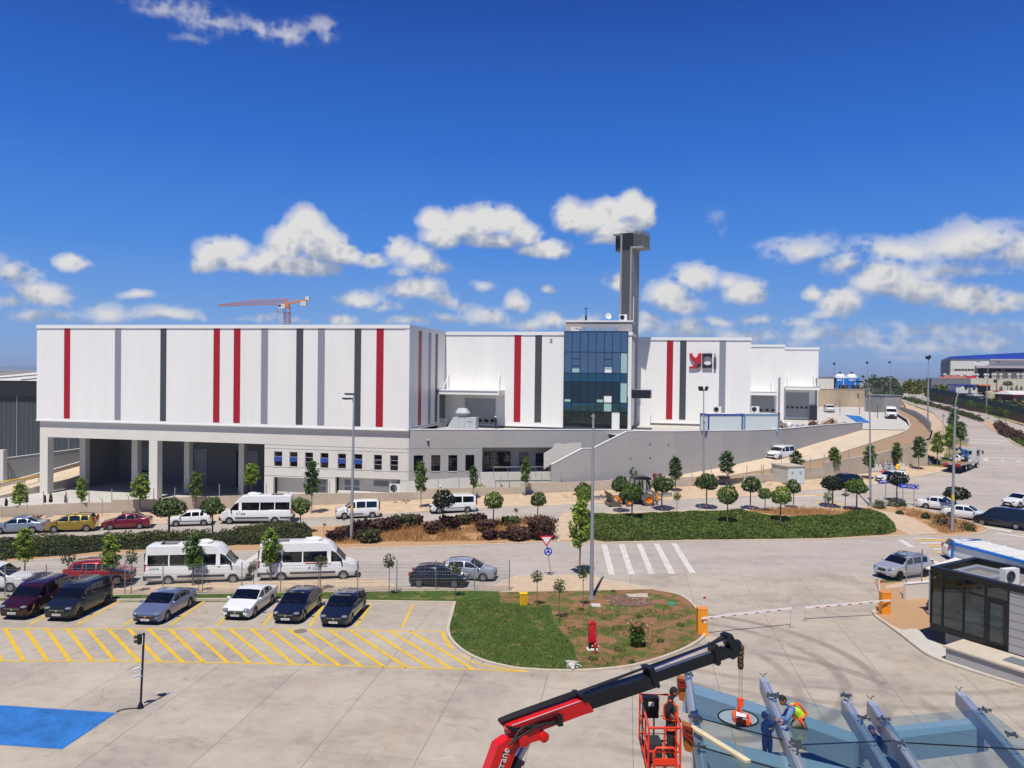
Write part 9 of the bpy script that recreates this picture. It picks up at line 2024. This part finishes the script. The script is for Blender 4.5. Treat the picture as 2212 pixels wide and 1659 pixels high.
seal(j1,j2,'black joint seal under the suction disc');seal(j3,j4,'black joint seal crossing below the wooden plank');seal(k2a,k2b,'black joint seal below the kneeling worker');seal(k3a,k3a+Vector((2.9,-.3,0)),'black joint seal on the right glass panel')
zc_=6.0
def cross(lab,pts,hw=.5,m='beam_pale'):
 mb=MB();
 for(a,b_)in zip(pts,pts[1:]):mb.bar(a-Vector((0,0,.32)),b_-Vector((0,0,.32)),.62,.62)
 mb.build('cross_beam',m_[m],can)
cz_=lambda k,x,y:G(*z(k,x,y),zc_)
cross('far left pale cross beam under the glass',[cz_('B',700,270),cz_('B',1600,545)]);cross('pale cross beam left of the close pair of beams',[cz_('C',330,430),cz_('C',890,625)]);cross('pale cross beam at the right under the glass',[cz_('C',1130,565),cz_('C',1850,480)]);cross('near pale cross beam below the wooden plank',[cz_('B',790,850),cz_('B',1850,1120)]);cross('near pale cross beam between second and third canopy beam',[cz_('C',330,790),cz_('C',900,930)])
for i,(k,x,y)in enumerate((('B',702,140),('B',770,610),('B',800,640),('B',820,940),('B',1620,375),('B',1685,375),('B',1880,890),('B',1925,950),('C',775,275),('C',920,455),('C',1080,465),('C',1205,660),('C',1895,390),('C',2110,590))):
 p_=gq(k,x,y);mb=MB()
 for a in range(4):q=a*math.pi/2+.78+i*.7;u_=Vector((math.cos(q)*.13,math.sin(q)*.13,0));mb.bar(p_+Vector((0,0,.03)),p_+u_+Vector((0,0,.04)),.025,.03);mb.cyl(p_+u_-Vector((0,0,.0)),p_+u_+Vector((0,0,.06)),.032,n=8)
 mb.lathe([(.05,0),(.05,.06),(.001,.06)],10,p_);mb.build('glass_clamp',m_['spider'],can)
pk=MB();a,b_=Bp(728,708,.06),Bp(1365,1098,.06);pk.bar(a,b_,.15,.06);tag(pk.build('plank',mat('plank_wood',(206,190,156),.8,var=.15,scale=4,stretch=(1,1,1))),'pale wooden plank lying across the glass','plank')
mat('lamp_wood',(164,92,34),.5,var=.15,scale=6);mat('lamp_rust',(128,40,24),.6)
for i,(pts,lab)in enumerate(((((588,185),(665,200),(678,250),(655,430),(602,415),(590,300)),'upper brown wall lantern left of the first canopy beam'),(((650,705),(745,735),(760,880),(735,1000),(665,975),(652,820)),'lower brown wall lantern left of the first canopy beam'))):
 Yl=20.6-i*1.9;P6=[at(*z('B',x,y),Yl)for x,y in pts];cc_=sum(P6,Vector())/6;t=thing('wall_lantern',lab,'lantern',cc_,0,'brown lanterns on the beam')
 mb=MB();mb.extr(P6,(.02,.28,.02));mb.build('housing',m_['lamp_wood'],t);mb=MB()
 tp_=P6[0],P6[1],P6[2];mb.bar(P6[0]+Vector((0,-.03,0)),P6[1]+Vector((0,-.03,0)),.06,.06);mb.bar(P6[0]+Vector((0,-.03,0)),P6[5]+Vector((0,-.03,0)),.05,.05);mb.bar(P6[5]+Vector((0,-.035,.08)),P6[2]+Vector((0,-.035,-.03)),.05,.05);mb.bar(P6[0].lerp(P6[5],.5)+Vector((0,-.03,0)),P6[1].lerp(P6[2],.6)+Vector((0,-.03,0)),.04,.04);mb.build('frame',m_['lamp_rust'],t)
 # lift basket
mat('lift_orange',(222,56,22),.42,coat=.3)
zf_,zr_=5.88,7.02
lb_=thing('lift_basket','orange tubular basket of a boom lift with a worker in it','lift basket',(3.6,19,zf_))
c4=[Vector((3.20,18.05,0)),Vector((3.92,18.05,0)),Vector((4.02,19.95,0)),Vector((3.30,19.95,0))]
def rail(h,r=.024,gap=None):
 mb=MB();Q=[p+Vector((0,0,h))for p in c4];mb.tube(Q+Q[:1],r,7);return mb
rail(zr_,.03).build('top_rail',m_['lift_orange'],lb_,smooth=60);rail(zf_+.6).build('middle_rail',m_['lift_orange'],lb_,smooth=60);rail(zf_+.15,.02).build('toe_rail',m_['lift_orange'],lb_,smooth=60)
for i in range(4):
 a,b_=c4[i],c4[(i+1)%4]
 for f in((0,.5)if i%2==0 else(0,.33,.66)):
  p_=a.lerp(b_,f);mb=MB();mb.tube([p_+Vector((0,0,zf_)),p_+Vector((0,0,zr_))],.024,7);mb.build('upright',m_['lift_orange'],lb_,smooth=60)
mb=MB();mb.extr([p+Vector((0,0,zf_-.06))for p in c4],(0,0,.06));mb.build('floor',mat('lift_floor',(150,120,100),.8,var=.2,scale=6),lb_)
mb=MB();q0,q1=c4[0]+Vector((.12,-.03,0)),c4[1]+Vector((-.1,-.03,0));mb.tube([q0+Vector((0,0,zf_+.05)),q0+Vector((0,0,zf_+.62)),q0.lerp(q1,.12)+Vector((0,0,zf_+.7)),q0.lerp(q1,.88)+Vector((0,0,zf_+.7)),q1+Vector((0,0,zf_+.62)),q1+Vector((0,0,zf_+.05))],.03,7);mb.bar(q0+Vector((0,0,zf_+.38)),q1+Vector((0,0,zf_+.38)),.04,.14);mb.build('gate',m_['lift_orange'],lb_,smooth=60)
mb=MB();mb.box((3.52,19.7,zr_-.2),(.38,.2,.5));cp_=mb.build('control_box',m_['frame_black'],lb_);mb=MB();mb.box((3.52,19.55,zr_-.08),(.14,.02,.1));mb.build('label_plate',m_['sign_white'],cp_)
mb=MB();mb.hexa([(3.42,19.88,zf_+.75),(3.78,19.88,zf_+.75),(3.78,19.92,zf_+.75),(3.42,19.92,zf_+.75),(3.42,19.88,zr_-.02),(3.78,19.88,zr_-.02),(3.78,19.92,zr_-.02),(3.42,19.92,zr_-.02)]);mb.build('back_panel',mat('mesh_panel_orange',(170,110,80),.7),lb_)
mb=MB();mb.box((3.48,18.9,zf_+.28),(.3,.5,.4));mb.build('tool_bag',m_['bag_dark'],lb_);mb=MB();mb.bar((3.6,18.1,zf_-.2),(3.3,11.5,1.6),.22,.25);mb.box((3.3,10.5,1.0),(1.8,3.0,.9));mb.build('boom',m_['lift_orange'],lb_)
# people
mat('skin',(150,100,74),.6);mat('hair_black',(18,15,14),.8);mat('cloth_black',(22,22,24),.9);mat('cloth_charcoal',(44,46,48),.9);mat('cloth_blue_check',(110,140,186),.9,var=.45,scale=14);mat('cloth_navy',(34,40,84),.9);mat('cloth_taupe',(118,108,98),.9);mat('vest_lime',(176,216,40),.7);mat('vest_olive',(74,84,66),.8);mat('harness_orange',(240,92,36),.6);mat('boot',(46,44,44),.8);mat('glove',(28,30,34),.9);mat('glove_tan',(196,160,90),.9);mat('helmet',(220,220,214),.35)
def hand(name,wrist,dirv,palm,s,m,par,curl=.5):
 0
 d=Vector(dirv).normalized();n=Vector(palm);n=(n-d*n.dot(d)).normalized();sd_=d.cross(n);w=Vector(wrist)
 V=[w,w+d*.045*s,w+d*.085*s];E=[(0,1),(1,2)];R_=[.026*s,(.036*s,.022*s),(.038*s,.020*s)]
 for i,(o,L)in enumerate(((-.030,.072),(-.010,.082),(.011,.076),(.031,.058))):
  k=len(V);b_=w+d*.085*s+sd_*o*s;V+=[b_,b_+d*L*.5*s+n*curl*.012*s,b_+d*L*.85*s+n*curl*.045*s];E+=[(2,k),(k,k+1),(k+1,k+2)];R_+=[.0105*s,.0095*s,.008*s]
 k=len(V);V+=[w+d*.04*s-sd_*.04*s+n*.01*s,w+d*.075*s-sd_*.058*s+n*.03*s];E+=[(1,k),(k,k+1)];R_+=[.012*s,.009*s]
 return skinned(name,V,E,R_,[m_[m]],par,1)
def person(label,J,cols,head_dir,hair='hair_black',group=None,vest=None,rs=1.0,helmet=None,hands=True,glove='skin'):
 0
 t=thing('person',label,'person',(J['pelvis'].x,J['pelvis'].y,min(p.z for p in J.values())),0,group)
 names=['pelvis','waist','chest','neck','head','shl','ell','wrl','shr','elr','wrr','hpl','knl','anl','tol','hpr','knr','anr','tor'];ix={n:i for i,n in enumerate(names)}
 V=[J[n]for n in names]
 ed=[('pelvis','waist',0),('waist','chest',0),('chest','neck',0),('neck','head',4),('chest','shl',0),('shl','ell',3),('ell','wrl',5),('chest','shr',0),('shr','elr',3),('elr','wrr',5),('pelvis','hpl',1),('hpl','knl',1),('knl','anl',1),('anl','tol',2),('pelvis','hpr',1),('hpr','knr',1),('knr','anr',1),('anr','tor',2)]
 R_=dict(pelvis=(.19,.16),waist=(.175,.145),chest=(.20,.16),neck=.072,head=.07,shl=.092,ell=.064,wrl=.04,shr=.092,elr=.064,wrr=.04,hpl=.135,knl=.088,anl=.06,tol=.052,hpr=.135,knr=.088,anr=.06,tor=.052)
 body=skinned('body',V,[(ix[a],ix[b_])for a,b_,_ in ed],[tuple(v*rs for v in R_[n])if isinstance(R_[n],tuple)else R_[n]*rs for n in names],[m_[c_]for c_ in cols],t,2,[r for _,_,r in ed])
 hd=J['head'];f=Vector(head_dir).normalized();up=(hd-J['neck']).normalized();up=(up-f*up.dot(f)).normalized();sd_=f.cross(up);M3=Matrix((sd_,f,up)).transposed();cc_=hd+up*.012
 mb=MB();mb.ball((0,0,0),(.078,.098,.118),14,10);mb.v=[(x*(1-.25*max(0,-zv/.118)*.8),y+(.012 if zv<-.03 else 0)*(1 if y>0 else.2),zv)for x,y,zv in mb.v];mb.ball((0,.097,-.012),(.014,.022,.024),8,5)
 for s in(-1,1):mb.ball((s*.078,-.005,-.005),(.012,.022,.032),8,5)
 mb.v=[tuple(cc_+M3@Vector(v))for v in mb.v];hh=mb.build('head',m_['skin'],t,smooth=180)
 mb=MB()
 for s in(-1,1):mb.ball(cc_+M3@Vector((s*.03,.09,.012)),.009,6,5)
 mb.bar(cc_+M3@Vector((-.024,.094,-.055)),cc_+M3@Vector((.024,.094,-.055)),.006,.008);mb.build('face_features',m_['hair_black'],hh,smooth=180)
 mb=MB();mb.ball((0,-.012,.022),(.085,.098,.112),14,10);mb.v=[tuple(cc_+M3@Vector((x,min(y,.062),max(zv,-.045+(.10 if y>.03 else 0)))))for x,y,zv in mb.v];mb.build('hair',m_[hair],t,smooth=180)
 if helmet:mb=MB();mb.lathe([(.13,-.0),(.115,.01),(.11,.06),(.08,.11),(.001,.13)],14,cc_+up*.03,M3);mb.build('helmet',m_[helmet],t,smooth=60)
 if vest:
  P_=[J['pelvis'].lerp(J['waist'],.5),J['waist'],J['chest'],J['chest'].lerp(J['neck'],.55)];o=skinned('vest',P_+[J['shl'].lerp(J['chest'],.25),J['shr'].lerp(J['chest'],.25)],[(0,1),(1,2),(2,3),(2,4),(2,5)],[tuple(v*rs for v in q)for q in((.20,.175),(.195,.17),(.225,.185),(.12,.12),(.11,.11),(.11,.11))],[m_[vest]],t,2)
 if hands:
  for s in('l','r'):w_,e_=J['wr'+s],J['el'+s];d=(w_-e_).normalized();hand('hand',w_,J.get('hd'+s,w_+d)-w_,Vector((0,0,-1))if abs(d.z)<.8 else Vector((0,-1,0)),1.0*rs,glove,t)
 return t
def harness(t,J,m='harness_orange'):
 mb=MB();n_=(J['chest']-J['waist']).normalized();w,ch,pe=J['waist'],J['chest'],J['pelvis'];sd_=(J['shr']-J['shl']).normalized();f=sd_.cross(n_)
 ring=lambda c_,a,b_:[c_+sd_*math.cos(q)*a+f*math.sin(q)*b_ for q in[i*math.pi/8 for i in range(17)]]
 mb.tube(ring(pe.lerp(w,.45),.20,.175),.028,6)
 for s,k in((1,'shr'),(-1,'shl')):
  for g in(1,-1):mb.tube([pe.lerp(w,.5)+sd_*s*.10+f*g*.165,w+sd_*s*.09+f*g*.165,ch+sd_*s*.11+f*g*.165,J[k].lerp(ch,.45)+n_*.10],.022,6)
 for k,kn_ in(('hpl','knl'),('hpr','knr')):c_=J[k].lerp(J[kn_],.18);a_=(J[kn_]-J[k]).normalized();u_=a_.cross(f if abs(a_.dot(f))<.8 else n_).normalized();v_=a_.cross(u_);mb.tube([c_+u_*math.cos(q)*.13+v_*math.sin(q)*.13 for q in[i*math.pi/6 for i in range(13)]],.02,6)
 mb.build('harness',m_[m],t,smooth=60)
def JB(k,Y,**d):return{n:at(*z(k,v[0],v[1]),Y+(v[2]if len(v)>2 else 0))for n,v in d.items()}
J1=JB('B',18.95,head=(538,335),neck=(518,395),chest=(508,480),waist=(503,580),pelvis=(506,670),shl=(498,455,.20),ell=(520,580,.22),wrl=(585,600,.16),hdl=(615,640,.14),shr=(490,455,-.2),elr=(470,565,-.24),wrr=(562,635,-.14),hdr=(620,650,-.10),hpl=(515,690,.09),knl=(522,870,.12),anl=(530,1040,.14),tol=(570,1072,.14),hpr=(503,690,-.09),knr=(500,880,-.08),anr=(500,1060,-.06),tor=(545,1098,-.04))
p1=person('worker in black shirt and olive vest standing in the orange lift basket',J1,['cloth_black','cloth_charcoal','boot','cloth_black','skin','skin'],(.93,-.05,-.25),vest='vest_olive',glove='glove');harness(p1,J1)
J2=JB('B',19.6,head=(1752,425),neck=(1800,462),chest=(1868,500),waist=(1925,570),pelvis=(1965,635),shl=(1825,490,.18),ell=(1775,580,.20),wrl=(1725,620,.12),hdl=(1665,640,.08),shr=(1850,515,-.2),elr=(1795,625,-.24),wrr=(1760,665,-.12),hdr=(1680,680,-.08),hpl=(1965,640,.1),knl=(1850,672,.14),anl=(1975,690,.16),tol=(2015,715,.16),hpr=(1970,650,-.1),knr=(1840,700,-.10),anr=(1985,715,-.10),tor=(2020,742,-.10))
p2=person('kneeling worker in lime vest and blue checked shirt leaning on the beam',J2,['cloth_blue_check','cloth_taupe','boot','cloth_blue_check','skin','cloth_blue_check'],(-.75,-.25,-.62),vest='vest_lime');harness(p2,J2)
J3=JB('B',20.5,head=(1545,590),neck=(1560,640),chest=(1568,690),waist=(1572,760),pelvis=(1572,810),shl=(1530,670,.1),ell=(1520,760,.05),wrl=(1580,730,-.1),hdl=(1640,720,-.12),shr=(1620,660,-.1),elr=(1655,690,-.2),wrr=(1660,640,-.2),hdr=(1690,625,-.2),hpl=(1548,820,.0),knl=(1546,920,.02),anl=(1548,1015,.05),tol=(1540,1030,-.08),hpr=(1598,820,.0),knr=(1602,920,.02),anr=(1604,1015,.05),tor=(1600,1030,-.08))
p3=person('worker in navy clothes seen through the blue glass under the canopy',J3,['cloth_navy','cloth_navy','boot','cloth_navy','skin','cloth_navy'],(.3,-.6,-.7),hair='cloth_navy',glove='glove_tan',rs=.82)
J4=JB('C',20.6,head=(985,545),neck=(1000,575),chest=(1015,605),waist=(1025,650),pelvis=(1030,690),shl=(985,590,.1),ell=(970,640,.1),wrl=(990,670,0),hdl=(1010,690,0),shr=(1045,600,-.1),elr=(1065,645,-.15),wrr=(1040,680,-.15),hdr=(1020,700,-.15),hpl=(1018,700),knl=(1020,760),anl=(1022,820),tol=(1012,832,-.1),hpr=(1045,700),knr=(1048,760),anr=(1050,820),tor=(1046,832,-.1))
p4=person('worker in purple blue jacket under the glass between the close pair of beams',J4,['cloth_navy','cloth_charcoal','boot','cloth_navy','skin','cloth_navy'],(-.2,-.8,-.5),hair='cloth_navy',rs=.8)
t=thing('work_platform','grey scissor lift platform under the glass canopy','platform',(J3['anl'].x,J3['anl'].y,0));fz=min(J3['tol'].z,J4['tol'].z)-.06
mb=MB();xa,xb=J3['anl'].x-.8,J4['anr'].x+.8;mb.box(((xa+xb)/2,J3['anl'].y+.1,fz-.05),(xb-xa,1.3,.1));mb.build('deck',m_['fac_grey'],t)
mb=MB()
for k in range(4):
 for s in(-1,1):zz0,zz1=.5+(fz-.8)*k/4,.5+(fz-.8)*(k+1)/4;mb.bar(((xa+xb)/2-1.0*s,J3['anl'].y-.35,zz0),((xa+xb)/2+1.0*s,J3['anl'].y-.35,zz1),.08,.12);mb.bar(((xa+xb)/2-1.0*s,J3['anl'].y+.45,zz0),((xa+xb)/2+1.0*s,J3['anl'].y+.45,zz1),.08,.12)
mb.box(((xa+xb)/2,J3['anl'].y+.05,.3),(2.8,1.2,.5));mb.build('scissor_arms',m_['lift_orange'],t)
def stand(label,p,h,cols,fd,group=None,vest=None,helmet=None):
 s=h/1.75;f=Vector((fd[0],fd[1],0)).normalized();r=Vector((f.y,-f.x,0));O=Vector(p)
 q=lambda a,b_,c_:O+r*a*s+f*b_*s+Vector((0,0,c_*s))
 J=dict(pelvis=q(0,0,.95),waist=q(0,0,1.1),chest=q(0,.02,1.32),neck=q(0,.02,1.48),head=q(0,.05,1.56),shl=q(-.19,.02,1.4),ell=q(-.25,.02,1.13),wrl=q(-.2,.16,.95),shr=q(.19,.02,1.4),elr=q(.25,.0,1.13),wrr=q(.2,.16,.95),hpl=q(-.09,0,.92),knl=q(-.1,.03,.5),anl=q(-.1,0,.08),tol=q(-.1,.14,.04),hpr=q(.09,0,.92),knr=q(.1,.03,.5),anr=q(.1,-.02,.08),tor=q(.1,.12,.04))
 return person(label,J,cols,f+Vector((0,0,-.2)),vest=vest,rs=s,helmet=helmet,group=group,hands=True)
pd=at(*z(2,1978,960),108);stand('worker in dark clothes and white helmet by the dock door',(pd.x,pd.y,7.6),1.75,['cloth_black','cloth_black','boot','cloth_black','skin','cloth_black'],(-1,-.2),helmet='helmet')
for i,(x,y,v,hl,lab)in enumerate(((1835,1372,'vest_lime',None,'worker in lime vest at the left of the group behind the low wall'),(1862,1372,'vest_lime',None,'worker in lime vest at the right of the pair behind the low wall'),(1891,1391,None,None,'bare headed worker just right of the pair behind the low wall'),(2026,1380,None,None,'worker with dark top behind the low wall before the pale parapet'),(2085,1388,None,None,'rightmost worker behind the low wall'),(1534,1388,None,'helmet','lone worker in white helmet behind the low wall'))):
 pt=at(*z(2,x,y),95.6);stand(lab,(pt.x,pt.y,pt.z-1.75),1.75,['cloth_charcoal','cloth_navy','boot','cloth_charcoal','skin','cloth_charcoal'],(math.sin(i*2),-1),'workers behind the low wall',v,hl)
 # air between the camera and the far hills
hz=MB();hz.box((0,5800,18),(26000,12400,156))
hm=bpy.data.materials.new('haze_air');hm.use_nodes=True;hm.node_tree.nodes.clear();t=NT(hm.node_tree)
pv=t.n('ShaderNodeVolumePrincipled',I={'Color':(.62,.78,1.0,1),'Density':.00016,'Anisotropy':.1});o=t.n('ShaderNodeOutputMaterial');t.L.new(pv.outputs[0],o.inputs['Volume'])
ho=hz.build('haze',hm);ho['kind']='stuff';ho['label']='thin blue haze over the distance';ho['category']='haze'
